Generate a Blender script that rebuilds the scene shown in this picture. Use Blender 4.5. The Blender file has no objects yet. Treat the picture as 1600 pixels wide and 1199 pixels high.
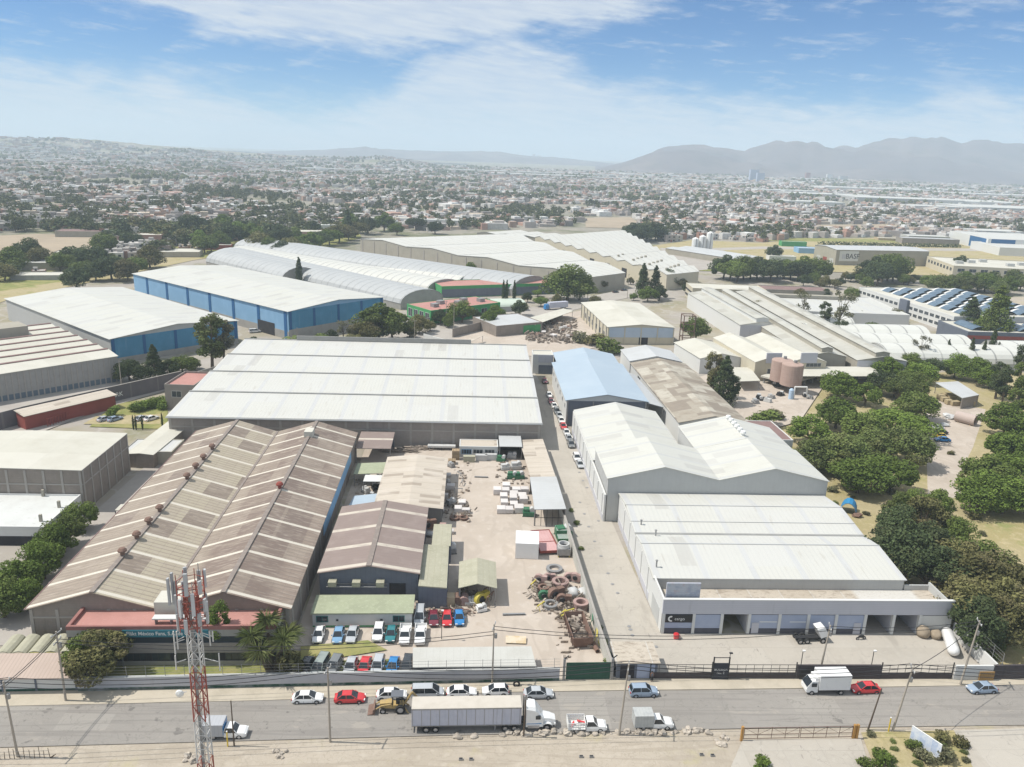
import bpy, math, random
from mathutils import Vector, Matrix, noise as mnoise
RND = random.Random(7)
SC = bpy.context.scene
COL = SC.collection
R = math.radians

# ------------------------------------------------------------------ camera geometry (photo pixels 1600 x 1199)
FPX, CAMH = 1250.0, 78.0
_dn = Vector((-.035, 1, 360 / FPX)).normalized()
_d = Vector((-58, -362, FPX))
_Y = (_d - _dn * _d.dot(_dn)).normalized()
_X = _dn.cross(_Y)
_U = -_dn
def ray(px, py):
    r = Vector((px - 800, py - 599.5, FPX))
    return Vector((r.dot(_X), r.dot(_Y), r.dot(_U)))
def P(px, py, z=0.0):
    r = ray(px, py); t = (z - CAMH) / r.z
    return Vector((r.x * t, r.y * t, z))
def PY(px, py, yv):
    r = ray(px, py); t = yv / r.y
    return Vector((r.x * t, yv, CAMH + r.z * t))
def proj(x, y, z=0.0):
    c = _X * x + _Y * y + _U * (z - CAMH)
    return 800 + FPX * c.x / c.z, 599.5 + FPX * c.y / c.z

cam = bpy.data.cameras.new('camera'); co = bpy.data.objects.new('camera', cam); COL.objects.link(co)
cam.sensor_fit = 'HORIZONTAL'; cam.sensor_width = 36; cam.lens = FPX / 1600 * 36
cam.clip_start = 1; cam.clip_end = 60000
m = Matrix.Identity(4)
for i in range(3):
    ax = (_X, _Y, _U)[i]
    m[i][0], m[i][1], m[i][2] = ax.x, -ax.y, -ax.z
m[2][3] = CAMH
co.matrix_world = m
SC.camera = co

# ------------------------------------------------------------------ node helpers
class NT:
    def __init__(s, tree): s.t = tree; s.n = tree.nodes; s.l = tree.links
    def add(s, typ, ins=None, **props):
        nd = s.n.new(typ)
        for k, v in props.items(): setattr(nd, k, v)
        for k, v in (ins or {}).items():
            sk = nd.inputs[k]
            if isinstance(v, bpy.types.NodeSocket): s.l.new(v, sk)
            else: sk.default_value = v
        return nd
    def math(s, op, a, b=0.0, c=0.0, clamp=False):
        nd = s.add('ShaderNodeMath', {0: a, 1: b, 2: c}, operation=op); nd.use_clamp = clamp
        return nd.outputs[0]
    def mixc(s, f, a, b, blend='MIX'):
        nd = s.add('ShaderNodeMix', data_type='RGBA', blend_type=blend)
        for i, v in ((0, f), (6, a), (7, b)):
            if isinstance(v, bpy.types.NodeSocket): s.l.new(v, nd.inputs[i])
            else: nd.inputs[i].default_value = v if i == 0 else c4(v)
        return nd.outputs[2]
    def ramp(s, fac, stops, interp='LINEAR'):
        nd = s.add('ShaderNodeValToRGB', {0: fac}); cr = nd.color_ramp; cr.interpolation = interp
        while len(cr.elements) > 1: cr.elements.remove(cr.elements[-1])
        for i, (p, c) in enumerate(stops):
            e = cr.elements[0] if i == 0 else cr.elements.new(p)
            e.position = p; e.color = c4(c)
        return nd.outputs[0]
    def smooth(s, v, lo, hi):
        nd = s.add('ShaderNodeMapRange', {0: v, 1: lo, 2: hi, 3: 0.0, 4: 1.0}, interpolation_type='SMOOTHSTEP')
        return nd.outputs[0]
def c4(c):
    if isinstance(c, (int, float)): c = (c, c, c)
    c = tuple(c)
    return c if len(c) == 4 else c + (1.0,)

MATS = {}
def surf(name, base, *layers, rough=.85, spec=.3, metal=0.0, bump=None, coat=0.0, transl=0.0):
    """procedural surface; layers: noise / stripe / cell / rand / island / band"""
    if name in MATS: return MATS[name]
    mt = bpy.data.materials.new(name); mt.use_nodes = True
    t = NT(mt.node_tree); bs = t.n['Principled BSDF']
    tc = t.add('ShaderNodeTexCoord'); ob = tc.outputs['Object']
    sep = t.add('ShaderNodeSeparateXYZ', {0: ob})
    col = None
    cur = base
    for L in layers:
        k = L[0]
        if k == 'noise':
            _, scale, lo, hi, c2, amt = L[:6]
            vec = ob
            if len(L) > 6:
                vec = t.add('ShaderNodeMapping', {0: ob, 3: L[6]}).outputs[0]
            nz = t.add('ShaderNodeTexNoise', {'Vector': vec, 'Scale': scale, 'Detail': 5.0, 'Roughness': .62})
            f = t.math('MULTIPLY', t.smooth(nz.outputs[0], lo, hi), amt)
            cur = t.mixc(f, cur, c2)
        elif k == 'stripe':
            _, axis, per, w, c2, amt = L[:6]
            off = L[6] if len(L) > 6 else 0.0
            a = t.math('ADD', sep.outputs['xyz'.index(axis)], off)
            fr = t.math('FRACT', t.math('DIVIDE', t.math('ADD', a, 1000 * per), per))
            f = t.math('MULTIPLY', t.math('LESS_THAN', fr, w / per), amt)
            cur = t.mixc(f, cur, c2)
        elif k == 'cell':
            _, per, th, c2, amt = L[:5]
            v = t.add('ShaderNodeVectorMath', {0: ob, 1: (1 / per[0], 1 / per[1], 1 / per[2])}, operation='MULTIPLY')
            fl = t.add('ShaderNodeVectorMath', {0: v.outputs[0]}, operation='FLOOR')
            wn = t.add('ShaderNodeTexWhiteNoise', {'Vector': fl.outputs[0]}, noise_dimensions='3D')
            if th is None: f = t.math('MULTIPLY', wn.outputs[0], amt)
            else: f = t.math('MULTIPLY', t.math('GREATER_THAN', wn.outputs[0], th), amt)
            cur = t.mixc(f, cur, c2)
        elif k == 'vein':
            _, scale, wdt, c2, amt = L[:5]
            vec = t.add('ShaderNodeMapping', {0: ob, 3: L[5]}).outputs[0] if len(L) > 5 else ob
            nz = t.add('ShaderNodeTexNoise', {'Vector': vec, 'Scale': scale, 'Detail': 3.0, 'Roughness': .55, 'Distortion': .4})
            dv = t.math('ABSOLUTE', t.math('SUBTRACT', nz.outputs[0], .5))
            cur = t.mixc(t.math('MULTIPLY', t.math('SUBTRACT', 1.0, t.smooth(dv, wdt * .4, wdt)), amt), cur, c2)
        elif k == 'band':
            _, axis, lo, hi, c2, amt, soft = L
            a = sep.outputs['xyz'.index(axis)]
            f = t.math('MULTIPLY', t.smooth(a, lo - soft, lo + soft), t.math('SUBTRACT', 1.0, t.smooth(a, hi - soft, hi + soft)))
            cur = t.mixc(t.math('MULTIPLY', f, amt), cur, c2)
        elif k in ('rand', 'island'):
            src = t.add('ShaderNodeObjectInfo').outputs['Random'] if k == 'rand' else t.add('ShaderNodeNewGeometry').outputs['Random Per Island']
            if isinstance(L[1], (int, float)):
                v = t.math('MULTIPLY_ADD', src, 2 * L[1], 1 - L[1])
                hv = t.add('ShaderNodeHueSaturation', {'Value': v})
                if isinstance(cur, bpy.types.NodeSocket): t.l.new(cur, hv.inputs['Color'])
                else: hv.inputs['Color'].default_value = c4(cur)
                cur = hv.outputs[0]
            else:
                cur = t.mixc(L[2], cur, t.ramp(src, L[1], 'CONSTANT'))
    if isinstance(cur, bpy.types.NodeSocket): t.l.new(cur, bs.inputs['Base Color'])
    else: bs.inputs['Base Color'].default_value = c4(cur)
    bs.inputs['Roughness'].default_value = rough
    bs.inputs['Specular IOR Level'].default_value = spec
    bs.inputs['Metallic'].default_value = metal
    if coat: bs.inputs['Coat Weight'].default_value = coat; bs.inputs['Coat Roughness'].default_value = .08
    if bump:
        nz = t.add('ShaderNodeTexNoise', {'Vector': ob, 'Scale': bump[0], 'Detail': 6.0})
        bp = t.add('ShaderNodeBump', {'Height': nz.outputs[0], 'Strength': bump[1], 'Distance': bump[2]})
        t.l.new(bp.outputs[0], bs.inputs['Normal'])
    if transl:
        tr = t.add('ShaderNodeBsdfTranslucent')
        if isinstance(cur, bpy.types.NodeSocket): t.l.new(cur, tr.inputs[0])
        else: tr.inputs[0].default_value = c4(cur)
        mx = t.add('ShaderNodeMixShader', {0: transl, 1: bs.outputs[0], 2: tr.outputs[0]})
        t.l.new(mx.outputs[0], t.n['Material Output'].inputs[0])
    MATS[name] = mt
    return mt

# ------------------------------------------------------------------ mesh builder
class MB:
    def __init__(s): s.v = []; s.f = []; s.mi = []; s.m = 0
    def vert(s, p): s.v.append(tuple(p)); return len(s.v) - 1
    def face(s, pts):
        s.f.append([s.vert(p) for p in pts]); s.mi.append(s.m)
    def idx(s, ids): s.f.append(list(ids)); s.mi.append(s.m)
    def box(s, x0, y0, z0, x1, y1, z1):
        b = len(s.v)
        s.v += [(x0, y0, z0), (x1, y0, z0), (x1, y1, z0), (x0, y1, z0), (x0, y0, z1), (x1, y0, z1), (x1, y1, z1), (x0, y1, z1)]
        for q in ((3, 2, 1, 0), (4, 5, 6, 7), (0, 1, 5, 4), (1, 2, 6, 5), (2, 3, 7, 6), (3, 0, 4, 7)): s.idx([b + i for i in q])
        return s
    def cbox(s, cx, cy, z0, w, d, h): return s.box(cx - w / 2, cy - d / 2, z0, cx + w / 2, cy + d / 2, z0 + h)
    def obox(s, c, ux, uy, uz, hx, hy, hz):
        c = Vector(c); b = len(s.v)
        for sx, sy, sz in ((-1, -1, -1), (1, -1, -1), (1, 1, -1), (-1, 1, -1), (-1, -1, 1), (1, -1, 1), (1, 1, 1), (-1, 1, 1)):
            s.v.append(tuple(c + Vector(ux) * hx * sx + Vector(uy) * hy * sy + Vector(uz) * hz * sz))
        for q in ((3, 2, 1, 0), (4, 5, 6, 7), (0, 1, 5, 4), (1, 2, 6, 5), (2, 3, 7, 6), (3, 0, 4, 7)): s.idx([b + i for i in q])
        return s
    def prism(s, prof, axis, a0, a1):
        """closed polygon prof extruded along axis ('x': prof=(y,z); 'y': prof=(x,z); 'z': prof=(x,y))"""
        def p3(q, a): return {'x': (a, q[0], q[1]), 'y': (q[0], a, q[1]), 'z': (q[0], q[1], a)}[axis]
        b = len(s.v); n = len(prof)
        for a in (a0, a1):
            for q in prof: s.v.append(p3(q, a))
        for i in range(n):
            j = (i + 1) % n; s.idx((b + i, b + j, b + n + j, b + n + i))
        s.idx([b + i for i in range(n)][::-1]); s.idx([b + n + i for i in range(n)])
        return s
    def strip(s, prof, axis, a0, a1, th):
        """open polyline extruded along axis and given thickness downwards"""
        pr = list(prof) + [(q[0], q[1] - th) for q in reversed(prof)]
        n = len(prof)
        def p3(q, a): return {'x': (a, q[0], q[1]), 'y': (q[0], a, q[1])}[axis]
        b = len(s.v)
        for a in (a0, a1):
            for q in pr: s.v.append(p3(q, a))
        N = len(pr)
        for i in range(N):
            j = (i + 1) % N; s.idx((b + i, b + j, b + N + j, b + N + i))
        for o in (0, N):
            for i in range(n - 1): s.idx((b + o + i, b + o + i + 1, b + o + N - 2 - i, b + o + N - 1 - i))
        return s
    def tube(s, p, q, r, n=6, r2=None):
        p, q = Vector(p), Vector(q); d = (q - p)
        if d.length < 1e-6: return s
        d.normalize(); a = d.orthogonal().normalized(); c = d.cross(a)
        if r2 is None: r2 = r
        b = len(s.v)
        for o, rr in ((p, r), (q, r2)):
            for i in range(n):
                t = 2 * math.pi * i / n; s.v.append(tuple(o + (a * math.cos(t) + c * math.sin(t)) * rr))
        for i in range(n): j = (i + 1) % n; s.idx((b + i, b + j, b + n + j, b + n + i))
        s.idx([b + i for i in range(n)][::-1]); s.idx([b + n + i for i in range(n)])
        return s
    def path(s, pts, r, n=5):
        for a, b in zip(pts[:-1], pts[1:]): s.tube(a, b, r, n)
        return s
    def lathe(s, prof, c=(0, 0, 0), n=20, axis='z'):
        """profile of (r, h) revolved; closed if the first equals the last"""
        b = len(s.v); k = len(prof)
        for i in range(n):
            t = 2 * math.pi * i / n
            for r, h in prof:
                q = (r * math.cos(t), r * math.sin(t), h)
                if axis == 'x': q = (q[2], q[0], q[1])
                elif axis == 'y': q = (q[0], q[2], q[1])
                s.v.append((c[0] + q[0], c[1] + q[1], c[2] + q[2]))
        for i in range(n):
            j = (i + 1) % n
            for a in range(k - 1):
                s.idx((b + i * k + a, b + j * k + a, b + j * k + a + 1, b + i * k + a + 1))
        return s
    def rings(s, rs, cap=True):
        b = len(s.v); n = len(rs[0])
        for r in rs:
            for p in r: s.v.append(tuple(p))
        for k in range(len(rs) - 1):
            for i in range(n):
                j = (i + 1) % n; s.idx((b + k * n + i, b + k * n + j, b + (k + 1) * n + j, b + (k + 1) * n + i))
        if cap:
            s.idx([b + i for i in range(n)][::-1]); s.idx([b + (len(rs) - 1) * n + i for i in range(n)])
        return s
    def blob(s, c, r, seed, sub=1, sq=(1, 1, 1), amp=.25):
        import bmesh
        bm = bmesh.new(); bmesh.ops.create_icosphere(bm, subdivisions=sub, radius=1.0)
        o = Vector((seed * 3.17, seed * 1.31, seed * 7.7)); b = len(s.v)
        for v in bm.verts:
            k = 1 + amp * mnoise.noise(v.co * 1.3 + o) * 2
            s.v.append((c[0] + v.co.x * r * k * sq[0], c[1] + v.co.y * r * k * sq[1], c[2] + v.co.z * r * k * sq[2]))
        for f in bm.faces: s.idx([b + v.index for v in f.verts])
        bm.free(); return s
    def mesh(s, name, mats, smooth=False):
        me = bpy.data.meshes.new(name); me.from_pydata(s.v, [], s.f)
        for mt in (mats if isinstance(mats, (list, tuple)) else [mats]): me.materials.append(mt)
        if any(s.mi): me.polygons.foreach_set('material_index', s.mi)
        if smooth: me.polygons.foreach_set('use_smooth', [True] * len(s.f))
        me.update(); return me
    def build(s, name, mats, parent=None, loc=None, rz=0.0, smooth=False, fix=True):
        me = s.mesh(name, mats, smooth)
        if fix:
            import bmesh
            bm = bmesh.new(); bm.from_mesh(me); bmesh.ops.recalc_face_normals(bm, faces=bm.faces); bm.to_mesh(me); bm.free()
        return link(name, me, parent, loc, rz)
def link(name, me, parent=None, loc=None, rz=0.0):
    o = bpy.data.objects.new(name, me); COL.objects.link(o)
    if parent: o.parent = parent; o['kind'] = 'thing'
    if loc is not None: o.location = loc
    if rz: o.rotation_euler = (0, 0, rz)
    return o
def tag(o, label=None, cat=None, group=None, kind='thing'):
    if label: o['label'] = label
    if cat: o['category'] = cat
    if group: o['group'] = group
    if kind: o['kind'] = kind
    return o
def thing(name, label, cat, loc=(0, 0, 0), rz=0.0, group=None):
    o = bpy.data.objects.new(name, None); COL.objects.link(o); o.empty_display_size = .5
    o.location = loc; o.rotation_euler = (0, 0, rz)
    return tag(o, label, cat, group)
def kids(o): return [c for c in o.children]
def dup(root, loc, rz=None, label=None, group=None, scale=None):
    def cp(o, par):
        c = o.copy(); COL.objects.link(c); c.parent = par
        for ch in kids(o): cp(ch, c)
        return c
    r = cp(root, None); r.location = loc
    if rz is not None: r.rotation_euler = (0, 0, rz)
    if label: r['label'] = label
    if group: r['group'] = group
    if scale: r.scale = scale if isinstance(scale, tuple) else (scale,) * 3
    return r
def setmat(o, slot, mt):
    o.material_slots[slot].link = 'OBJECT'; o.material_slots[slot].material = mt
def text(body, size, loc, rot, mt, parent, name='lettering', bold=0.0, align='LEFT', sx=1.0):
    cu = bpy.data.curves.new(name, 'FONT'); cu.body = body; cu.size = size; cu.align_x = align
    cu.extrude = .01; cu.offset = bold
    cu.materials.append(mt)
    tmp = bpy.data.objects.new(name, cu); COL.objects.link(tmp)
    me = bpy.data.meshes.new_from_object(tmp.evaluated_get(bpy.context.evaluated_depsgraph_get())); bpy.data.objects.remove(tmp)
    o = link(name, me, parent, loc); o.rotation_euler = rot; o.scale = (sx, 1, 1)
    return o
def structure(name, mb, mt, smooth=False, fix=True):
    o = mb.build(name, mt, smooth=smooth, fix=fix); o['kind'] = 'structure'; return o
def patch(name, pts, z, mt):
    mb = MB(); mb.face([(p[0], p[1], z) for p in pts]); o = structure(name, mb, mt, fix=False)
    if o.data.polygons[0].normal.z < 0: o.data.flip_normals()
    return o

# ------------------------------------------------------------------ light, sky
SUN_EL, SUN_DIR = R(57), Vector((-math.cos(R(57)), 0.03, math.sin(R(57)))).normalized()
sl = bpy.data.lights.new('sun', 'SUN'); sl.energy = 5.0; sl.angle = R(.55); sl.color = (1, .955, .88)
so = bpy.data.objects.new('sun', sl); COL.objects.link(so); so.rotation_euler = SUN_DIR.to_track_quat('Z', 'Y').to_euler()
W = bpy.data.worlds.new('World'); SC.world = W; W.use_nodes = True
t = NT(W.node_tree); bg = t.n['Background']
sky = t.add('ShaderNodeTexSky', sky_type='NISHITA', sun_disc=False, sun_elevation=SUN_EL, altitude=2200.0, air_density=1.0, dust_density=.35, ozone_density=2.2)
sky.sun_rotation = math.atan2(SUN_DIR.x, SUN_DIR.y)
tc = t.add('ShaderNodeTexCoord'); sp = t.add('ShaderNodeSeparateXYZ', {0: tc.outputs['Generated']})
az = t.math('ARCTAN2', sp.outputs[0], sp.outputs[1])            # 0 = straight ahead (+Y), radians
el = t.math('ARCSINE', sp.outputs[2])
u = t.math('MULTIPLY_ADD', az, 1 / 1.3, .5)                     # cloud map coordinate along the horizon
def px_u(px): return math.atan((px - 742) / 1250) / 1.3 + .5
def y_el(py, px=800): return math.asin(ray(px, py).normalized().z)
def curve(pts):
    return t.ramp(u, [(min(1, max(0, px_u(x))), (y_el(y, x) / .4,) * 3) for x, y in pts], 'B_SPLINE')
def ncloud(sx, sz, scale, rot=0.0, det=7.0):
    cv = t.add('ShaderNodeCombineXYZ', {0: t.math('MULTIPLY', az, sx), 1: t.math('MULTIPLY', el, sz), 2: 0.0})
    mp = t.add('ShaderNodeMapping', {0: cv.outputs[0], 2: (0, 0, rot)})
    mp2 = t.add('ShaderNodeMapping', {0: mp.outputs[0], 3: (1, 3.2, 1)})
    return t.add('ShaderNodeTexNoise', {'Vector': mp2.outputs[0], 'Scale': scale, 'Detail': det, 'Roughness': .6, 'Distortion': .35}).outputs[0]
n1 = ncloud(1, 1, 7.0, .22); n2 = ncloud(1, 1, 16.0, -.18); n3 = ncloud(1, 1, 3.2, .1, 4.0); n4 = ncloud(.55, 1.4, 30.0, .3, 6.0)
nn = t.math('SUBTRACT', t.math('MULTIPLY_ADD', n1, .5, t.math('MULTIPLY_ADD', n2, .3, t.math('MULTIPLY', n4, .2))), .5)
# lower veil of cloud: everything below a rising and falling line; upper cloud: everything above another
c_lo = t.math('MULTIPLY', curve([(-900, 95), (-100, 75), (60, 98), (200, 108), (330, 128), (470, 170), (600, 176), (650, 80), (740, 40), (830, 60), (930, 118), (1010, 150), (1110, 160), (1240, 150), (1420, 152), (1600, 140), (2400, 130)]), .4)
c_hi = t.math('MULTIPLY', curve([(-900, -60), (60, -50), (180, 2), (300, 40), (420, 66), (520, 84), (610, 98), (690, 82), (790, 62), (900, 55), (960, 36), (1040, 6), (1150, -30), (1350, -45), (1480, 0), (1560, 16), (1650, -20), (2400, -60)]), .4)
lo = t.smooth(t.math('ADD', t.math('SUBTRACT', c_lo, el), t.math('MULTIPLY', nn, .19)), -.02, .034)
hi = t.smooth(t.math('ADD', t.math('SUBTRACT', el, c_hi), t.math('MULTIPLY', nn, .15)), -.012, .026)
lo = t.math('MULTIPLY', lo, t.math('MULTIPLY_ADD', n3, .6, t.math('MULTIPLY_ADD', n4, .7, .16)))
hi = t.math('MULTIPLY', hi, t.math('MULTIPLY_ADD', n1, .35, t.math('MULTIPLY_ADD', n4, .7, .36)), clamp=True)
wisp = t.math('MULTIPLY', t.smooth(t.math('MULTIPLY_ADD', n4, .5, t.math('MULTIPLY', n2, .5)), .5, .68), .45)
f = t.math('MAXIMUM', t.math('MAXIMUM', lo, hi), wisp, clamp=True)
skyc = t.add('ShaderNodeMix', data_type='RGBA')
t.l.new(t.math('MULTIPLY', f, .92, clamp=True), skyc.inputs[0]); t.l.new(t.mixc(1.0, sky.outputs[0], (.27, .585, .87), 'MULTIPLY'), skyc.inputs[6])
skyc.inputs[7].default_value = (5.9, 6.4, 7.0, 1)
t.l.new(skyc.outputs[2], bg.inputs[0]); bg.inputs[1].default_value = .122
try: W.cycles.sampling_method = 'MANUAL'; W.cycles.sample_map_resolution = 1024
except Exception: pass
SC.view_settings.view_transform = 'Standard'; SC.view_settings.look = 'None'; SC.view_settings.gamma = 1
SC.view_settings.exposure = -0.03
SC.cycles.max_bounces = 6; SC.cycles.diffuse_bounces = 3; SC.cycles.glossy_bounces = 2; SC.cycles.transmission_bounces = 4
SC.cycles.volume_bounces = 1; SC.cycles.transparent_max_bounces = 8
# ------------------------------------------------------------------ shared materials
G = .02
def gm(name, base, *layers, **k): return surf(name, base, *layers, **dict(dict(rough=.95, spec=.1), **k))
M_road = gm('asphalt_road', (.245, .228, .208), ('noise', .05, .35, .7, (.29, .27, .245), .8), ('noise', .6, .5, .8, (.20, .187, .172), .5),
            ('noise', .35, .6, .72, (.4, .37, .32), .6, (.05, 1.6, 1)), ('noise', .22, .63, .7, (.16, .15, .14), .55, (.07, 2.2, 1)), ('noise', 6, .3, .8, (.36, .34, .31), .35), ('cell', (13, 2.6, 9), .80, (.25, .235, .215), .35), ('cell', (7, 3.5, 9), .9, (.33, .31, .28), .5), ('noise', .45, .62, .68, (.10, .095, .09), .6), ('noise', .16, .6, .66, (.34, .31, .27), .6, (1, 2, 1)), ('vein', .28, .008, (.16, .15, .135), .4), ('vein', .16, .03, (.21, .195, .18), .55, (.1, 3, 1)), bump=(4, .2, .05))
M_dirt = gm('pale_dirt', (.41, .36, .295), ('noise', .08, .4, .65, (.35, .305, .245), .8), ('noise', .7, .5, .75, (.475, .425, .355), .6), ('vein', .12, .035, (.33, .285, .23), .6, (.25, 2.2, 1)), ('vein', .7, .02, (.30, .26, .21), .5), ('noise', 3.5, .55, .8, (.31, .26, .19), .5),
            ('noise', .12, .55, .7, (.40, .36, .21), .6), bump=(2, .4, .1))
M_verge = gm('dusty_verge', (.46, .41, .33), ('noise', .3, .4, .7, (.37, .33, .26), .7), ('noise', 2.5, .55, .8, (.54, .49, .41), .5), bump=(3, .3, .06))
M_yard = gm('yard_dirt', (.475, .415, .355), ('noise', .06, .38, .62, (.42, .36, .30), .8), ('noise', .5, .5, .75, (.54, .485, .43), .6), ('noise', .18, .6, .72, (.37, .30, .235), .55),
            ('noise', 4, .55, .8, (.36, .31, .26), .35), ('noise', .25, .64, .71, (.33, .28, .23), .5, (.12, 2.5, 1)), ('vein', .09, .03, (.40, .345, .29), .65, (1, .5, 1)), ('noise', .35, .66, .74, (.24, .2, .17), .6), bump=(3, .3, .06))
M_conc = gm('concrete_paving', (.41, .375, .325), ('noise', .1, .4, .65, (.36, .33, .285), .8), ('noise', 1.2, .5, .75, (.46, .43, .38), .5), ('stripe', 'y', 6, .06, (.25, .23, .2), .7), ('stripe', 'x', 5.5, .05, (.27, .25, .22), .5),
            ('cell', (5.5, 6, 50), None, (.46, .43, .38), .45), ('vein', .2, .006, (.26, .24, .215), .4), ('noise', .15, .58, .7, (.31, .285, .25), .6, (1.5, .35, 1)), ('noise', .5, .66, .72, (.22, .2, .18), .6, (2.4, .5, 1)), bump=(4, .15, .04))
M_dry = gm('dry_grass', (.365, .31, .185), ('noise', .06, .42, .62, (.32, .275, .13), .8), ('noise', .5, .48, .72, (.47, .39, .24), .7), ('noise', 2.2, .55, .75, (.24, .21, .09), .6), ('noise', .12, .58, .68, (.22, .25, .09), .7), bump=(2, .8, .2))
M_green = gm('green_grass', (.20, .215, .075), ('noise', .2, .4, .65, (.33, .29, .13), .8), ('noise', 1.5, .5, .75, (.14, .17, .05), .6), bump=(3, .6, .1))
M_field = gm('ploughed_field', (.36, .295, .22), ('noise', .03, .4, .65, (.29, .24, .18), .7), ('noise', .2, .45, .7, (.41, .34, .25), .5, (.2, 2, 1)))
M_town = gm('town_ground', (.26, .24, .205), ('noise', .012, .42, .6, (.12, .135, .06), .75), ('noise', .05, .45, .66, (.35, .31, .26), .8), ('noise', .25, .5, .7, (.15, .15, .10), .6))
M_works = gm('works_ground', (.33, .30, .265), ('noise', .03, .42, .6, (.30, .265, .18), .8), ('noise', .06, .52, .66, (.17, .175, .085), .7), ('noise', .12, .5, .7, (.39, .36, .32), .6), ('noise', .5, .55, .75, (.24, .22, .19), .5), ('vein', .05, .02, (.40, .37, .33), .5))
M_street = gm('back_street', (.38, .35, .315), ('noise', .1, .4, .65, (.33, .30, .27), .7), ('noise', 1.0, .5, .75, (.42, .39, .35), .5))

# ------------------------------------------------------------------ ground
GR = 15000
mb = MB()
mb.face([(-GR, -GR, 0), (GR, -GR, 0), (GR, GR, 0), (-GR, GR, 0)])
structure('ground', mb, M_town)
def pp(*pts): return [P(x, y) for x, y in pts]
LV = [0.03]
def lay(name, pts, mt):
    LV[0] += .012
    return patch(name, pts, LV[0], mt)
# site-wide sheets, each a little above the one below
lay('industrial_ground', [(-260, 96), (260, 96), (330, 470), (150, 640), (-260, 640)], M_works)
lay('dirt_lot', [(-260, -60), (260, -60), (260, 97), (-260, 92)], M_dirt)
lay('dry_grass_field', [(84.5, 105), (260, 105), (250, 300), (190, 300), (95, 260), (80, 216), (84.5, 200)], M_dry)
lay('dirt_track', pp((1455, 625), (1540, 640), (1520, 700), (1490, 760), (1520, 770), (1450, 790), (1448, 720), (1440, 660)), M_yard)
lay('grass_yard', [(-69, 103.5), (-10, 105), (-10, 118), (-69, 114)], M_green)
lay('factory_yard', [(-28, 113), (-12.0, 111.8), (-12, 105.2), (22.6, 106), (19.6, 206), (-28, 206)], M_yard)
lay('parking_apron', pp((470, 1035), (640, 1030), (900, 1045), (700, 990), (560, 1000), (470, 1018)), M_yard)
lay('alley', [(22.7, 106), (33.4, 106), (33.4, 118), (30.6, 205), (22.5, 300), (17.5, 300), (19.6, 206)], M_conc)
lay('loading_yard', [(33.4, 106), (84, 106), (84, 118.4), (33.4, 118)], M_conc)
lay('left_passage', [(-82, 114), (-68.4, 114), (-69.5, 203), (-80, 203)], M_street)
lay('road', [(-260, 87.2), (-61, 91.3), (-6, 93.2), (39, 94.5), (82, 95.1), (260, 97.5), (260, 107.5), (89, 104.3), (47, 103.2), (7, 102.5), (-30, 100.6), (-66, 99.4), (-260, 92)], M_road)
# raised pavement strip with a kerb between the road and the walls
mb = MB()
sw = [(-120, 98.0, 101.0), (-66, 99.5, 102.7), (-30, 100.7, 103.8), (7, 102.6, 105.2), (24, 103.0, 105.9), (47, 103.4, 105.9), (89, 104.4, 105.9), (160, 105.6, 107.6)]
for a, b in zip(sw[:-1], sw[1:]):
    mb.idx([mb.vert(q) for q in ((a[0], a[1], .16), (b[0], b[1], .16), (b[0], b[2], .16), (a[0], a[2], .16))])
    mb.idx([mb.vert(q) for q in ((a[0], a[1], 0), (b[0], b[1], 0), (b[0], b[1], .16), (a[0], a[1], .16))])
structure('pavement', mb, M_verge, fix=False)
lay('entrance_slab', pp((1160, 1158), (1345, 1156), (1372, 1250), (1120, 1250)), M_conc)
lay('dry_mound', pp((1345, 1146), (1490, 1143), (1545, 1250), (1385, 1250)), M_dry)
lay('concrete_corner', pp((1490, 1143), (1700, 1137), (1800, 1250), (1545, 1250)), M_conc)
# background ground
lay('back_road', pp((400, 585), (520, 545), (690, 508), (800, 486), (910, 466), (1000, 448), (1010, 460), (925, 478), (800, 510), (690, 536), (560, 566), (440, 600)), M_street)
lay('scrap_yard', pp((690, 535), (790, 508), (930, 482), (945, 540), (870, 560), (700, 548)), M_yard)
lay('visitor_lawn', pp((140, 668), (178, 632), (262, 622), (262, 672)), M_green)
lay('visitor_parking', pp((130, 664), (150, 652), (255, 648), (250, 664)), M_dry)
lay('side_street', pp((-80, 690), (-60, 640), (60, 610), (170, 592), (330, 560), (420, 548), (430, 560), (280, 606), (160, 640), (30, 690)), M_street)
lay('waste_ground', pp((-120, 480), (-60, 436), (60, 422), (170, 398), (330, 386), (345, 400), (300, 408), (205, 428), (205, 440), (150, 440), (10, 470), (-60, 500)), M_dry)
lay('scrub_ground', pp((-60, 436), (60, 414), (150, 400), (205, 404), (180, 424), (100, 440), (0, 456)), M_green)
lay('tree_belt_ground', pp((160, 394), (330, 372), (560, 362), (565, 372), (480, 396), (330, 404)), M_green)
lay('parking_grass', pp((470, 1012), (575, 1003), (605, 1018), (530, 1030), (470, 1034)), M_green)
lay('ploughed_field', pp((-60, 372), (60, 366), (165, 372), (140, 392), (40, 408), (-60, 420)), M_field)
lay('far_meadow', pp((-60, 420), (40, 408), (140, 392), (165, 390), (90, 420), (-60, 440)), M_green)
lay('brown_field', pp((915, 341), (985, 340), (1000, 350), (975, 357), (915, 356)), M_field)
lay('tan_field', pp((1000, 388), (1080, 376), (1190, 380), (1260, 374), (1420, 372), (1600, 384), (1700, 390), (1700, 440), (1250, 424), (1090, 420), (1020, 404)), M_dry)
lay('pale_meadow', pp((1090, 412), (1280, 404), (1300, 424), (1240, 428), (1090, 424)), M_green)
lay('field_road', pp((1000, 392), (1190, 386), (1600, 390), (1600, 394), (1190, 390), (1000, 396)), M_street)
lay('green_strip', pp((1200, 372), (1500, 376), (1500, 381), (1200, 377)), M_green)
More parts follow.
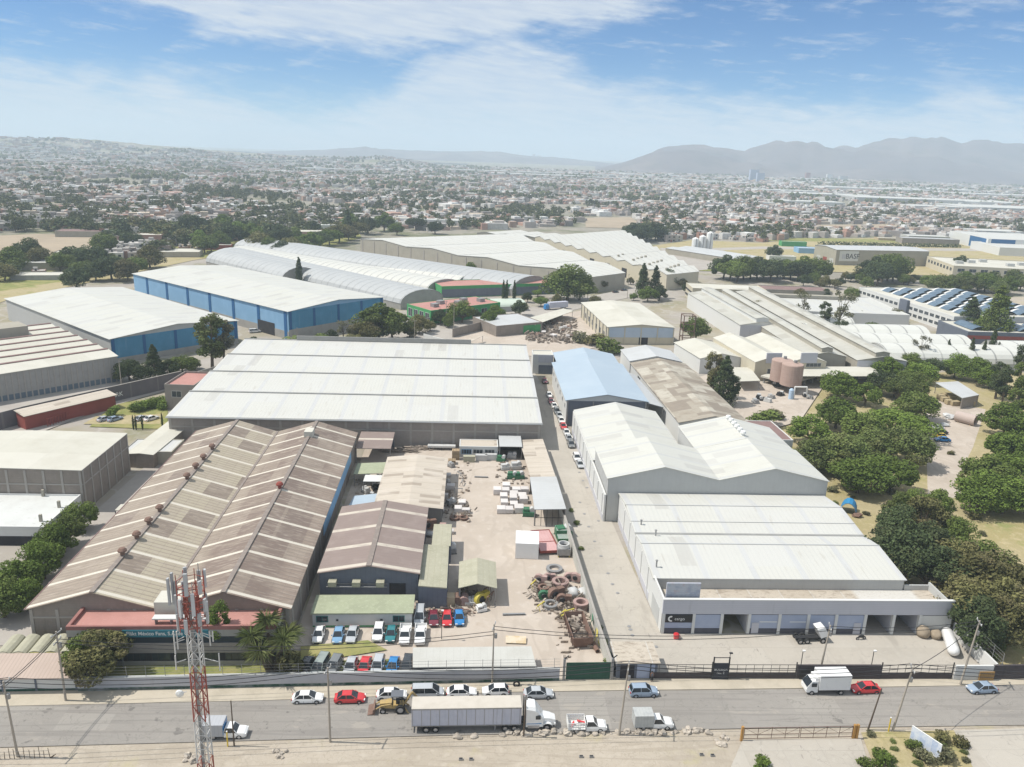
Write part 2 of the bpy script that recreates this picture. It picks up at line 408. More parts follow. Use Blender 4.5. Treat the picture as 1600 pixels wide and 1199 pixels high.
lay('bare_lot', pp((1030, 388), (1130, 392), (1185, 412), (1090, 424), (1060, 414)), M_street)
lay('sand_lot', pp((1570, 466), (1700, 462), (1700, 495), (1590, 492)), M_dirt)
lay('tan_strip', pp((1275, 352), (1385, 351), (1400, 357), (1280, 360)), M_field)
lay('works_yard', pp((1060, 600), (1200, 560), (1290, 600), (1250, 660), (1180, 680), (1090, 640)), M_yard)

# ------------------------------------------------------------------ hills
M_hill = gm('hill_scrub', (.13, .115, .125), ('noise', .0012, .4, .65, (.19, .155, .145), .8), ('noise', .006, .45, .7, (.09, .085, .085), .7))
def ridge(name, prof, dist, foot, back, mt, seed):
    """prof: (px, py) skyline; a solid range with its foot nearer than its crest"""
    mb = MB(); rows = []
    xs = [prof[0][0] + (prof[-1][0] - prof[0][0]) * i / 120 for i in range(121)]
    NR = 16
    for x in xs:
        for (xa, ya), (xb, yb) in zip(prof[:-1], prof[1:]):
            if xa <= x <= xb: y = ya + (yb - ya) * (x - xa) / (xb - xa); break
        top = PY(x, y, dist); top.z *= 1 + .07 * mnoise.fractal(Vector((x * .045, seed, 0)), 1.0, 2.0, 4); d = Vector((top.x, top.y)).normalized()
        row = []
        for k in range(NR + 1):
            s = k / NR
            rr = foot + (dist - foot) * min(1, s * 1.25) if s <= .8 else dist + (back - dist) * (s - .8) / .2
            hh = (min(1, s * 1.25)) ** 1.7 if s <= .8 else 1 - (s - .8) / .2
            p = Vector((top.x, top.y)) * (rr / dist)
            nz = mnoise.fractal(Vector((p.x * .0013, p.y * .0013, seed)), 1.0, 2.0, 5)
            h = max(0, top.z * hh + nz * 150 * min(1, top.z / 150) * hh * (1 - hh) * 3.2)
            row.append(mb.vert((p.x, p.y, h if 0 < k < NR else -.5)))
        rows.append(row)
    for a, b in zip(rows[:-1], rows[1:]):
        for k in range(NR): mb.idx((a[k], b[k], b[k + 1], a[k + 1]))
    return structure(name, mb, mt, smooth=True)
ridge('mountain', [(930, 264), (985, 250), (1015, 239), (1045, 229), (1080, 226), (1130, 229), (1160, 230), (1185, 222), (1210, 217), (1272, 217), (1290, 224), (1305, 230), (1330, 226), (1360, 219), (1395, 213), (1432, 210), (1447, 215), (1470, 212), (1490, 215), (1508, 219), (1530, 214), (1545, 213), (1570, 219), (1600, 221), (1680, 224), (1760, 232), (1900, 262)], 5600, 3900, 7200, M_hill, 3)
ridge('hills', [(330, 243), (430, 236), (520, 233.5), (600, 232.5), (700, 234.5), (780, 238), (860, 245), (960, 256)], 8200, 6600, 9400, M_hill, 9)
HILL = ridge('hill', [(-300, 213), (-120, 213), (0, 215), (60, 217), (140, 221), (230, 227), (320, 233), (420, 240), (520, 247), (600, 247), (680, 256)], 4600, 3000, 6000, M_town, 5)

# ------------------------------------------------------------------ air
mh = bpy.data.materials.new('haze_air'); mh.use_nodes = True
tt = mh.node_tree; tt.nodes.remove(tt.nodes['Principled BSDF'])
pv = tt.nodes.new('ShaderNodeVolumePrincipled'); pv.inputs['Color'].default_value = (.74, .885, 1, 1); pv.inputs['Density'].default_value = 0.00016
pv.inputs['Anisotropy'].default_value = 0.0
tt.links.new(pv.outputs[0], tt.nodes['Material Output'].inputs['Volume'])
mb = MB(); mb.box(-GR - 50, -GR - 50, -1.5, GR + 50, GR + 50, 345)
hz = mb.build('haze', mh); hz['kind'] = 'stuff'
# ------------------------------------------------------------------ building materials
def roofm(name, base, *layers, **k): return surf(name, base, *layers, **dict(dict(rough=.55, spec=.35), **k))
DIRTY = (.36, .34, .29)
M_white_x = roofm('white_roof_bays_across', (.525, .52, .475), ('stripe', 'x', 9.0, 1.1, (.44, .45, .475), .6), ('stripe', 'x', .95, .24, (.44, .44, .42), .38), ('cell', (2.85, 11, 50), .94, (.41, .40, .37), .7), ('noise', .5, .6, .68, (.37, .34, .28), .5, (2.5, .25, 1)), ('noise', .12, .45, .75, DIRTY, .16), ('noise', 1.0, .5, .8, (.55, .55, .515), .5, (1, .12, 1)), ('noise', 1.6, .6, .75, (.45, .42, .36), .35, (1, .2, 1)), ('cell', (9, 11, 50), None, (.52, .52, .505), .5))
M_white_y = roofm('white_roof_bays_along', (.52, .515, .46), ('stripe', 'y', 7.5, .9, (.41, .42, .43), .6), ('stripe', 'y', .95, .24, (.44, .44, .42), .35), ('cell', (9, 2.85, 50), .94, (.41, .40, .37), .7), ('noise', .5, .6, .68, (.37, .34, .28), .5, (.25, 2.5, 1)), ('noise', .12, .45, .75, DIRTY, .18), ('noise', 1.0, .5, .8, (.55, .55, .515), .5, (.12, 1, 1)), ('noise', 1.6, .6, .75, (.45, .42, .36), .35, (.2, 1, 1)), ('cell', (12, 7.5, 50), None, (.52, .52, .50), .4))
M_greyroof = roofm('light_grey_roof', (.47, .48, .48), ('noise', .1, .4, .7, (.40, .40, .39), .6), ('stripe', 'y', 1.0, .12, (.38, .39, .39), .5), ('noise', .8, .5, .75, (.52, .53, .52), .4, (.15, 1, 1)))
M_blueroof = roofm('pale_blue_roof', (.345, .42, .49), ('stripe', 'y', 1.0, .1, (.29, .36, .43), .5), ('noise', .1, .4, .7, (.39, .46, .52), .6), ('noise', .7, .5, .75, (.31, .38, .45), .4, (.15, 1, 1)))
M_cream = roofm('cream_flat_roof', (.49, .475, .41), ('noise', .12, .42, .7, (.42, .40, .335), .7), ('noise', .9, .55, .75, (.41, .385, .32), .5), ('stripe', 'x', 12, .12, (.40, .39, .35), .7), ('cell', (12, 9, 9), None, (.60, .58, .52), .5), rough=.9)
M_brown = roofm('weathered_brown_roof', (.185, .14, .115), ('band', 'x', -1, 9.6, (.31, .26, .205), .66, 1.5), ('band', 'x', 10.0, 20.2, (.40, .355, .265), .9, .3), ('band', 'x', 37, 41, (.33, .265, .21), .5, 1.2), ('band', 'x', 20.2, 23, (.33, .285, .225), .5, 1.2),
                ('cell', (3.3, 6.6, 100), .74, (.33, .28, .225), .4), ('cell', (4.8, 6.6, 100), .84, (.165, .125, .105), .75), ('noise', .25, .48, .64, (.34, .29, .23), .4, (.6, 1.6, 1)),
                ('stripe', 'x', 1.83, .12, (.16, .13, .11), .22), ('stripe', 'y', 1.1, .26, (.17, .14, .12), .5), ('noise', .9, .5, .64, (.40, .345, .29), .45, (.35, 2.5, 1)), ('stripe', 'y', 6.6, .75, (.60, .56, .48), .9), ('noise', 2.5, .55, .75, (.15, .12, .10), .35), rough=.8)
M_brown2 = roofm('dull_brown_roof', (.235, .185, .165), ('stripe', 'y', 7.6, 1.1, (.56, .51, .43), .85), ('noise', .3, .45, .7, (.29, .235, .21), .6), ('stripe', 'y', 1.0, .1, (.19, .15, .13), .4), rough=.8)
M_beige = roofm('beige_shed_roof', (.475, .42, .35), ('stripe', 'y', 3.1, .22, (.33, .285, .235), .6), ('cell', (4.6, 1.5, 50), .80, (.27, .225, .18), .7), ('noise', .3, .45, .65, (.53, .475, .41), .6, (.4, 1.5, 1)), ('noise', 1.5, .55, .75, (.34, .29, .23), .5, (.3, 2, 1)), rough=.85)
M_rust = roofm('rusty_patched_roof', (.335, .30, .245), ('cell', (6, 2.2, 60), .62, (.225, .19, .155), .8), ('cell', (4, 4.4, 60), .75, (.48, .45, .38), .8), ('noise', .2, .45, .65, (.28, .24, .19), .6), ('noise', 1.0, .5, .72, (.19, .155, .12), .6, (.4, 1.5, 1)), ('stripe', 'y', 1.1, .12, (.2, .17, .14), .4), rough=.9)
M_redroof = roofm('dusty_red_roof', (.42, .215, .185), ('noise', .25, .4, .7, (.34, .17, .145), .7), ('noise', 1.5, .5, .75, (.47, .27, .235), .5), rough=.9)
M_maroon = roofm('dark_maroon_roof', (.20, .13, .12), ('noise', .3, .4, .7, (.26, .175, .16), .6), rough=.9)
M_greenroof = roofm('faded_green_roof', (.32, .345, .235), ('noise', .3, .4, .65, (.27, .29, .20), .7), ('noise', 1.5, .5, .7, (.42, .44, .32), .5), rough=.9)
M_khaki = roofm('khaki_roof', (.37, .355, .27), ('noise', .3, .4, .65, (.31, .30, .22), .7), ('noise', 1.6, .5, .7, (.46, .45, .34), .5), ('stripe', 'x', 1.1, .08, (.3, .28, .2), .5), rough=.9)
M_arch = roofm('silver_arch_roof', (.50, .51, .50), ('stripe', 'x', 6.0, .45, (.36, .37, .37), .7), ('noise', .1, .4, .7, (.44, .45, .44), .6), ('noise', .8, .5, .75, (.55, .55, .54), .4))
M_archw = roofm('white_arch_roof', (.56, .56, .52), ('stripe', 'x', 7.5, .7, (.25, .25, .24), .85), ('noise', .15, .4, .7, (.60, .60, .55), .6))
M_saw = roofm('white_ridged_roof', (.525, .52, .475), ('stripe', 'x', 7.0, .8, (.33, .32, .30), .75), ('noise', .1, .4, .7, (.5, .48, .43), .6), ('cell', (7, 9, 50), None, (.55, .55, .515), .4))
def wallm(name, base, *layers, **k): return surf(name, base, *layers, **dict(dict(rough=.9, spec=.15), **k))
M_block = wallm('grey_block_wall', (.295, .265, .24), ('noise', .3, .4, .65, (.25, .225, .205), .7), ('noise', 1.5, .5, .72, (.33, .30, .275), .5), ('stripe', 'z', .42, .05, (.24, .22, .20), .4), ('noise', .8, .6, .75, (.18, .165, .15), .4, (1, 1, .15)))
M_block2 = wallm('brown_block_wall', (.265, .23, .20), ('noise', .3, .4, .65, (.22, .19, .165), .7), ('noise', 1.5, .5, .72, (.31, .27, .24), .5), ('stripe', 'z', .42, .05, (.20, .175, .155), .4), ('noise', .8, .55, .75, (.15, .13, .115), .5, (1, 1, .15)))
M_column = wallm('concrete_column', (.35, .325, .295), ('noise', .8, .4, .7, (.30, .28, .25), .6))
M_whitewall = wallm('white_wall', (.60, .60, .58), ('noise', .3, .45, .7, (.60, .60, .58), .6), ('noise', 1.0, .55, .8, (.5, .5, .48), .4, (1, 1, .2)))
M_greywall = wallm('light_grey_wall', (.45, .455, .44), ('noise', .3, .4, .7, (.41, .41, .40), .6), ('stripe', 'x', 1.0, .06, (.39, .39, .38), .5))
M_facade = wallm('lilac_grey_facade', (.50, .50, .535), ('stripe', 'z', .35, .05, (.38, .38, .42), .6), ('noise', .4, .4, .7, (.46, .465, .50), .6), ('noise', .7, .58, .75, (.36, .36, .38), .4, (1, 1, .15)))
M_bay = wallm('blue_grey_shutter', (.36, .405, .52), ('stripe', 'z', .22, .05, (.29, .33, .43), .7), ('noise', .5, .4, .7, (.42, .46, .55), .5))
M_bayband = wallm('dark_base_band', (.085, .085, .105), ('noise', .5, .4, .7, (.12, .12, .135), .6))
M_darkblue = wallm('dark_blue_grey_wall', (.135, .15, .185), ('noise', .4, .4, .7, (.17, .185, .215), .6), ('stripe', 'x', .9, .06, (.10, .115, .14), .5))
M_sky1 = wallm('pale_blue_cladding', (.235, .40, .57), ('noise', .6, .56, .74, (.33, .46, .58), .5, (1, 1, .12)), ('stripe', 'x', 1.0, .06, (.19, .35, .53), .5), ('noise', .2, .4, .7, (.27, .45, .64), .5))
M_sky2 = wallm('deep_blue_cladding', (.07, .225, .36), ('noise', .6, .56, .74, (.15, .29, .40), .5, (1, 1, .12)), ('stripe', 'x', 1.0, .06, (.05, .19, .32), .5), ('noise', .2, .4, .7, (.10, .285, .46), .5))
M_navy = wallm('navy_stripe', (.03, .115, .26))
M_concwall = wallm('plain_concrete_wall', (.33, .32, .30), ('noise', .3, .4, .7, (.28, .27, .25), .7), ('noise', .8, .55, .75, (.22, .21, .2), .5, (1, 1, .15)))
M_creamwall = wallm('cream_wall', (.52, .475, .37), ('noise', .3, .4, .7, (.47, .43, .33), .6), ('noise', .8, .55, .75, (.4, .36, .28), .4, (1, 1, .15)))
M_tanwall = wallm('tan_wall', (.36, .335, .28), ('noise', .2, .4, .7, (.31, .29, .24), .7), ('noise', .8, .55, .75, (.25, .235, .2), .5, (1, 1, .15)))
M_greenwall = wallm('green_wall', (.075, .30, .115), ('noise', .4, .4, .7, (.10, .35, .15), .5))
M_redwall = wallm('red_painted_wall', (.27, .075, .06), ('noise', .4, .4, .7, (.22, .06, .05), .6))
M_pink = wallm('rose_parapet', (.27, .13, .115), ('noise', .4, .4, .7, (.33, .17, .15), .6))
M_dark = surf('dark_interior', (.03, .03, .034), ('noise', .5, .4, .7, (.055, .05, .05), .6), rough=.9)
M_glass = surf('dark_window_glass', (.035, .045, .055), rough=.12, spec=.6)
M_frame = surf('pale_window_frame', (.5, .5, .48), rough=.5)
M_wpaint = surf('white_paint', (.72, .72, .70), ('noise', 1.0, .45, .75, (.62, .62, .59), .4), rough=.5)
M_steel = surf('grey_steel', (.30, .30, .30), ('noise', 2.0, .4, .7, (.22, .21, .2), .6), rough=.5, metal=.3)
M_black = surf('black_metal', (.03, .03, .032), rough=.5)
M_rustmetal = surf('rusty_metal', (.175, .11, .085), ('noise', 1.5, .4, .7, (.25, .165, .13), .7), ('noise', 5, .5, .75, (.12, .06, .045), .6), rough=.85)
M_ridgecap = surf('ridge_cap', (.22, .185, .165), ('noise', 1.0, .4, .7, (.30, .26, .22), .6), rough=.8)
M_skylight = surf('blue_skylight_glass', (.075, .12, .17), ('noise', .3, .4, .7, (.13, .19, .25), .6), rough=.35, spec=.6)

# ------------------------------------------------------------------ building makers
def zig(width, eave, rise, n):
    pts = []
    for i in range(n):
        w = width / n
        if i == 0: pts.append((0, eave))
        pts += [(w * (i + .5), eave + rise), (w * (i + 1), eave)]
    return pts
def arcs(width, eave, rise, n, k=10):
    pts = []
    for i in range(n):
        w = width / n
        for j in range(k + 1):
            if i and j == 0: continue
            t = math.pi * j / k
            pts.append((w * i + w / 2 - w / 2 * math.cos(t), eave + rise * math.sin(t)))
    return pts
def hall(name, label, cat, x, y, w, d, rz, eave, rise, n, axis, wm, rm, over=.35, group=None, arch=False, rth=.14, lift=.1):
    root = thing(name, label, cat, (x, y, 0), rz, group)
    span = w if axis == 'y' else d
    ln = d if axis == 'y' else w
    pr = (arcs if arch else zig)(span, eave, rise, n)
    mb = MB(); mb.prism([(0, -.1), (span, -.1)] + [(a, b) for a, b in reversed(pr)], axis, 0, ln)
    root['wall'] = 1
    wl = mb.build('wall', wm, root)
    rp = [(a, b + lift) for a, b in pr]
    s0 = (rp[1][1] - rp[0][1]) / (rp[1][0] - rp[0][0])
    rp[0] = (rp[0][0] - over, rp[0][1] - over * s0 * .5); rp[-1] = (rp[-1][0] + over, rp[-1][1] - over * s0 * .5)
    mb = MB(); mb.strip(rp, axis, -over, ln + over, rth)
    rf = mb.build('roof', rm, root)
    del root['wall']
    return root, rf
def flat(name, label, cat, x, y, w, d, rz, h, wm, rm, par=.5, group=None):
    root = thing(name, label, cat, (x, y, 0), rz, group)
    MB().box(0, 0, -.1, w, d, h - par).build('wall', wm, root)
    mb = MB(); t = .25
    for a in ((-.03, -.03, w + .03, t), (-.03, d - t, w + .03, d + .03), (-.03, t, t, d - t), (w - t, t, w + .03, d - t)):
        mb.box(a[0], a[1], h - par - .3, a[2], a[3], h)
    mb.build('parapet', wm, root)
    rf = MB().box(t + .002, t + .002, h - par - .2, w - t - .002, d - t - .002, h - par + .04).build('roof', rm, root)
    return root, rf
def face_frame(root, side, w, d):
    """maps (u along the side, v up, proud) to local coordinates"""
    if side == 'front': return lambda u, o, z: (u, -o, z)
    if side == 'right': return lambda u, o, z: (w + o, u, z)
    if side == 'left': return lambda u, o, z: (-o, u, z)
    return lambda u, o, z: (u, d + o, z)
def slabf(mb, F, u0, u1, z0, z1, o0, o1):
    a, b = F(u0, o0, z0), F(u1, o1, z1)
    mb.box(min(a[0], b[0]), min(a[1], b[1]), min(a[2], b[2]), max(a[0], b[0]), max(a[1], b[1]), max(a[2], b[2]))
def columns(root, F, us, z0, z1, mt, wid=.5, proud=.12, name='column'):
    for u in us:
        mb = MB(); slabf(mb, F, u - wid / 2, u + wid / 2, z0, z1, -.05, proud); mb.build(name, mt, root)
def beam(root, F, u0, u1, z0, z1, mt, proud=.08, name='beam'):
    mb = MB(); slabf(mb, F, u0, u1, z0, z1, -.05, proud); return mb.build(name, mt, root)
def window(root, F, u0, u1, z0, z1, fm=None, gm_=None, name='window', proud=.06, bars=1):
    fm = fm or M_frame; gm_ = gm_ or M_glass
    mb = MB(); e = .1
    for a in ((u0, u1, z0, z0 + e), (u0, u1, z1 - e, z1), (u0, u0 + e, z0 + e, z1 - e), (u1 - e, u1, z0 + e, z1 - e)): slabf(mb, F, *a, -.05, proud)
    for i in range(1, bars + 1):
        uc = u0 + (u1 - u0) * i / (bars + 1); slabf(mb, F, uc - .04, uc + .04, z0 + e, z1 - e, -.05, proud)
    fo = mb.build(name, fm, root)
    mb = MB(); slabf(mb, F, u0 + e, u1 - e, z0 + e, z1 - e, -.04, proud * .5); mb.build('pane', gm_, fo)
    return fo
def door(root, F, u0, u1, z1, mt, name='door', proud=.05):
    mb = MB(); slabf(mb, F, u0, u1, 0, z1, -.05, proud)
    return mb.build(name, mt, root)
def quad_roof(name, label, cat, pts, z, thick, rm, wm=None, posts=True, zs=None, group=None, pm=None, closed=()):
    """open shed: a sloped sheet over posts. pts: four ground points FL FR BR BL, zs their heights"""
    c = sum((Vector((p[0], p[1], 0)) for p in pts), Vector()) / 4
    root = thing(name, label, cat, (c.x, c.y, 0), 0, group)
    zs = zs or [z] * 4
    L = [(p[0] - c.x, p[1] - c.y, h) for p, h in zip(pts, zs)]
    mb = MB(); b = len(mb.v)
    for dz in (-thick, 0):
        for q in L: mb.v.append((q[0], q[1], q[2] + dz))
    for f in ((3, 2, 1, 0), (4, 5, 6, 7), (0, 1, 5, 4), (1, 2, 6, 5), (2, 3, 7, 6), (3, 0, 4, 7)): mb.idx(f)
    mb.build('roof', rm, root)
    if posts:
        for q in L:
            k = .96
            mb = MB(); mb.cbox(q[0] * k, q[1] * k, 0, .18, .18, q[2] - thick - .02); mb.build('post', pm or M_steel, root)
    for i in closed:
        a, b2 = Vector(L[i]) * 1, Vector(L[(i + 1) % 4]) * 1
        a.x *= .98; a.y *= .98; b2.x *= .98; b2.y *= .98
        nrm = Vector((-(b2.y - a.y), b2.x - a.x, 0)).normalized() * .08
        mb = MB(); bb = len(mb.v)
        for s in (-1, 1):
            for q, h in ((a, 0), (b2, 0), (b2, b2.z - thick - .02), (a, a.z - thick - .02)): mb.v.append((q.x + nrm.x * s, q.y + nrm.y * s, h))
        for f in ((0, 1, 2, 3), (7, 6, 5, 4), (0, 4, 5, 1), (1, 5, 6, 2), (2, 6, 7, 3), (3, 7, 4, 0)): mb.idx(f)
        mb.build('wall', wm, root)
    return root
def fr(i0, i1, n): return [i0 + (i1 - i0) * k / (n - 1) for k in range(n)]

# ------------------------------------------------------------------ A: brown double-gabled factory on the left
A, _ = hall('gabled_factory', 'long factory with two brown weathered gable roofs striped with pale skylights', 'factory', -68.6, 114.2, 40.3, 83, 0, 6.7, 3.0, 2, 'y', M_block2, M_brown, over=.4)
A.rotation_euler = (0, 0, R(.7))
F = face_frame(A, 'front', 40.3, 83); Fr = face_frame(A, 'right', 40.3, 83); Fl = face_frame(A, 'left', 40.3, 83)
columns(A, F, fr(.3, 40.0, 11), 0, 6.6, M_column); beam(A, F, 0, 40.3, 5.0, 5.3, M_column); columns(A, Fr, fr(2, 81, 13), 0, 6.5, M_column)
columns(A, Fl, fr(.5, 81, 13), 0, 6.5, M_column)
mb = MB(); mb.obox((40.36, 52, 4.7), (1, 0, 0), (0, 1, 0), (0, 0, 1), .08, 20, 1.4); mb.build('cladding_panel', M_sky1, A)
for gx in (10.075, 30.225):
    MB().obox((gx, 41.5, 9.84), (1, 0, 0), (0, 1, 0), (0, 0, 1), .38, 41.9, .07).build('ridge_cap', M_ridgecap, A)
MB().box(-.58, -.4, 6.62, -.4, 83.3, 6.8).build('gutter_or_step_strip', M_maroon, A)
MB().box(19.9, -.4, 6.74, 20.4, 83.3, 6.98).build('valley_gutter', M_ridgecap, A)
def vent(cx, cy, z, mt):
    mb = MB(); mb.lathe([(.0, .0), (.38, 0), (.38, .5), (.75, .75), (.75, 1.0), (.45, 1.35), (.0, 1.4)], (cx, cy, z), 12)
    return mb.build('roof_vent', mt, A, smooth=False)
for py_, px_ in ((698, 340), (714, 328), (728, 317), (744, 303), (794, 264), (814, 247), (836, 229), (862, 208)):
    yy = P(px_, py_, 10.6).y; vent(10.07, yy - 114.2, 9.85, M_rustmetal)
vent(30.2, P(443, 759, 10.6).y - 114.2, 9.85, M_redwall)
yy = P(486, 675, 10.6).y - 114.2
MB().box(29.2, yy - 1.6, 9.5, 31.2, yy + 1.6, 11.0).build('roof_hatch', M_cream, A)

# office block in front of it
B = thing('office_building', 'two storey office with a rose coloured roof terrace and a teal name sign', 'office', (-60.3, 108.9, 0), R(.8))
OW, OD = 31.0, 7.0
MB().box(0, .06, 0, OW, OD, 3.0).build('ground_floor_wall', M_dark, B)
MB().box(-.1, -.08, 2.3, OW + .1, OD, 4.0).build('spandrel', M_block, B)
MB().box(.0, .06, 4.0, OW, OD, 5.15).build('window_band', M_glass, B)
MB().box(-.1, 0, 5.15, OW + .1, OD, 6.3).build('fascia', M_concwall, B)
MB().box(0, -.05, 0, OW, .5, .8).build('plinth', M_concwall, B)
MB().box(.4, .42, 6.3, OW - .4, OD - .25, 6.38).build('roof', M_redroof, B)
mb = MB()
for a in ((-.1, 0, OW + .1, .4), (-.1, OD - .25, OW + .1, OD), (-.1, .4, .4, OD - .25), (OW - .4, .4, OW + .1, OD - .25)): mb.box(a[0], a[1], 6.3, a[2], a[3], 6.95)
mb.build('parapet', M_pink, B)
s_ = MB().box(8.2, -.16, 5.15, 21.0, -.02, 6.35).build('sign', surf('teal_sign_board', (.035, .165, .215), ('noise', .8, .4, .7, (.05, .2, .25), .6), rough=.4), B)
text('Fläkt México Fans, S.A. de C.V.', .86, (8.75, -.18, 5.5), (R(90), 0, 0), M_wpaint, s_, 'sign_lettering', .012, sx=.93)
for i in range(8): window(B, lambda u, o, z: (u, .06 - o, z), 1.0 + i * 3.7, 3.9 + i * 3.7, .9, 2.25, M_black, bars=2)
MB().box(11.9, 3.2, 6.39, 15.6, 6.7, 9.1).build('plant_room', M_cream, B)
MB().box(12.3, 1.0, 7.4, 20.6, 2.2, 7.6).build('roof_duct', M_whitewall, B)
mb = MB()
for q in (12.7, 15, 17.5, 20.2): mb.cbox(q, 1.6, 6.36, .12, .9, 1.05)
mb.build('duct_support', M_steel, B)

# annexes right of the brown factory
x0, y0 = P(480, 897, 5.0).x, P(480, 897, 5).y
C1, _ = hall('gabled_annex', 'smaller brown gabled hall with dark blue front tucked between factory and yard', 'workshop', -26.0, 128.0, 17.4, 27.0, 0, 5.6, 1.5, 1, 'y', M_darkblue, M_brown2)
F = face_frame(C1, 'front', 17.4, 27)
MB().obox((8.7, 13.5, 7.22), (1, 0, 0), (0, 1, 0), (0, 0, 1), .45, 13.8, .06).build('ridge_cap', M_ridgecap, C1)
door(C1, F, 12.3, 15.2, 3.6, M_dark, 'door')
mb = MB(); mb.box(1.4, -1.3, 3.45, 12.0, -1.1, 3.55); mb.box(1.4, -.2, 3.45, 12.0, -.1, 3.55); mb.build('rail', M_steel, C1)
for q in (2.4, 6.6, 10.8): MB().box(q - .7, -1.5, 3.6, q + .7, -.1, 4.5).build('air_unit', M_khaki, C1)
C2 = thing('site_cabin', 'long white cabin with a faded green roof behind the parked cars', 'cabin', (-25.7, 119.6, 0), R(1))
MB().box(0, 0, 0, 16.6, 5.4, 2.6).build('wall', M_whitewall, C2)
MB().box(-.25, -.3, 2.65, 16.85, 5.6, 2.85).build('roof', M_greenroof, C2)
F = face_frame(C2, 'front', 16.6, 5.4)
for a in (.6, 13.4): window(C2, F, a, a + 2.0, 1.0, 2.2, surf('teal_frame', (.05, .2, .19), rough=.5), bars=1)
for a in (3.8, 11.2): window(C2, F, a, a + .6, 1.1, 1.7, bars=0)
beam(C2, F, 0, 16.6, 0, .35, M_greenwall, .04, 'base_band')
quad_roof('side_shelter', 'flat dark shelter with khaki strip roof beside gabled annex', 'shelter', [(-8.4, 125.5), (-3.4, 125.5), (-3.5, 141), (-8.3, 141)], 4.2, .2, M_khaki, M_darkblue, zs=[4.6, 4.2, 4.2, 4.6], closed=(0, 3, 1))
quad_roof('side_shelter', 'low pinkish strip roof joining the annex to the yard behind the dark shelter', 'shelter', [(-6.9, 141.5), (-3.2, 141.5), (-3.2, 151), (-6.9, 151)], 4.0, .2, M_khaki, M_darkblue, closed=(0, 1))
tent = thing('open_shed', 'open shed with a folded khaki roof in the middle of the yard', 'shed', (-1.4, 126.5, 0))
mb = MB(); mb.strip([(0, 3.6), (3.4, 4.5), (6.9, 3.6)], 'y', 0, 9.5, .12); mb.build('roof', M_khaki, tent)
for a in (.3, 6.6):
    for b in (.3, 9.2): MB().cbox(a, b, 0, .16, .16, 3.45).build('post', M_steel, tent)
MB().box(.1, 9.3, 0, 6.8, 9.42, 3.4).build('wall', M_darkblue, tent)
MB().box(.08, .4, 0, .2, 9.2, 3.3).build('wall', M_darkblue, tent)
# workshop in the yard
C3, _ = hall('yard_workshop', 'beige roofed workshop standing alone in the middle yard', 'workshop', -19.8, 157.9, 14.2, 29.0, 0, 4.3, .75, 1, 'y', wallm('drab_wall', (.17, .165, .155), ('noise', .4, .4, .7, (.21, .20, .19), .6)), M_beige, over=.4)
F = face_frame(C3, 'front', 14.2, 29)
beam(C3, F, .8, 3.6, 3.6, 4.1, M_greenroof, .05, 'awning'); door(C3, face_frame(C3, 'right', 14.2, 29), 4, 8, 3.4, M_dark)
quad_roof('lean_to', 'pale blue sheet roof leaning against the beige workshop', 'lean-to', [(-27.2, 151.5), (-21.3, 152), (-20.1, 168.5), (-25.8, 168.5)], 2.6, .1, M_blueroof, zs=[2.2, 2.9, 2.9, 2.2])
quad_roof('lean_to', 'green roofed lean-to behind the beige workshop', 'lean-to', [(-27.4, 179), (-20.2, 179), (-20.2, 186), (-27.4, 186)], 3.2, .1, M_greenroof, M_darkblue, zs=[3.1, 3.5, 3.5, 3.1])
quad_roof('lean_to', 'white strip roof over pipes left of the beige workshop', 'lean-to', [(-24.5, 174.3), (-20.0, 174.3), (-20.0, 178.2), (-24.5, 178.2)], 3.3, .1, M_whitewall)
C5 = quad_roof('open_shelter', 'brown roofed open shelter against the block wall of the white warehouse', 'shelter', [(-29.0, 193.5), (-20.0, 193.5), (-20.0, 204.5), (-29.0, 204.5)], 4.4, .15, M_brown2, M_darkblue, zs=[4.2, 4.2, 4.8, 4.8], closed=(2,))
C6, _ = flat('guard_office', 'small white office with dark windows at the back of the yard', 'office', -2.5, 198.5, 10.2, 5.5, 0, 3.3, M_whitewall, M_beige, par=.15)
F = face_frame(C6, 'front', 10.2, 5.5)
for a in (3.6, 6.7): window(C6, F, a, a + 2.6, 1.3, 2.5, bars=2)
window(C6, F, .5, 3.2, 1.1, 2.5, M_sky1, bars=3)
quad_roof('open_shelter', 'pale roofed open shelter with black interior at the yard corner', 'shelter', [(8.0, 197.5), (14.0, 197.5), (14.0, 205), (8.0, 205)], 4.0, .15, M_greyroof, M_dark, zs=[3.8, 3.8, 4.1, 4.1], closed=(1, 2, 3))
quad_roof('long_canopy', 'long rust stained canopy along the alley wall', 'canopy', [(15.0, 176.5), (21.0, 176.5), (20.0, 204), (13.6, 204)], 3.7, .15, M_beige, M_block2, zs=[3.3, 3.7, 3.7, 3.3], closed=(1,))
C7 = quad_roof('storage_shed', 'grey sheet roofed shed with an open framed front by the alley wall', 'shed', [(14.4, 158.2), (21.3, 158.2), (20.9, 176.2), (14.6, 176.2)], 4.4, .15, M_greyroof, M_block, zs=[4.2, 4.4, 4.4, 4.2], closed=(1, 2))
for k in range(6):
    MB().cbox(-3.1 + k * 1.25, -8.6, 0, .1, .1, 4.1).build('front_post', M_black, C7)
MB().box(-3.2, -8.65, 2.0, 3.2, -8.55, 2.1).build('front_rail', M_black, C7)

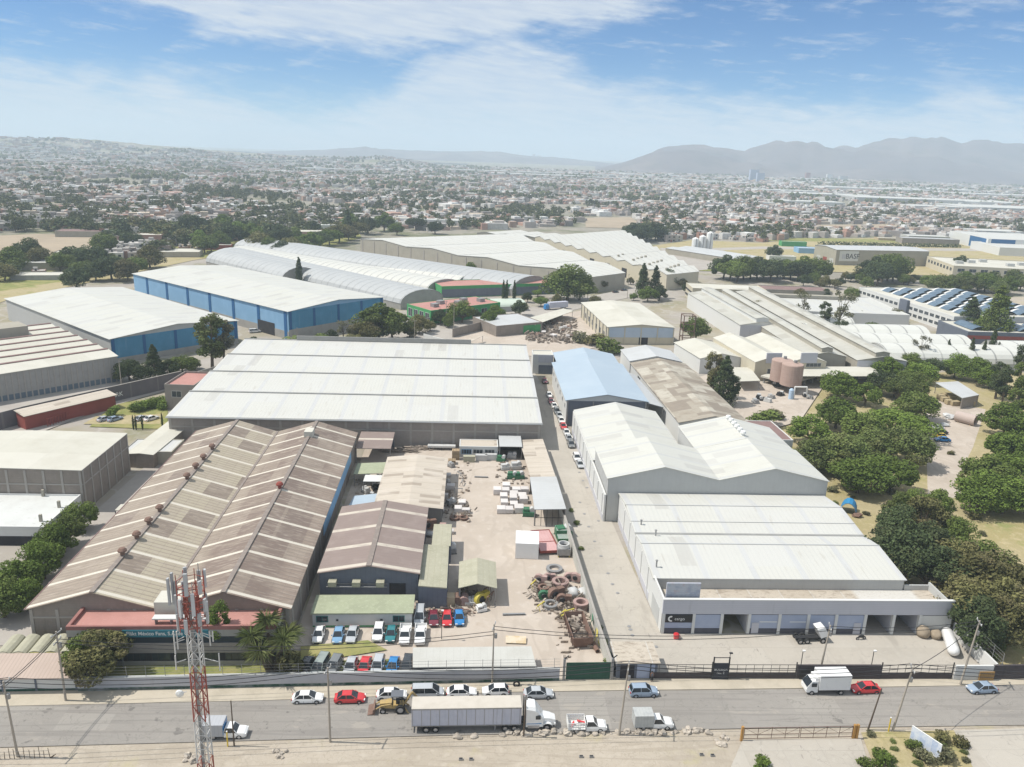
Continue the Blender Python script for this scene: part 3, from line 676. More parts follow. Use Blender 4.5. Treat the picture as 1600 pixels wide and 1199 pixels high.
# ------------------------------------------------------------------ D: white stepped warehouse
DX, DY, DW = -80.2, 206.2, 99.6
M_stepstrip = surf('dark_roof_strip', (.25, .25, .24), ('noise', .5, .4, .7, (.32, .32, .31), .6), rough=.8)
D = thing('stepped_warehouse', 'huge white warehouse with four stepped roof bands and a grey block front', 'warehouse', (DX, DY, 0), R(-.15))
bands = []
yb = 0.0
for k, (ln, zf, zb) in enumerate(((17.5, 7.6, 9.0), (18.5, 8.6, 10.0), (18.5, 9.4, 10.8), (20.5, 10.2, 11.2))):
    bands.append((yb, yb + ln, zf, zb)); yb += ln
prof = [(0, 0)]
prof = [(0, -.1), (yb, -.1)]
for a, b, zf, zb in reversed(bands): prof += [(b, zb), (a, zf)]
MB().prism(prof, 'x', 0, DW).build('wall', M_block, D)
for i, (a, b, zf, zb) in enumerate(bands):
    mb = MB(); mb.strip([(a - (.4 if i == 0 else .0), zf + .12), (b + .75, zb + .18)], 'x', -.4, DW + .4, .16); mb.build('roof', M_white_x, D)
    MB().box(-.42, b + .1, zb + .2, DW + .42, b + .95, zb + .34).build('gutter_or_step_strip', M_stepstrip, D)  # dark strip laid on top along the upper edge of each roof band
F = face_frame(D, 'front', DW, yb)
columns(D, F, fr(.4, DW - .4, 18), 0, 7.3, M_column, .6); beam(D, F, 0, DW, 4.6, 4.95, M_column); beam(D, F, 0, DW, 7.0, 7.35, M_column)
Fs = face_frame(D, 'right', DW, yb)
columns(D, Fs, fr(1, yb - 1, 9), 0, 7.3, M_column)
MB().box(18, yb + .1, 0, 80, yb + .5, 13.0).build('rear_parapet', M_concwall, D)
MB().box(-.5, -.75, 7.3, DW + .5, -.42, 7.55).build('gutter_or_step_strip', M_greyroof, D)

# ------------------------------------------------------------------ E: white halls along the alley
EX = 33.3
E1 = thing('loading_warehouse', 'low white warehouse with a lilac grey front of nine loading bays', 'warehouse', (EX, 118.1, 0))
EW = 50.6
ED = 43.0
MB().box(0, 10.0, -.05, .3, ED, 6.5).build('side_wall', M_whitewall, E1)
MB().box(0, 0, -.05, .3, 9.99, 6.6).build('side_wall', M_whitewall, E1)
MB().box(EW - 5.1, 7.6, 0, EW - 4.8, ED, 6.3).build('side_wall', M_greywall, E1)
MB().box(EW - .3, 0.31, 0, EW, 7.6, 5.9).build('side_wall', M_greywall, E1)
MB().box(EW - 4.79, 7.3, 0, EW - .3, 7.6, 5.4).build('rear_wall', M_greywall, E1)
mb = MB(); mb.strip([(7.2, 6.5), (18.0, 7.75), (23.5, 6.9), (24.0, 6.9), (34.5, 8.1), (ED, 7.0)], 'x', -.3, EW - 4.6, .18)
mb.build('roof', M_white_x, E1)
for yy, zz, tt_, mt in ((23.75, 6.92, .35, M_stepstrip), (18.0, 7.78, .12, M_greyroof), (34.5, 8.13, .12, M_greyroof), (28.2, 7.42, .06, M_greyroof)): MB().box(-.32, yy - tt_, zz, EW - 4.58, yy + tt_, zz + .06).build('roof_joint', mt, E1)
MB().box(.3, 7.3, 4.0, EW - 5.1, 7.6, 6.3).build('clerestory_wall', M_greywall, E1)
MB().box(.3, .35, 4.3, EW - .3, 7.28, 4.42).build('terrace', surf('dusty_terrace', (.43, .375, .305), ('noise', .3, .4, .65, (.37, .32, .25), .7), ('cell', (5.6, 30, 9), None, (.52, .47, .40), .7), ('stripe', 'x', 5.6, .16, (.5, .49, .46), .8), ('noise', .8, .5, .64, (.26, .215, .17), .7, (1, 2.5, 1)), ('band', 'x', 36, 47, (.55, .54, .51), .8, .6), ('noise', 2.5, .5, .7, (.33, .28, .23), .5), rough=.95), E1)
F = face_frame(E1, 'front', EW, 40)
mb = MB(); mb.box(-.05, -.12, 3.95, EW, .3, 6.62); mb.build('fascia', M_facade, E1)
MB().box(-.1, -.2, 6.62, EW + .05, .38, 6.74).build('coping', M_whitewall, E1)
cs = []
for px_ in (1037, 1081.5, 1125, 1167.5, 1214.5, 1259, 1302, 1347, 1391, 1431.5, 1481): cs.append(P(px_, 991).x - EX)
cs[0] = .25; cs[-1] = EW - .25
for c in cs:
    MB().box(c - .25, -.15, 0, c + .25, .35, 3.95).build('pier', M_whitewall, E1)
for i in range(10):
    a, b = cs[i] + .25, cs[i + 1] - .25
    if i in (2, 7, 8):
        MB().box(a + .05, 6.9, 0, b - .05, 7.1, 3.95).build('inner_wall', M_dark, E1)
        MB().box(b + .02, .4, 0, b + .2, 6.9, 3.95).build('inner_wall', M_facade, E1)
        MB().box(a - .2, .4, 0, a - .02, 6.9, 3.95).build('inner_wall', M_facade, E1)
        continue
    mt = M_whitewall if i == 9 else M_bay
    sh = MB().box(a, .02, 1.15, b, .25, 3.75).build('shutter', mt, E1)
    MB().box(a, .05, 3.75, b, .25, 3.95).build('shutter_box', M_bayband, E1)
    MB().box(a, -.02, 0, b, .26, 1.15).build('base_band', M_bayband if i < 9 else M_whitewall, E1)
    if i == 0:
        s_ = MB().box(a, -.06, 2.25, b, .0, 3.75).build('sign', M_black, E1)
        mb = MB()
        for k in range(14):
            t0, t1 = R(70 + k * 16), R(70 + (k + 1) * 16); r0, r1 = .28, .55
            mb.prism([(1.55 + r * math.cos(q), 2.98 + r * math.sin(q)) for r, q in ((r0, t0), (r1, t0), (r1, t1), (r0, t1))], 'y', -.09, -.07)
        mb.build('emblem', M_wpaint, s_)
        text('cargo', .78, (2.15, -.09, 2.72), (R(90), 0, 0), M_wpaint, s_, 'sign_lettering')
    if i in (3, 6):
        d0 = a + .3 if i == 3 else b - 1.6
        MB().box(d0, -.08, 0, d0 + 1.25, -.03, 2.3).build('door', M_facade, E1)
    if i in (3, 4):
        mb = MB(); mb.box(a + 1.6, -.02, 2.35, b - (.1 if i == 3 else .1), .015, 2.5); mb.build('painted_line', M_wpaint, E1)
bl = MB().box(.6, 1.0, 5.0, 6.4, 1.35, 9.1).build('sign_panel', wallm('faded_mural', (.46, .48, .52), ('noise', .5, .45, .62, (.29, .33, .42), .8), ('noise', 1.1, .55, .68, (.44, .37, .38), .7), ('noise', 1.6, .56, .7, (.36, .44, .47), .7), ('stripe', 'z', .35, .04, (.32, .33, .38), .6)), E1)
for k in (.9, 3.5, 6.1): MB().box(k - .06, 1.35, 5.12, k + .06, 2.6, 5.2).build('brace', M_steel, E1)
for k, py_ in enumerate((800, 840, 880)): pass
mb = MB()
for x_, y_ in ((1, 10.5), (3.5, 22.6), (1.5, 27)): mb.lathe([(0, 0), (.14, 0), (.14, 1.1), (.25, 1.15), (.25, 1.3), (0, 1.35)], (x_, y_, 7.0), 8)
mb.build('flue', M_steel, E1)

E2, _ = hall('twin_gable_hall', 'taller white hall with two broad gables facing the loading warehouse', 'warehouse', 30.6, 161.4, 49.2, 19.0, 0, 10.3, 2.9, 2, 'y', M_greywall, M_white_y, over=.3)
E2b, _ = hall('gabled_hall', 'white single gable hall behind the right half of the twin gables', 'warehouse', 55.2, 180.7, 24.0, 16.5, 0, 10.3, 2.9, 1, 'y', M_greywall, M_white_y, over=.3)
for k in range(6):
    MB().lathe([(0, 0), (.5, 0), (.5, .5), (.75, .7), (.6, 1.2), (0, 1.4)], (12.0, 2 + k * 2.4, 13.2), 10).build('roof_vent', M_wpaint, E2b)
E3, _ = hall('gabled_hall', 'lower white gabled hall between the blue roofed hall and the twin gables', 'warehouse', 30.4, 180.8, 23.5, 39.0, 0, 6.9, 2.6, 1, 'y', M_whitewall, M_white_y, over=.3)
# the tall white side wall along the alley
SW = thing('side_wall_block', 'tall blank white wall along the alley', 'wall', (30.2, 161, 0), R(0))
MB().box(-.25, 0, 0, .15, 59, 6.6).build('wall', M_whitewall, SW)
for k in range(9): MB().box(-.4, 2 + k * 6.5, 0, -.25, 2.4 + k * 6.5, 6.2).build('pilaster', M_whitewall, SW)
MB().box(-.36, 0.5, 0, -.255, 58.5, 1.6).build('base_band', M_facade, SW)
F = face_frame(E1, 'left', EW, 43)
beam(E1, F, 10.5, 42, 0, 1.6, M_facade, .06, 'base_band')
for a in (12, 18, 24, 30, 36): columns(E1, F, (a,), 0, 6.2, M_whitewall, .4, .12, 'pilaster')
door(E1, F, 2.2, 7.6, 3.6, M_greywall, 'roll_door')

# ------------------------------------------------------------------ F: pale blue roofed halls
F1, _ = hall('blue_roofed_hall', 'pale blue gable roofed hall with a dark open front beside the alley', 'warehouse', 28.7, 225.6, 24.0, 43.5, 0, 8.2, 2.0, 1, 'y', M_whitewall, M_blueroof, over=.5)
F = face_frame(F1, 'front', 24, 43)
MB().box(.5, -.07, 0, 23.5, .0, 8.0).build('dark_front', M_darkblue, F1)
columns(F1, F, (.3, 8, 16, 23.7), 0, 8.1, M_steel, .4, .2)
F = face_frame(F1, 'left', 24, 43)
for k in range(6): window(F1, F, 3 + k * 7, 4.6 + k * 7, 4.6, 6.2, bars=0)
F2, _ = hall('blue_roofed_hall', 'shorter pale blue hall directly behind the larger blue roofed hall', 'warehouse', 31.0, 269.5, 21.5, 19.0, 0, 7.0, 2.2, 1, 'y', M_darkblue, M_blueroof, over=.5)
quad_roof('side_canopy', 'grey strip canopy along the right side of the blue hall', 'canopy', [(53.3, 226), (58.0, 226), (56.5, 262), (53.3, 262)], 6.5, .15, M_greyroof, zs=[7.6, 6.4, 6.4, 7.6])
F3, _ = flat('gate_lodge', 'small white and grey lodge at the far end of the alley', 'lodge', 22.8, 284, 7.5, 7, 0, 7.4, M_whitewall, M_cream, par=.3)
MB().box(2.2, -.15, 0, 7.3, -.02, 3.4).build('door', M_darkblue, F3)
MB().box(2.0, -.1, 4.4, 7.5, -.02, 7.2).build('panel', M_facade, F3)

# ------------------------------------------------------------------ G: rusty roof
G1, _ = hall('rusty_roofed_hall', 'long low hall with a rusty patched roof left of the dark araucaria tree', 'workshop', 59.2, 211.5, 19.8, 66, R(1.2), 6.6, 2.0, 1, 'y', M_whitewall, M_rust, over=.4)
G1b, _ = hall('grey_roofed_hall', 'grey gable roofed hall behind the rusty roof', 'workshop', 57.6, 277.9, 19.0, 17, R(1.2), 7.2, 2.0, 1, 'y', M_whitewall, M_greyroof, over=.3)
F = face_frame(G1b, 'left', 19, 17); window(G1, face_frame(G1, 'left', 20, 66), 50, 54, 2.5, 5.5, bars=1)
G2, _ = flat('maroon_roofed_block', 'low block with a flat maroon roof beside the twin gables', 'workshop', 72.6, 197.6, 14, 16.0, R(1), 6.8, M_whitewall, M_maroon, par=.15)
MB().box(3.5, 8, 6.7, 4.6, 9, 8.3).build('chimney', M_black, G2)

# ------------------------------------------------------------------ H: cream hall with pale blue front
H1, _ = hall('cream_hall', 'cream flat gabled hall with a pale blue panelled front in the background centre', 'factory', 58.6, 334.5, 29.5, 58, R(4), 7.6, 1.3, 1, 'y', M_creamwall, M_cream, over=.3)
F = face_frame(H1, 'front', 29.5, 58)
beam(H1, F, .2, 29.3, 3.2, 7.5, M_sky1 if 0 else surf('powder_blue_panel', (.43, .50, .58), ('noise', .3, .4, .7, (.38, .45, .53), .6), rough=.8), .1, 'cladding_panel')
columns(H1, F, (.3, 7.5, 14.75, 22, 29.2), 0, 7.6, M_creamwall, .45, .25); door(H1, F, 14, 18, 4.0, M_dark)
Fl = face_frame(H1, 'left', 29.5, 58); columns(H1, Fl, fr(2, 56, 9), 0, 7.4, M_steel, .4, .3)
for k in range(6): window(H1, Fl, 5 + k * 8, 8 + k * 8, 2, 4.6, bars=1)
H2 = thing('steel_rack', 'bare steel frame tower beside the cream hall', 'frame', (92, 337, 0))
for a in (0, 5):
    for b in (0, 5): MB().cbox(a, b, 0, .35, .35, 13).build('post', M_rustmetal, H2)
for z_ in (3, 6, 9, 12.7):
    mb = MB(); mb.box(-.1, -.1, z_, 5.1, .1, z_ + .3); mb.box(-.1, 4.9, z_, 5.1, 5.1, z_ + .3); mb.box(-.1, .1, z_, .1, 4.9, z_ + .3); mb.box(4.9, .1, z_, 5.1, 4.9, z_ + .3); mb.build('beam', M_rustmetal, H2)

# ------------------------------------------------------------------ I: long factory with raised roof monitors
def long_factory(lbl, pf, pb, w, eave, wm, rm, monitor=True, face=None, gable=1.6, z=0):
    a, b = P(*pf, eave), P(*pb, eave); d = b - a; L_ = d.length
    rz = math.atan2(d.y, d.x) - math.pi / 2
    root, rf = hall('long_factory_hall', lbl, 'factory', a.x, a.y, w, L_, rz, eave, gable, 1, 'y', wm, rm, over=.3)
    if monitor:
        mb = MB(); mb.prism([(w * .36, eave + gable * .6), (w * .64, eave + gable * .6), (w * .64, eave + gable + 1.4), (w * .5, eave + gable + 1.9), (w * .36, eave + gable + 1.4)], 'y', .4, L_ - .4)
        mo = mb.build('roof_monitor', wm, root)
        mb = MB(); mb.strip([(w * .34, eave + gable + 1.45), (w * .5, eave + gable + 2.0), (w * .66, eave + gable + 1.45)], 'y', .1, L_ - .1, .1); mb.build('monitor_roof', rm, mo)
    F = face_frame(root, 'front', w, L_)
    if face: beam(root, F, .1, w - .1, .1, eave - .05, face, .08, 'front_panel')
    return root, F
M_gf = roofm('weathered_grey_roof', (.46, .45, .40), ('noise', .08, .4, .65, (.39, .38, .33), .7), ('noise', .5, .5, .72, (.52, .51, .47), .5, (.3, 1.2, 1)), ('stripe', 'y', 1.2, .12, (.36, .35, .31), .5), ('cell', (4, 7, 60), .8, (.32, .30, .25), .5))
I1, F = long_factory('long grey roofed factory hall with a pale blue front wall', (1157, 508), (1075, 458), 20, 8.0, M_whitewall, M_gf, face=M_facade)
I2, F = long_factory('longest monitor roofed factory hall ending near the pink silos', (1262, 556), (1112, 461), 15, 7.5, M_tanwall, M_gf)
I3, F = long_factory('monitor roofed factory hall nearest the white arched sheds', (1340, 563), (1150, 456), 19, 7.5, M_tanwall, M_gf, face=M_facade)
I4, _ = hall('works_building', 'cream works building with a curved parapet and arched windows', 'factory', 104, 279, 28, 40, R(6), 7.5, 2.2, 2, 'y', M_creamwall, M_cream, over=.1)
F = face_frame(I4, 'front', 28, 40)
for k in range(4): window(I4, F, 5 + k * 4.2, 6.6 + k * 4.2, 2.6, 5, bars=0)
MB().box(4.0, -.25, 7.2, 10.0, .25, 11.0).build('parapet', M_facade, I4); MB().box(17.5, -.25, 7.2, 24.0, .25, 11.0).build('parapet', M_facade, I4)
door(I4, F, 21, 25, 4, M_dark); window(I4, F, 20, 26, 5.6, 7.1, bars=3)
I5, _ = hall('works_building', 'small cream gabled works building left of the araucaria', 'factory', 86.5, 289, 17, 26, R(8), 6.0, 1.8, 1, 'y', M_whitewall, M_cream, over=.3)
quad_roof('works_canopy', 'pale green canopy with a teal tarp below beside the araucaria', 'canopy', [P(1155, 596, 4), P(1188, 595, 4), P(1172, 574, 4), P(1138, 574, 4)], 4, .15, M_greenroof if 0 else M_cream, M_dark, closed=(2,))
quad_roof('long_canopy', 'long pale canopy behind the pink silos', 'canopy', [P(1245, 588, 5), P(1375, 588, 5), P(1365, 573, 5), P(1245, 573, 5)], 5, .15, M_cream, M_darkblue, closed=(2,))
M_silo = surf('dusty_pink_silo', (.40, .29, .245), ('noise', .4, .4, .7, (.34, .24, .20), .6), ('stripe', 'z', 1.4, .08, (.3, .21, .18), .6), ('noise', .8, .55, .75, (.25, .18, .15), .4, (1, 1, .15)), rough=.85)
SP = thing('silo_platform', 'raised concrete platform carrying the pink silos', 'platform', tuple(P(1231, 600)), R(38))
MB().box(-9, -6, 2.6, 9, 6, 3.2).build('deck', M_cream, SP)
for a in (-8, -2.6, 2.6, 8):
    for b in (-5, 5): MB().cbox(a, b, 0, .6, .6, 2.6).build('post', M_concwall, SP)
for k, (px_, py_, lb) in enumerate(((1219, 594, 'left dusty pink silo on the raised platform'), (1235, 601, 'right dusty pink silo nearer the pipework'))):
    p = P(px_, py_, 3.2); s = thing('silo', lb, 'silo', tuple(p), 0, 'pink silos')
    MB().lathe([(0, 0), (3.7, 0), (3.7, 7.2), (3.55, 7.5), (0, 8.0)], n=28).build('tank', M_silo, s, smooth=False)
    MB().lathe([(0, 7.9), (.6, 7.8), (.6, 8.8), (0, 8.9)], (.8, 0, 0), 10).build('hatch', M_steel, s)
pw = thing('pipework', 'white looped pipe with blue filter tank beside the silos', 'pipe', tuple(P(1244, 625)))
MB().path([(-1, 0, 0), (-1, 0, 4.6), (3.2, 0, 4.6), (3.4, 0, 2.0), (5, 0, .8)], .28, 8).build('pipe', M_wpaint, pw)
MB().lathe([(0, 0), (.8, 0), (.8, 3.4), (.4, 3.9), (0, 4)], (-2.2, -.4, .2), 14).build('filter_tank', surf('pale_blue_tank', (.4, .52, .66), rough=.5), pw)

# ------------------------------------------------------------------ J: white arched sheds (axis across the picture)
def barrels(name, lbl, cat, a, b, depth, n, eave, rise, wm, rm, group=None):
    """n barrels lying along a->b, stacked to the back"""
    d = b - a; L_ = d.length; rz = math.atan2(d.y, d.x)
    return hall(name, lbl, cat, a.x, a.y, L_, depth, rz, eave, rise, n, 'x', wm, rm, over=.15, arch=True, group=group)
barrels('arched_shed', 'nearest row of white arched sheds beside the green grove', 'shed', Vector((166, 302, 0)), Vector((222, 303, 0)), 18, 1, 3.2, 5.2, M_greywall, M_archw, 'white arched sheds')
barrels('arched_shed', 'second row of white arched sheds behind the nearest one', 'shed', Vector((158, 321, 0)), Vector((214, 322, 0)), 18, 1, 3.2, 5.2, M_greywall, M_archw, 'white arched sheds')
barrels('arched_shed', 'third row of white arched sheds in front of the skylight office', 'shed', Vector((150, 340, 0)), Vector((206, 341, 0)), 18, 1, 3.2, 5.2, M_greywall, M_archw, 'white arched sheds')
barrels('arched_shed', 'small white arched shed at the right end of the row beside the tall conifer', 'shed', Vector((226, 318, 0)), Vector((248, 318.5, 0)), 18, 1, 2.4, 4.6, M_greywall, M_archw, 'white arched sheds')
barrels('arched_shed', 'farthest small white arched shed left of the red roofed yard', 'shed', Vector((152, 366, 0)), Vector((183, 367, 0)), 17, 1, 3, 4.6, M_greywall, M_archw, 'white arched sheds')
J2, _ = flat('white_block_hall', 'broad low white hall behind the bare eucalyptus trees', 'factory', 160, 394, 62, 52, R(-4), 6, M_whitewall, M_white_x, par=.3)
MB().box(2, 40, 6, 50, 44, 7.6).build('roof_monitor', M_tanwall, J2)
J3, _ = flat('brown_strip_roof', 'long thin brown roofed hall in front of the tree belt', 'factory', 146, 462, 66, 16, R(-2), 6, M_tanwall, M_maroon, par=.3)
J4, _ = flat('banded_office', 'cream office block with dark green bands at the end of the long roofs', 'office', 125, 446, 42, 20, R(-4), 8.0, M_creamwall, M_cream, par=.4)
F = face_frame(J4, 'front', 42, 20); beam(J4, F, .2, 41.8, 4.6, 5.6, M_greenwall if 0 else M_dark, .07, 'window_band'); beam(J4, F, .2, 41.8, 1.4, 2.6, M_dark, .07, 'window_band')
F = face_frame(J4, 'left', 42, 20); beam(J4, F, .2, 19.8, 4.6, 5.6, M_dark, .07, 'window_band'); beam(J4, F, .2, 19.8, 1.4, 2.6, M_dark, .07, 'window_band')

# ------------------------------------------------------------------ K: long office with curved blue skylights
ka, kb = P(1491, 496, 8), P(1343, 450, 8); d = kb - ka
K, _ = flat('skylight_office', 'long cream office building with rows of curved blue skylights on its roof', 'office', ka.x, ka.y, 62, d.length, math.atan2(d.y, d.x) - math.pi / 2, 8.5, M_whitewall, M_cream, par=.4)
KL = d.length
F = face_frame(K, 'left', 62, KL)
for r_ in (4.9, 1.6):
    for k in range(int(KL / 4.6)): window(K, F, 1.6 + k * 4.6, 5.0 + k * 4.6, r_, r_ + 1.7, bars=2)
MB().box(-1.6, KL * .42, 0, -.02, KL * .42 + 7, 9.5).build('stair_tower', M_darkblue, K)
for i in range(5):
    for j in range(7):
        u0 = 8 + i * 10.5; v0 = 6 + j * (KL - 12) / 7
        mb = MB(); mb.strip([(u0 + 9.4 * q / 6, 8.3 + 1.9 * math.sin(math.pi * q / 6)) for q in range(7)], 'y', v0, v0 + 6.4, .1)
        mb.build('skylight', M_skylight, K)
        mb = MB(); mb.prism([(u0 + 9.4 * q / 6, 8.2 + 1.9 * math.sin(math.pi * q / 6)) for q in range(7)], 'y', v0 + 6.41, v0 + 8.2); mb.build('skylight_curb', M_whitewall, K)
K2, _ = flat('red_yard_block', 'low building with a red front strip and grey skylit roof at the right edge', 'office', 226, 347, 60, 26, R(-2), 7, M_darkblue, M_cream, par=.4)
beam(K2, face_frame(K2, 'front', 60, 26), .1, 60, 3.6, 5.2, M_redwall, .07, 'red_band')
for i in range(5): MB().strip([(4 + i * 11 + 8 * q / 6, 7.0 + 1.6 * math.sin(math.pi * q / 6)) for q in range(7)], 'y', 4, 20, .1).build('skylight', M_skylight, K2)

# ------------------------------------------------------------------ L: warehouse with a company name
a, b = P(1304, 415), P(1448, 417); d = b - a
L_, _ = hall('tan_warehouse', 'long tan warehouse lettered BASF standing alone in dry grass', 'warehouse', a.x, a.y, d.length, 34, math.atan2(d.y, d.x), 12.5, 1.2, 1, 'x', M_tanwall, M_greyroof, over=.4)
F = face_frame(L_, 'front', d.length, 34)
s_ = beam(L_, F, 3.0, 19.5, 3.6, 11.6, M_whitewall, .1, 'sign')
text('BASF', 5.6, (8.4, -.14, 5.6), (R(90), 0, 0), surf('dark_lettering', (.05, .05, .06), rough=.6), s_, 'sign_lettering', .04)
mb = MB(); mb.box(5.2, -.13, 5.4, 6.6, -.1, 9); mb.box(7.0, -.13, 5.4, 8.4, -.1, 9); mb.build('emblem', M_facade, s_)
F = face_frame(L_, 'left', d.length, 34)
for k in range(3): door(L_, F, 3 + k * 10, 9 + k * 10, 5, M_redwall if k == 1 else M_greywall, 'dock_door')
L2, _ = flat('blue_end_factory', 'white factory with a bright blue end wall at the right edge', 'factory', *P(1541, 392)[:2], 120, 90, R(-8), 12, M_whitewall, M_white_x, par=.4)
beam(L2, face_frame(L2, 'left', 120, 90), 4, 40, 1, 11.6, M_navy, .1, 'blue_panel'); beam(L2, face_frame(L2, 'front', 120, 90), 3, 26, 1, 11.6, M_navy, .1, 'blue_panel')
L3, _ = flat('tan_office', 'low tan office with cluttered roof right of the BASF warehouse', 'office', *P(1487, 434)[:2], 75, 60, R(-12), 9, M_creamwall, M_cream, par=.6)
for k in range(5): MB().box(8 + k * 12, 18 + (k % 3) * 10, 8.3, 13 + k * 12, 22 + (k % 3) * 10, 10.6).build('roof_unit', M_greywall, L3)
F = face_frame(L3, 'left', 75, 60)
for k in range(8): window(L3, F, 3 + k * 7, 7 + k * 7, 4.5, 7, bars=1)
F = face_frame(L3, 'front', 75, 60)
for k in range(9): window(L3, F, 3 + k * 8, 8 + k * 8, 4.5, 7, bars=1)
L4, _ = flat('white_store', 'pale flat roofed store behind the tan office', 'warehouse', *P(1560, 400)[:2], 70, 60, R(-8), 8, M_whitewall, M_white_x, par=.4)

# ------------------------------------------------------------------ M: big white ridged factories in the background
def ridged(lbl, fl, fr_, bl_, eave, rise, n, wm, rm, name='ridged_factory', doors=0):
    a, b, c = P(*fl, eave), P(*fr_, eave), P(*bl_, eave)
    d = b - a; rz = math.atan2(d.y, d.x); w = d.length; dep = (c - a).length
    root, _ = hall(name, lbl, 'factory', a.x, a.y, w, dep, rz, eave, rise, n, 'y', wm, rm, over=.3)
    return root, w, dep
def ridged2(lbl, corner, left, right, eave, rise, n, wm, rm, axis='x', doors=0, name='ridged_factory', over=.3):
    """corner nearest the camera, then the far ends of its left and right walls (square plan)"""
    a, l, r = P(*corner, eave), P(*left, eave), P(*right, eave)
    dl = l - a; rz = math.atan2(dl.y, dl.x) - math.pi / 2     # local +y runs along the left wall
    lx = Vector((math.cos(rz), math.sin(rz), 0)); w = max(20, (r - a).dot(lx)); dep = dl.length
    root, _ = hall(name, lbl, 'factory', a.x, a.y, w, dep, rz, eave, rise, n, axis, wm, rm, over=over)
    return root, w, dep
def fan_factory(lbl, A_, B_, C_, D_, eave, rise, n, wm, rm):
    """A near end of the left wall, B its far end, C far end and D near end of the right wall"""
    a, b, c, d = (P(*q, eave) for q in (A_, B_, C_, D_)); dl = b - a; rz = math.atan2(dl.y, dl.x) - math.pi / 2
    root = thing('ridged_factory', lbl, 'factory', (a.x, a.y, 0), rz); rot = Matrix.Rotation(-rz, 3, 'Z')
    a, b, c, d = (rot @ Vector((q.x - root.location.x, q.y - root.location.y, 0)) for q in (a, b, c, d))
    m_ = 2 * n; mb = MB(); rf = MB(); L0 = []
    for i in range(m_ + 1):
        f = i / m_; z = eave + (rise if i % 2 else 0); l = a.lerp(b, f); r = d.lerp(c, f); L0.append((l, r, z))
    for (l, r, z), (l2, r2, z2) in zip(L0[:-1], L0[1:]):
        mb.face([(l.x, l.y, -.1), (l2.x, l2.y, -.1), (l2.x, l2.y, z2), (l.x, l.y, z)]); mb.face([(r.x, r.y, -.1), (r2.x, r2.y, -.1), (r2.x, r2.y, z2), (r.x, r.y, z)])
        rf.rings([[(l.x - .3, l.y, z + .1), (r.x + .3, r.y, z + .1), (r.x + .3, r.y, z + .25), (l.x - .3, l.y, z + .25)], [(l2.x - .3, l2.y, z2 + .1), (r2.x + .3, r2.y, z2 + .1), (r2.x + .3, r2.y, z2 + .25), (l2.x - .3, l2.y, z2 + .25)]])
    for l, r, z in (L0[0], L0[-1]): mb.face([(l.x, l.y, -.1), (r.x, r.y, -.1), (r.x, r.y, z + .1), (l.x, l.y, z + .1)])
    mb.build('wall', wm, root); rf.build('roof', rm, root)
    for l, r, z in L0[2:-1:max(2, 2 * (n // 3))]:
        MB().rings([[(l.x, l.y - .6, z + .27), (r.x, r.y - .6, z + .27), (r.x, r.y + .6, z + .27), (l.x, l.y + .6, z + .27)], [(l.x, l.y - .6, z + .33), (r.x, r.y - .6, z + .33), (r.x, r.y + .6, z + .33), (l.x, l.y + .6, z + .33)]]).build('valley_gutter', M_stepstrip, root)
    return root, (d - a).length, dl.length
M1, w, dep = fan_factory('first big white roofed factory with grey side wall behind the arched sheds', (922, 434), (563, 374), (800, 366), (977, 427), 9.5, 2.0, 4, M_tanwall, M_saw)
F = face_frame(M1, 'left', w, dep); columns(M1, F, fr(3, dep - 3, 16), 0, 9.3, M_column, .8, .25)
M2, w, dep = fan_factory('second big white roofed factory with cream wall and a row of dark loading doors', (1042, 430), (836, 371), (972, 361), (1092, 425), 9.5, 1.9, 10, M_creamwall, M_saw)
F = face_frame(M2, 'left', w, dep)
for k in range(7): door(M2, F, dep * (.12 + .115 * k), dep * (.12 + .115 * k) + 7, 6, M_dark, 'loading_door', .15)
for k in range(14): MB().lathe([(0, 0), (1, 0), (1, 1.2), (0, 1.6)], (w * (.2 + .2 * (k % 4)), dep * (.05 + .025 * k), 11.0), 8).build('roof_vent', M_tanwall, M2)
M3, w, dep = fan_factory('far white roofed factory strip behind the first big one', (838, 372), (745, 364), (800, 361), (880, 368), 9, 1.2, 3, M_tanwall, M_saw)
M4, w, dep = ridged2('farther low grey roofed factory in the bare lot', (1150, 405), (1040, 388), (1180, 400), 5, .8, 2, M_tanwall, M_greyroof, 'y')
for px_, py_, hh in ((1085, 394, 13), (1096, 394, 15), (1107, 394, 18)):
    p = P(px_, py_); s = thing('storage_silo', {13: 'shortest white silo of three in the tan field', 15: 'middle white silo of three in the tan field', 18: 'tallest white silo of three in the tan field'}[hh], 'silo', tuple(p), 0, 'three white silos')
    MB().lathe([(0, 0), (3, 0), (3, hh - 1.5), (0, hh)], n=18).build('tank', M_wpaint, s); MB().cbox(0, -3.1, 0, .5, .3, hh - 1).build('ladder', M_steel, s)

# ------------------------------------------------------------------ N: arched roofed sheds left of centre
def barrel2(lbl, p0, p1, w, eave, rise, rm, wm, name='arched_hall', group='arched halls'):
    """one long barrel: p0/p1 are the near-right and far-left ends of its left edge"""
    a, b = P(*p0, eave), P(*p1, eave); d = b - a; rz = math.atan2(d.y, d.x) - math.pi / 2
    return hall(name, lbl, 'shed', a.x, a.y, w, d.length, rz, eave, rise, 1, 'y', wm, rm, over=.2, arch=True, group=group)
M_arch_y = roofm('silver_barrel_roof', (.38, .39, .39), ('stripe', 'y', 6.0, .9, (.24, .25, .25), .8), ('noise', .08, .4, .7, (.41, .42, .415), .6), ('noise', .8, .5, .75, (.53, .53, .52), .4))
M_archw_y = roofm('pale_barrel_roof', (.525, .52, .475), ('stripe', 'y', 6.0, .9, (.28, .28, .275), .8), ('noise', .1, .4, .7, (.52, .52, .49), .6))
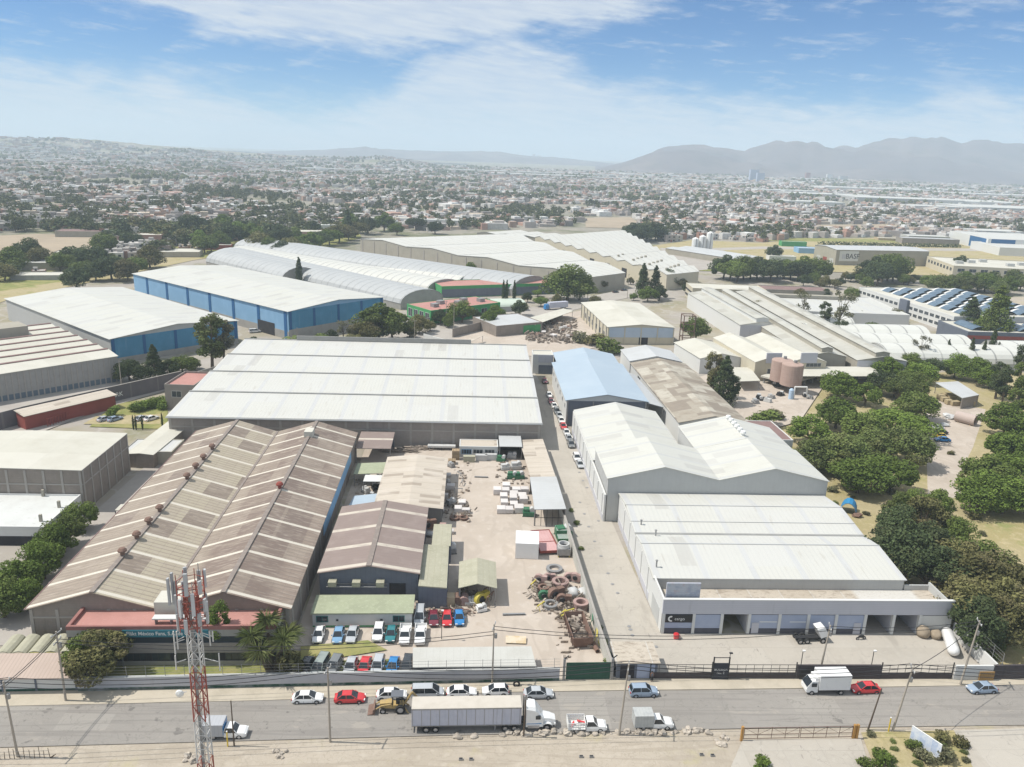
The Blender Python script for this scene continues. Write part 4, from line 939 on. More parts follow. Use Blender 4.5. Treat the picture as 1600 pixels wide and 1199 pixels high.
barrel2('longest silver arched hall with a grey end arch beside the green office', (626, 474), (330, 402), 28, 3.5, 5.6, M_arch_y, M_concwall)
barrel2('pale arched hall directly behind the longest silver one', (668, 452), (352, 396), 26, 3.5, 4.2, M_archw_y, M_concwall)
barrel2('pale arched hall third from the blue warehouse', (716, 442), (400, 391), 26, 3.5, 4.2, M_archw_y, M_concwall)
barrel2('far silver arched hall in front of the big white factory', (800, 452), (366, 386), 34, 4, 5.6, M_arch_y, M_concwall)
barrel2('short silver arched hall half hidden behind the blue warehouse', (440, 438), (322, 408), 24, 3.5, 6.5, M_arch_y, M_concwall)
N2, _ = flat('green_office', 'green walled office with a red flat roof and white windows', 'office', *P(673, 508)[:2], 42, 20, R(38), 6.5, M_greenwall, M_redroof, par=.2)
N2.location = P(673, 507); F = face_frame(N2, 'front', 42, 20)
for k in range(7): window(N2, F, 2 + k * 5.6, 5.6 + k * 5.6, 2.2, 4.6, bars=1)
F = face_frame(N2, 'left', 42, 20)
for k in range(4): window(N2, F, 1.2 + k * 4.7, 4.6 + k * 4.7, 1, 5.0, M_wpaint, bars=1)
for k in range(5): MB().box(6 + k * 7, 6 + (k % 2) * 5, 6.3, 9 + k * 7, 9 + (k % 2) * 5, 8).build('roof_unit', M_steel, N2)
N3, _ = flat('green_annex', 'long low building with a red roof and dark green front behind the green office', 'office', *P(690, 466)[:2], 70, 20, R(20), 6.5, M_greenwall, M_redroof, par=.3)
beam(N3, face_frame(N3, 'front', 70, 20), .2, 69.8, .3, 4.8, M_darkblue, .06, 'window_band')
N4, _ = hall('mint_shelter', 'pale mint barrel shelter beside the cypress trees', 'shelter', *P(742, 490)[:2], 28, 16, R(20), 3, 2, 1, 'x', M_greywall, roofm('mint_roof', (.50, .56, .48)), arch=True)

# ------------------------------------------------------------------ O, P: blue warehouses
def blue_wh(lbl, corner, left, wshort, eave, wl, wf, rise, basem):
    a, l = P(*corner, eave), P(*left, eave); d = l - a; rz = math.atan2(d.y, d.x) - math.pi / 2; dep = d.length
    return hall('blue_warehouse', lbl, 'warehouse', a.x, a.y, wshort, dep, rz, eave, rise, 1, 'y', wl, M_white_y, over=.6), dep
(O, _), dep = blue_wh('long warehouse with pale blue side wall and white stepped roof', (450, 487), (208, 428), 52, 12.0, M_sky1, None, 2.0, None)
F = face_frame(O, 'front', 52, dep); beam(O, F, .1, 51.9, 4.2, 11.9, M_sky2, .1, 'front_cladding'); beam(O, F, .1, 51.9, 0, 4.2, M_concwall, .14, 'base_wall')
columns(O, F, (1.0, 13, 26, 39, 51), 4.2, 11.9, M_navy, 1.2, .2, 'stripe')
Fl = face_frame(O, 'left', 52, dep); columns(O, Fl, fr(2, dep - 14, 7), 0, 11.7, M_navy, 2.0, .15, 'stripe'); beam(O, Fl, 0, dep, 0, 3.4, M_concwall, .1, 'base_wall')
door(O, Fl, 10, 22, 5.4, M_dark, 'loading_door', .2)
(Pw, _), dep = blue_wh('nearer warehouse with grey side wall and deep blue front beside the street', (172, 530), (9, 467), 50, 9.5, M_greywall, None, 2.2, None)
F = face_frame(Pw, 'front', 50, dep); beam(Pw, F, .1, 49.9, 2.2, 9.4, M_sky2, .1, 'front_cladding'); beam(Pw, F, .1, 49.9, 0, 2.2, M_concwall, .14, 'base_wall')
columns(Pw, F, (.8, 12, 24, 36, 49), 2.2, 9.4, M_navy, 1.1, .2, 'stripe')
# ------------------------------------------------------------------ Q: saw roofed block on the far left
a, b = P(183, 556, 9), P(-60, 593, 9); d = a - b
Q = thing('saw_roofed_factory', 'grey factory with rows of white roof bands and dark joints at the left edge', 'factory', tuple((b.x, b.y, 0)), math.atan2(d.y, d.x))
QL = d.length
MB().box(0, 0, -.1, QL, 62, 8.7).build('wall', M_concwall, Q)
for k in range(7):
    mb = MB(); mb.strip([(k * 8.8 - .3, 8.9), (k * 8.8 + 8.3, 9.9)], 'x', -.3, QL + .3, .15); mb.build('roof', M_cream, Q)
    MB().box(-.1, k * 8.8 + 7.3, 8.7, QL + .1, k * 8.8 + 8.55, 10.06).build('roof_joint', M_maroon, Q)
F = face_frame(Q, 'front', QL, 62); columns(Q, F, fr(1, QL - 1, 26), 0, 8.6, M_column, .4, .15)
beam(Q, F, 0, QL, 0, 2.0, M_darkblue if 0 else wallm('faded_blue_dado', (.13, .165, .20)), .06, 'painted_dado')
for q in (QL - 41, QL - 45): window(Q, F, q, q + 2, 4.3, 5.6, M_dark, bars=0)
MB().box(QL - 26, 46, 8.7, QL - 12, 56, 13).build('roof_room', M_tanwall, Q)
# ------------------------------------------------------------------ R, S: flat roofed blocks on the left edge
Rb, _ = hall('flat_roofed_block', 'large brown block building with a cream flat roof at the left edge', 'factory', -118, 163.3, 35.2, 23.5, 0, 9.6, .35, 1, 'y', M_block2, M_cream, over=.1)
F = face_frame(Rb, 'front', 35.2, 23.5); columns(Rb, F, fr(.4, 34.8, 10), 0, 9.5, M_column, .5); beam(Rb, F, 0, 35.2, 6.2, 6.5, M_column); beam(Rb, F, 0, 35.2, 3.0, 3.3, M_column)
F = face_frame(Rb, 'right', 35.2, 23.5); columns(Rb, F, fr(.4, 23, 7), 0, 9.5, M_column, .5); beam(Rb, F, 0, 23.5, 6.2, 6.5, M_column)
Sb, _ = flat('white_flat_building', 'low white flat roofed building in front of the brown block building', 'building', -104, 147.5, 20.6, 15.6, 0, 4.2, M_whitewall, roofm('white_flat_roof', (.56, .57, .55), ('noise', .25, .42, .68, (.50, .50, .48), .6), ('noise', 1.4, .6, .72, (.30, .29, .27), .6, (1, 2, 1)), rough=.9), par=.35)
for x_, y_ in ((18.6, 3), (19.0, 9.5), (13, 15)): MB().cbox(x_, y_, 3.8, .5, .5, 1.6).build('chimney', M_tanwall, Sb)
beam(Sb, face_frame(Sb, 'front', 20.6, 15.6), 0, 20.6, 0, 2.1, M_dark, .04, 'painted_base_shade')  # dark panel paints the shade along the foot of the front wall
T1, _ = hall('strip_shed', 'low cream strip roof between the brown block building and the passage', 'shed', *P(200, 731)[:2], 6.5, 40, R(-3), 3.6, .3, 1, 'y', M_block2, M_khaki if 0 else M_cream, over=.2)
T2, _ = flat('low_shed', 'low white roofed shed behind the brown block building', 'shed', -86, 190.5, 12, 9, 0, 3.6, M_tanwall, M_white_x, par=.2)
quad_roof('passage_canopy', 'small pale canopy in the shaded passage left of the brown factory', 'canopy', [(-74, 157.5), (-69.4, 157.5), (-69.4, 160.5), (-74, 160.5)], 3.2, .1, M_cream)
U1, _ = flat('maroon_house', 'small house with maroon flat roof at the corner of the stepped warehouse', 'house', *P(260, 640)[:2], 9, 15, R(-4), 8, M_block, M_redroof, par=.6)
window(U1, face_frame(U1, 'left', 9, 15), 3, 6, 4, 6); window(U1, face_frame(U1, 'front', 9, 15), 2, 5, 4, 6)
# street walls on the far left
def wall_run(lbl, pts, h, mt, name='boundary_wall', th=.3, coping=None, group=None):
    c = pts[0]
    root = thing(name, lbl, 'wall', (c[0], c[1], 0), 0, group)
    for (a, b) in zip(pts[:-1], pts[1:]):
        a, b = Vector((a[0] - c[0], a[1] - c[1], 0)), Vector((b[0] - c[0], b[1] - c[1], 0)); dd = (b - a); ln = dd.length; dd.normalize(); nn_ = Vector((-dd.y, dd.x, 0))
        MB().obox((a + b) / 2 + Vector((0, 0, h / 2)), dd, nn_, (0, 0, 1), ln / 2, th / 2, h / 2).build('panel', mt, root)
        if coping: MB().obox((a + b) / 2 + Vector((0, 0, h + .06)), dd, nn_, (0, 0, 1), ln / 2 + .05, th / 2 + .06, .06).build('coping', coping, root)
    return root
mwall = wallm('dark_street_wall', (.135, .125, .135), ('noise', .3, .4, .7, (.17, .155, .16), .6), ('stripe', 'x', 5.5, .3, (.20, .185, .18), .7))
pa, pb = P(40, 662), P(285, 603)
SWL = wall_run('long dark street wall painted with faded white letters', [P(-60, 690), pa, pb], 5.0, mwall, coping=M_column)
dd = (pb - pa).normalized(); ang = math.atan2(dd.y, dd.x)
for body, px_, py_ in (('E', 127, 640), ('N', 142, 636), ('M', 153, 634), ('FOR', 166, 632), ('PARK', 186, 628)):
    q = P(px_, py_, 1.7)
    s_ = (q - pa).dot(dd); q = pa + dd * s_ - P(-60, 690)
    text(body, 2.6 if len(body) == 1 else 1.9, (q.x + dd.y * .2, q.y - dd.x * .2, 1.6), (R(90), 0, ang), M_wpaint, SWL, 'painted_letters', .02)
g_ = thing('red_gate_house', 'long red sided gate house with a pale corrugated roof on the left street', 'gate house', tuple(P(24, 666) + Vector((dd.y, -dd.x, 0)) * 6), ang)
MB().box(0, 0, 0, 26, 4.5, 4.2).build('wall', M_redwall, g_); MB().strip([(-.6, 4.3), (4.8, 5.0)], 'x', -.4, 26.4, .15).build('roof', M_beige, g_)
g2 = thing('red_fence', 'red steel security fence beside the left parking bay', 'fence', tuple(P(75, 668)), ang + .25)
mb = MB()
for k in range(22): mb.cbox(k * .9, 0, 0, .18, .18, 2.6)
mb.build('bars', M_redwall, g2)
for z_ in (.6, 2.3): MB().box(-.1, -.05, z_, 19.1, .05, z_ + .15).build('rail', M_redwall, g2)
wall_run('grey wall along the back street below the trees', [P(290, 600), P(420, 560), P(520, 540)], 3, M_concwall)
wall_run('grey block wall below the green office', [P(505, 548), P(640, 512), P(730, 497), P(800, 482)], 3.2, M_concwall)
wall_run('brown block wall beside the scrap yard road', [P(707, 528), P(770, 512), P(800, 502)], 4, M_block2)
V1, _ = flat('scrap_shed', 'flat grey roofed shed with green shutter at the scrap yard', 'shed', *P(775, 527)[:2], 24, 22, R(28), 5, M_block2, M_greyroof, par=.3)
beam(V1, face_frame(V1, 'front', 24, 22), 14, 23, .2, 4, M_greenwall, .08, 'shutter')
quad_roof('tarp_roof', 'folded beige tarp roof at the scrap yard', 'canopy', [P(718, 548, 3), P(735, 536, 3), P(755, 524, 3), P(733, 528, 3)], 3, .1, M_beige, zs=[2.5, 3.4, 2.8, 2.8])
quad_roof('scrap_canopy', 'long beige canopy above the scrap heap', 'canopy', [P(836, 508, 4), P(896, 486, 4), P(880, 482, 4), P(815, 500, 4)], 4, .15, M_cream, M_dark, closed=(2,))
wall_run('white panel wall behind the stepped warehouse', [P(662, 540), P(690, 548), P(730, 556)], 5, M_whitewall)
# ------------------------------------------------------------------ vehicles (local +x is forward, origin on the ground under the middle)
def paint(name, c): return surf('paint_' + name, c, ('noise', .8, .5, .75, tuple(x * .88 for x in c), .5), ('noise', 2.2, .58, .75, (.36, .33, .29), .18), rough=.25, spec=.5, coat=.6)
P_white = paint('white', (.74, .74, .73)); P_silver = paint('silver', (.43, .45, .47)); P_grey = paint('grey', (.17, .18, .185)); P_red = paint('red', (.55, .03, .035))
P_dkred = paint('dark_red', (.16, .02, .035)); P_blue = paint('blue', (.02, .19, .46)); P_ltblue = paint('light_blue', (.18, .33, .5)); P_teal = paint('teal', (.02, .17, .19))
P_dark = paint('dark', (.035, .04, .045)); P_sage = paint('sage', (.27, .31, .29)); P_yellow = paint('yellow', (.62, .44, .02)); P_bluegrey = paint('blue_grey', (.27, .34, .43))
M_tyre = surf('tyre_rubber', (.022, .022, .022), ('noise', 4, .5, .7, (.05, .048, .045), .6), rough=.9)
M_rim = surf('wheel_rim', (.45, .45, .46), rough=.35, metal=.6)
M_lamp = surf('headlamp_glass', (.7, .7, .68), rough=.15); M_tail = surf('tail_lamp', (.4, .02, .015), rough=.2)
M_carglass = surf('car_glass', (.02, .026, .032), rough=.06, spec=.7)
_wh = {}
def wheel(parent, x, y, r, wdt):
    k = (r, wdt)
    if k not in _wh:
        a = MB(); a.lathe([(r * .6, -wdt / 2), (r * .94, -wdt / 2), (r, -wdt * .3), (r, wdt * .3), (r * .94, wdt / 2), (r * .6, wdt / 2), (r * .6, -wdt / 2)], n=18, axis='y')
        b = MB(); b.lathe([(0, -wdt * .42), (r * .25, -wdt * .42), (r * .58, -wdt * .36), (r * .61, 0), (r * .58, wdt * .36), (r * .25, wdt * .42), (0, wdt * .42)], n=14, axis='y')
        _wh[k] = (a.mesh('tyre', M_tyre), b.mesh('rim', M_rim))
    o = link('wheel', _wh[k][0], parent, (x, y, r)); link('rim', _wh[k][1], o, (0, 0, 0)); return o
def section(x, w, z0, z1, tuck=.08):
    zm = z0 + (z1 - z0) * .55
    return [(x, -w * .9, z0), (x, w * .9, z0), (x, w, z0 + .12), (x, w, zm), (x, w - tuck, z1), (x, w * .5, z1 + .03), (x, -w * .5, z1 + .03), (x, -w + tuck, z1), (x, -w, zm), (x, -w, z0 + .12)]
def car(kind, label, mt, loc, rz, group=None, roofm_=None):
    c = thing({'sedan': 'sedan_car', 'suv': 'suv_car', 'hatch': 'hatchback_car', 'van': 'minivan'}[kind], label, 'car' if kind != 'van' else 'van', loc, rz, group)
    L, Wd, H = {'sedan': (4.5, 1.78, 1.45), 'suv': (4.4, 1.84, 1.66), 'hatch': (4.0, 1.72, 1.5), 'van': (4.9, 1.9, 1.78)}[kind]
    h = Wd / 2; a, b = -L / 2, L / 2; belt = {'sedan': .92, 'suv': 1.04, 'hatch': .95, 'van': 1.05}[kind]
    st = [(a, h * .80, .38, belt - .22), (a + .12, h * .93, .28, belt - .06), (a + .7, h, .22, belt + .02), (a + 1.5, h, .2, belt + .03), (b - 1.5, h, .2, belt), (b - .75, h * .985, .22, belt - .07), (b - .25, h * .92, .26, belt - .18), (b, h * .76, .36, belt - .34)]
    mb = MB(); mb.rings([section(*q) for q in st])
    # greenhouse: bottom and top outlines
    g = {'sedan': (a + .45, b - 1.15, a + 1.15, b - 1.95), 'suv': (a + .12, b - 1.1, a + .42, b - 1.85), 'hatch': (a + .12, b - .95, a + .6, b - 1.75), 'van': (a + .1, b - .75, a + .3, b - 1.7)}[kind]
    zb, zt = belt + .02, H; wb, wt = h - .1, h - .27
    A_ = [(g[0], -wb, zb), (g[1], -wb, zb), (g[1], wb, zb), (g[0], wb, zb)]; T_ = [(g[2], -wt, zt), (g[3], -wt, zt), (g[3], wt, zt), (g[2], wt, zt)]
    for p, q in zip(A_, T_): mb.tube(p, q, .055, 5)
    for y0, y1 in ((-wb, -wt), (wb, wt)):
        xm = (g[0] + g[1]) / 2; mb.tube((xm - .1, y0 * 1.005, zb), (xm - .12, y1 * 1.01, zt), .05, 4)
    mb.rings([[(g[2] - .06, -wt - .02, zt - .05), (g[3] + .06, -wt - .02, zt - .05), (g[3] + .06, wt + .02, zt - .05), (g[2] - .06, wt + .02, zt - .05)],
              [(g[2] + .02, -wt, zt), (g[3] - .02, -wt, zt), (g[3] - .02, wt, zt), (g[2] + .02, wt, zt)],
              [(g[2] + .25, -wt * .6, zt + .05), (g[3] - .25, -wt * .6, zt + .05), (g[3] - .25, wt * .6, zt + .05), (g[2] + .25, wt * .6, zt + .05)]])
    body = mb.build('body', mt, c)
    if roofm_: MB().box(g[2] + .05, -wt * .9, zt + .045, g[3] - .05, wt * .9, zt + .075).build('roof_panel', roofm_, c)
    def gl(name, q):
        cc = sum((Vector(p) for p in q), Vector()) / 4; m_ = MB()
        n_ = (Vector(q[1]) - Vector(q[0])).cross(Vector(q[3]) - Vector(q[0])).normalized() * .015
        b0 = len(m_.v); m_.v += [tuple(Vector(p) + n_) for p in q] + [tuple(Vector(p) - n_) for p in q]
        for f in ((0, 1, 2, 3), (7, 6, 5, 4), (0, 4, 5, 1), (1, 5, 6, 2), (2, 6, 7, 3), (3, 7, 4, 0)): m_.idx(f)
        m_.build(name, M_carglass, c)
    gl('windscreen', (A_[1], A_[2], T_[2], T_[1])); gl('rear_window', (A_[3], A_[0], T_[0], T_[3]))
    gl('side_window', (A_[0], A_[1], T_[1], T_[0])); gl('side_window', (A_[2], A_[3], T_[3], T_[2]))
    r = .33 if kind in ('sedan', 'hatch') else .37
    for x in (a + .85, b - .85):
        for y in (-h + .1, h - .1): wheel(c, x, y, r, .22)
    for s in (-1, 1):
        MB().obox((b - .16, s * h * .62, belt - .3), (1, 0, 0), (0, 1, 0), (0, 0, 1), .14, .2, .08).build('headlight', M_lamp, c)
        MB().obox((a + .08, s * h * .68, belt - .2), (1, 0, 0), (0, 1, 0), (0, 0, 1), .08, .17, .11).build('taillight', M_tail, c)
        MB().obox((g[1] - .35, s * (h + .09), zb + .06), (1, 0, 0), (0, 1, 0), (0, 0, 1), .08, .1, .07).build('mirror', mt, c)
    MB().box(b - .06, -h * .5, .3, b + .03, h * .5, .46).build('bumper', M_black, c)
    for s in (-1, 1):
        mb = MB(); y0, y1 = sorted((s * (h - .02), s * (h + .012))); mb.box(a + 1.25, y0, .2, b - 1.25, y1, .34)
        for xx in (g[0] + .75, (g[0] + g[1]) / 2 - .1, g[1] - .25): mb.box(xx - .012, y0, .36, xx + .012, y1, belt - .28)
        for xx in (a + .85, b - .85): mb.strip([(xx + .44 * math.cos(math.pi * q / 8), .3 + .44 * math.sin(math.pi * q / 8)) for q in range(9)], 'y', y0, y1, .1)
        mb.build('side_trim', M_black, c)
    return c
def recolor(c, mt):
    for ch in c.children:
        if ch.name.split('.')[0] in ('body', 'mirror'): setmat(ch, 0, mt)
    return c
PROTO = {}
def park(kind, label, mt, x, y, rz, group=None, z=0.05):
    if kind not in PROTO:
        PROTO[kind] = c = car(kind, label, mt, (x, y, z), rz, group); return c
    c = dup(PROTO[kind], (x, y, z), rz, label)
    if 'group' in c: del c['group']
    if group: c['group'] = group
    return recolor(c, mt)
def at(px, py): p = P(px, py); return p.x, p.y
def street(kind, label, mt, px, py, rz=0, group=None):
    x, y = at(px, py); return park(kind, label, mt, x, y, R(rz), group)
# along the street, parked beside the wall
gs = 'cars parked along the street wall'
street('sedan', 'white sedan at the left end of the row along the wall', P_white, 481, 1096, 2, gs)
street('sedan', 'bright red sedan parked behind the leftmost white sedan', P_red, 547, 1096, 2, gs)
street('sedan', 'white sedan half hidden behind the yellow backhoe', P_white, 612, 1091, 2, gs)
street('van', 'silver minivan parked behind the back of the long trailer', P_silver, 668, 1088, 2, gs)
street('sedan', 'white sedan between the silver minivan and white hatchback', P_white, 721, 1087, 2, gs)
street('hatch', 'white hatchback parked right of the white sedan behind the trailer', P_white, 774, 1085, 182, gs)
street('sedan', 'silver sedan parked behind the white truck cab', P_silver, 841, 1089, 2, gs)
street('suv', 'silver suv parked alone in front of the blue gate booth', P_bluegrey, 1005, 1086, 2, gs)
street('sedan', 'red sedan parked just behind the white box truck', P_red, 1351, 1081, 182, gs)
street('sedan', 'blue grey sedan at the right end of the street', P_bluegrey, 1533, 1081, 184, gs)
# rows in the factory yard
def facing(kind, lbl, mt, px, py, rz=-92, g=None): x, y = at(px, py); return park(kind, lbl, mt, x, y + 1.2, R(rz), g)
g1 = 'cars facing the camera below the site cabin'
c_ = facing('sedan', 'white car with a sky blue reflecting roof, leftmost below the cabin', P_white, 496, 1003, -88, g1)
facing('sedan', 'light blue car second from the left below the cabin', P_ltblue, 527, 1004, -88, g1)
facing('sedan', 'silver car third from the left below the cabin', P_silver, 549, 1003, -92, g1)
facing('suv', 'white car left of the teal car below the cabin', P_white, 590, 1001, -90, g1)
facing('sedan', 'teal car between two white vehicles below the cabin', P_teal, 610, 1002, -90, g1)
g2_ = 'vehicles in the second row by the dark shelter'
facing('van', 'sage grey van, left of two parked by the dark shelter', P_sage, 634, 972, -90, g2_)
facing('van', 'grey van, right of two parked by the dark shelter', P_silver, 655, 974, -90, g2_)
facing('sedan', 'dark red car beside the grey vans in the yard', P_dkred, 677, 977, -86, g2_)
facing('sedan', 'bright red car between the dark red and blue cars', P_red, 698, 977, -88, g2_)
facing('sedan', 'bright blue car at the right end of the yard row', P_blue, 717, 976, -86, g2_)
g3 = 'cars close behind the street wall'
for px_, kd, mt, lb in ((474, 'sedan', P_dark, 'dark car at the left end of the row behind the street wall'), (497, 'van', P_sage, 'sage van second in the row behind the street wall'), (519, 'suv', P_grey, 'grey suv third in the row behind the street wall'),
                        (545, 'sedan', P_silver, 'silver blue car left of the red car behind the street wall'), (567, 'sedan', P_red, 'red car in the row behind the street wall'), (588, 'suv', P_silver, 'silver suv right of the red car behind the street wall'),
                        (612, 'sedan', P_blue, 'blue car in the row behind the street wall'), (635, 'suv', P_dark, 'black suv beside the sheet canopy behind the street wall')):
    x, y = at(px_, 1059); park(kd, lb, mt, x, y + 2.0, R(-94 if px_ > 530 else -100), g3)
# alley
ga = 'cars parked along the right side of the alley'
AL = ((851, 601, 'sedan', P_dkred, 'farthest dark red car in the alley'), (858, 623, 'sedan', P_white, 'white car behind the second dark red car in the alley'), (861, 633, 'sedan', P_dkred, 'dark red car between two white cars in the alley'), (866, 640, 'sedan', P_white, 'white car ahead of the grey cars in the alley'),
      (870, 649, 'suv', P_grey, 'grey suv farther up the alley'), (874, 655, 'sedan', P_silver, 'silver car behind the white car near the red alley car'), (877, 663, 'sedan', P_white, 'white car right behind the bright red alley car'), (880, 672, 'sedan', P_red, 'bright red car in the middle of the alley row'), (885, 682, 'sedan', P_white, 'white car in front of the bright red alley car'),
      (889, 691, 'sedan', P_silver, 'silver car second last before the gap in the alley row'), (892, 701, 'suv', P_grey, 'dark grey suv last before the gap in the alley row'), (901, 722, 'suv', P_white, 'white suv near the end of the alley row'), (906, 732, 'sedan', P_silver, 'nearest silver car in the alley'))
for px_, py_, kd, mt, lb in AL: x, y = at(px_, py_ - 3); park(kd, lb, mt, x, y, R(-88), ga)
# visitor bay on the left, three cars under the grove
for px_, py_, mt, lb in ((164, 658, P_silver, 'silver car, left of two on the dry visitor bay'), (180, 658, P_bluegrey, 'blue grey car beside the round bush in the visitor bay'), (222, 657, P_silver, 'silver car second from right in the visitor bay'), (237, 657, P_white, 'white car at the right of the visitor bay')):
    x, y = at(px_, py_); park('sedan', lb, mt, x, y, R(58), 'cars in the visitor bay')
for px_, py_, mt, lb in ((1463, 671, P_white, 'white car half under the right grove'), (1468, 678, P_dark, 'black car between white and blue ones by the right grove'), (1472, 690, P_blue, 'blue car nearest on the dirt track by the grove')):
    x, y = at(px_, py_); park('sedan', lb, mt, x, y, R(172), 'cars beside the right grove')
x, y = at(1466, 684); park('hatch', 'yellow taxi between the black and blue cars by the grove', P_yellow, x, y, R(172), 'cars beside the right grove')
x, y = at(392, 640); 
for px_, py_, mt, lb in ((398, 520, P_white, 'white van parked beside the pale blue warehouse'),): x, y = at(px_, py_); park('van', lb, mt, x, y, R(30))
x, y = at(28, 930); park('van', 'pale blue van in shade between the trees and the brown factory', P_ltblue, x, y, R(70))
x, y = at(49, 937); park('sedan', 'light blue car in shade beside the brown factory', P_ltblue, x, y, R(60))
for px_, py_, mt, lb in ((663, 541, P_dark, 'dark car left of the white panel wall'), (612, 545, P_silver, 'silver car parked on the back street near the big tree'), (630, 541, P_dark, 'dark car parked on the back street right of the big tree'), (962, 458, P_dark, 'dark car at the junction beside the round tree'), (975, 455, P_dark, 'second dark car at the junction near the conifers')):
    x, y = at(px_, py_); park('sedan', lb, mt, x, y, R(35))

# ------------------------------------------------------------------ pickups and trucks
def pickup(label, px, py, rz, mt, load=None, kind='pickup_truck'):
    x, y = at(px, py); c = thing(kind, label, 'truck', (x, y, .05), R(rz))
    h = .92
    st = [(-.35, h, .35, 1.08), (.6, h, .28, 1.1), (1.3, h, .28, 1.06), (2.3, h * .97, .3, .98), (2.6, h * .86, .4, .8)]
    mb = MB(); mb.rings([section(*q) for q in st]); g = (-.35, 1.35, -.2, .75); zb, zt, wb, wt = 1.08, 1.72, h - .08, h - .22
    A_ = [(g[0], -wb, zb), (g[1], -wb, zb), (g[1], wb, zb), (g[0], wb, zb)]; T_ = [(g[2], -wt, zt), (g[3], -wt, zt), (g[3], wt, zt), (g[2], wt, zt)]
    for p, q in zip(A_, T_): mb.tube(p, q, .06, 5)
    mb.rings([[(g[2] - .06, -wt, zt - .05), (g[3] + .06, -wt, zt - .05), (g[3] + .06, wt, zt - .05), (g[2] - .06, wt, zt - .05)], [(g[2], -wt, zt + .03), (g[3], -wt, zt + .03), (g[3], wt, zt + .03), (g[2], wt, zt + .03)]])
    mb.build('cab', mt, c)
    for nm, q in (('windscreen', (A_[1], A_[2], T_[2], T_[1])), ('rear_window', (A_[3], A_[0], T_[0], T_[3])), ('side_window', (A_[0], A_[1], T_[1], T_[0])), ('side_window', (A_[2], A_[3], T_[3], T_[2]))):
        m_ = MB(); n_ = (Vector(q[1]) - Vector(q[0])).cross(Vector(q[3]) - Vector(q[0])).normalized() * .012
        m_.rings([[tuple(Vector(p) + n_) for p in q], [tuple(Vector(p) - n_) for p in q]]); m_.build(nm, M_carglass, c)
    MB().box(-2.8, -.5, .45, -.3, .5, .62).build('chassis', M_black, c)
    for xx in (-1.75, 1.65):
        for s in (-1, 1): wheel(c, xx, s * (h - .12), .38, .25)
    for s in (-1, 1): MB().obox((2.48, s * .66, .78), (1, 0, 0), (0, 1, 0), (0, 0, 1), .12, .18, .09).build('headlight', M_lamp, c)
    if load == 'stake':
        mb = MB(); mb.box(-2.95, -1, .68, -.42, 1, .78)
        for s in (-1, 1):
            for k in range(8): mb.cbox(-2.88 + k * .34, s * .98, .78, .06, .05, .95)
            for z_ in (1.0, 1.32, 1.64): mb.box(-2.95, s * .98 - .03, z_, -.42, s * .98 + .03, z_ + .16)
        mb.box(-2.95, -.95, .78, -2.9, .95, 1.7); mb.box(-.47, -.95, .78, -.42, .95, 1.7)
        mb.build('stake_bed', M_wpaint, c)
    elif load == 'box':
        MB().box(-3.1, -1.0, .68, -.36, 1.0, 2.55).build('cargo_box', surf('worn_white_box', (.42, .43, .42), ('noise', 1.2, .45, .7, (.33, .34, .34), .7), ('stripe', 'x', .45, .04, (.3, .3, .3), .6), rough=.6), c)
    elif load == 'longbox':
        MB().box(-3.6, -1.05, .68, -.36, 1.05, 2.5).build('cargo_box', M_steel if 0 else surf('pale_grey_box', (.40, .41, .43), ('stripe', 'x', .5, .05, (.3, .31, .33), .7), rough=.5), c)
        MB().box(-.40, -1.05, .9, -.34, 1.05, 2.3).build('front_panel', P_blue, c)
    else:
        mb = MB(); mb.box(-2.7, -h, .55, -.36, h, .66)
        for s in (-1, 1): mb.box(-2.7, s * h - .05, .66, -.36, s * h + .05, 1.12)
        mb.box(-2.7, -h + .05, .66, -2.62, h - .05, 1.1); mb.build('bed', mt, c)
    return c
pk = pickup('small white stake bed truck carrying scrap right of the semi truck', 918, 1140, 1, P_white, 'stake')
pl = thing('scrap_load', 'white boards and red scraps lying in the stake bed truck', 'scrap', (pk.location.x - 1.7, pk.location.y, .86))
for k, (a, b, mt) in enumerate(((.2, .25, M_wpaint), (-.5, -.2, P_red), (.1, -.4, M_wpaint), (.7, .1, P_red))):
    MB().obox((a, b, .12 + .1 * k), (math.cos(k), math.sin(k), .15), (-math.sin(k), math.cos(k), 0), (0, 0, 1), .55, .16, .05).build('board', mt, pl)
pickup('white pickup with a tall worn cargo box right of the leaning pole', 1022, 1136, 1, P_white, 'box')
pickup('white pickup with a long pale grey box behind the telecom tower', 357, 1150, 1, P_white, 'longbox')
for px_, lb in ((632, 'white pickup nearest the wall row, left of two in the yard'), (656, 'white pickup right of two parked in the yard row')):
    c = pickup(lb, px_, 1004, -89, P_white); c.location.y += 1.2
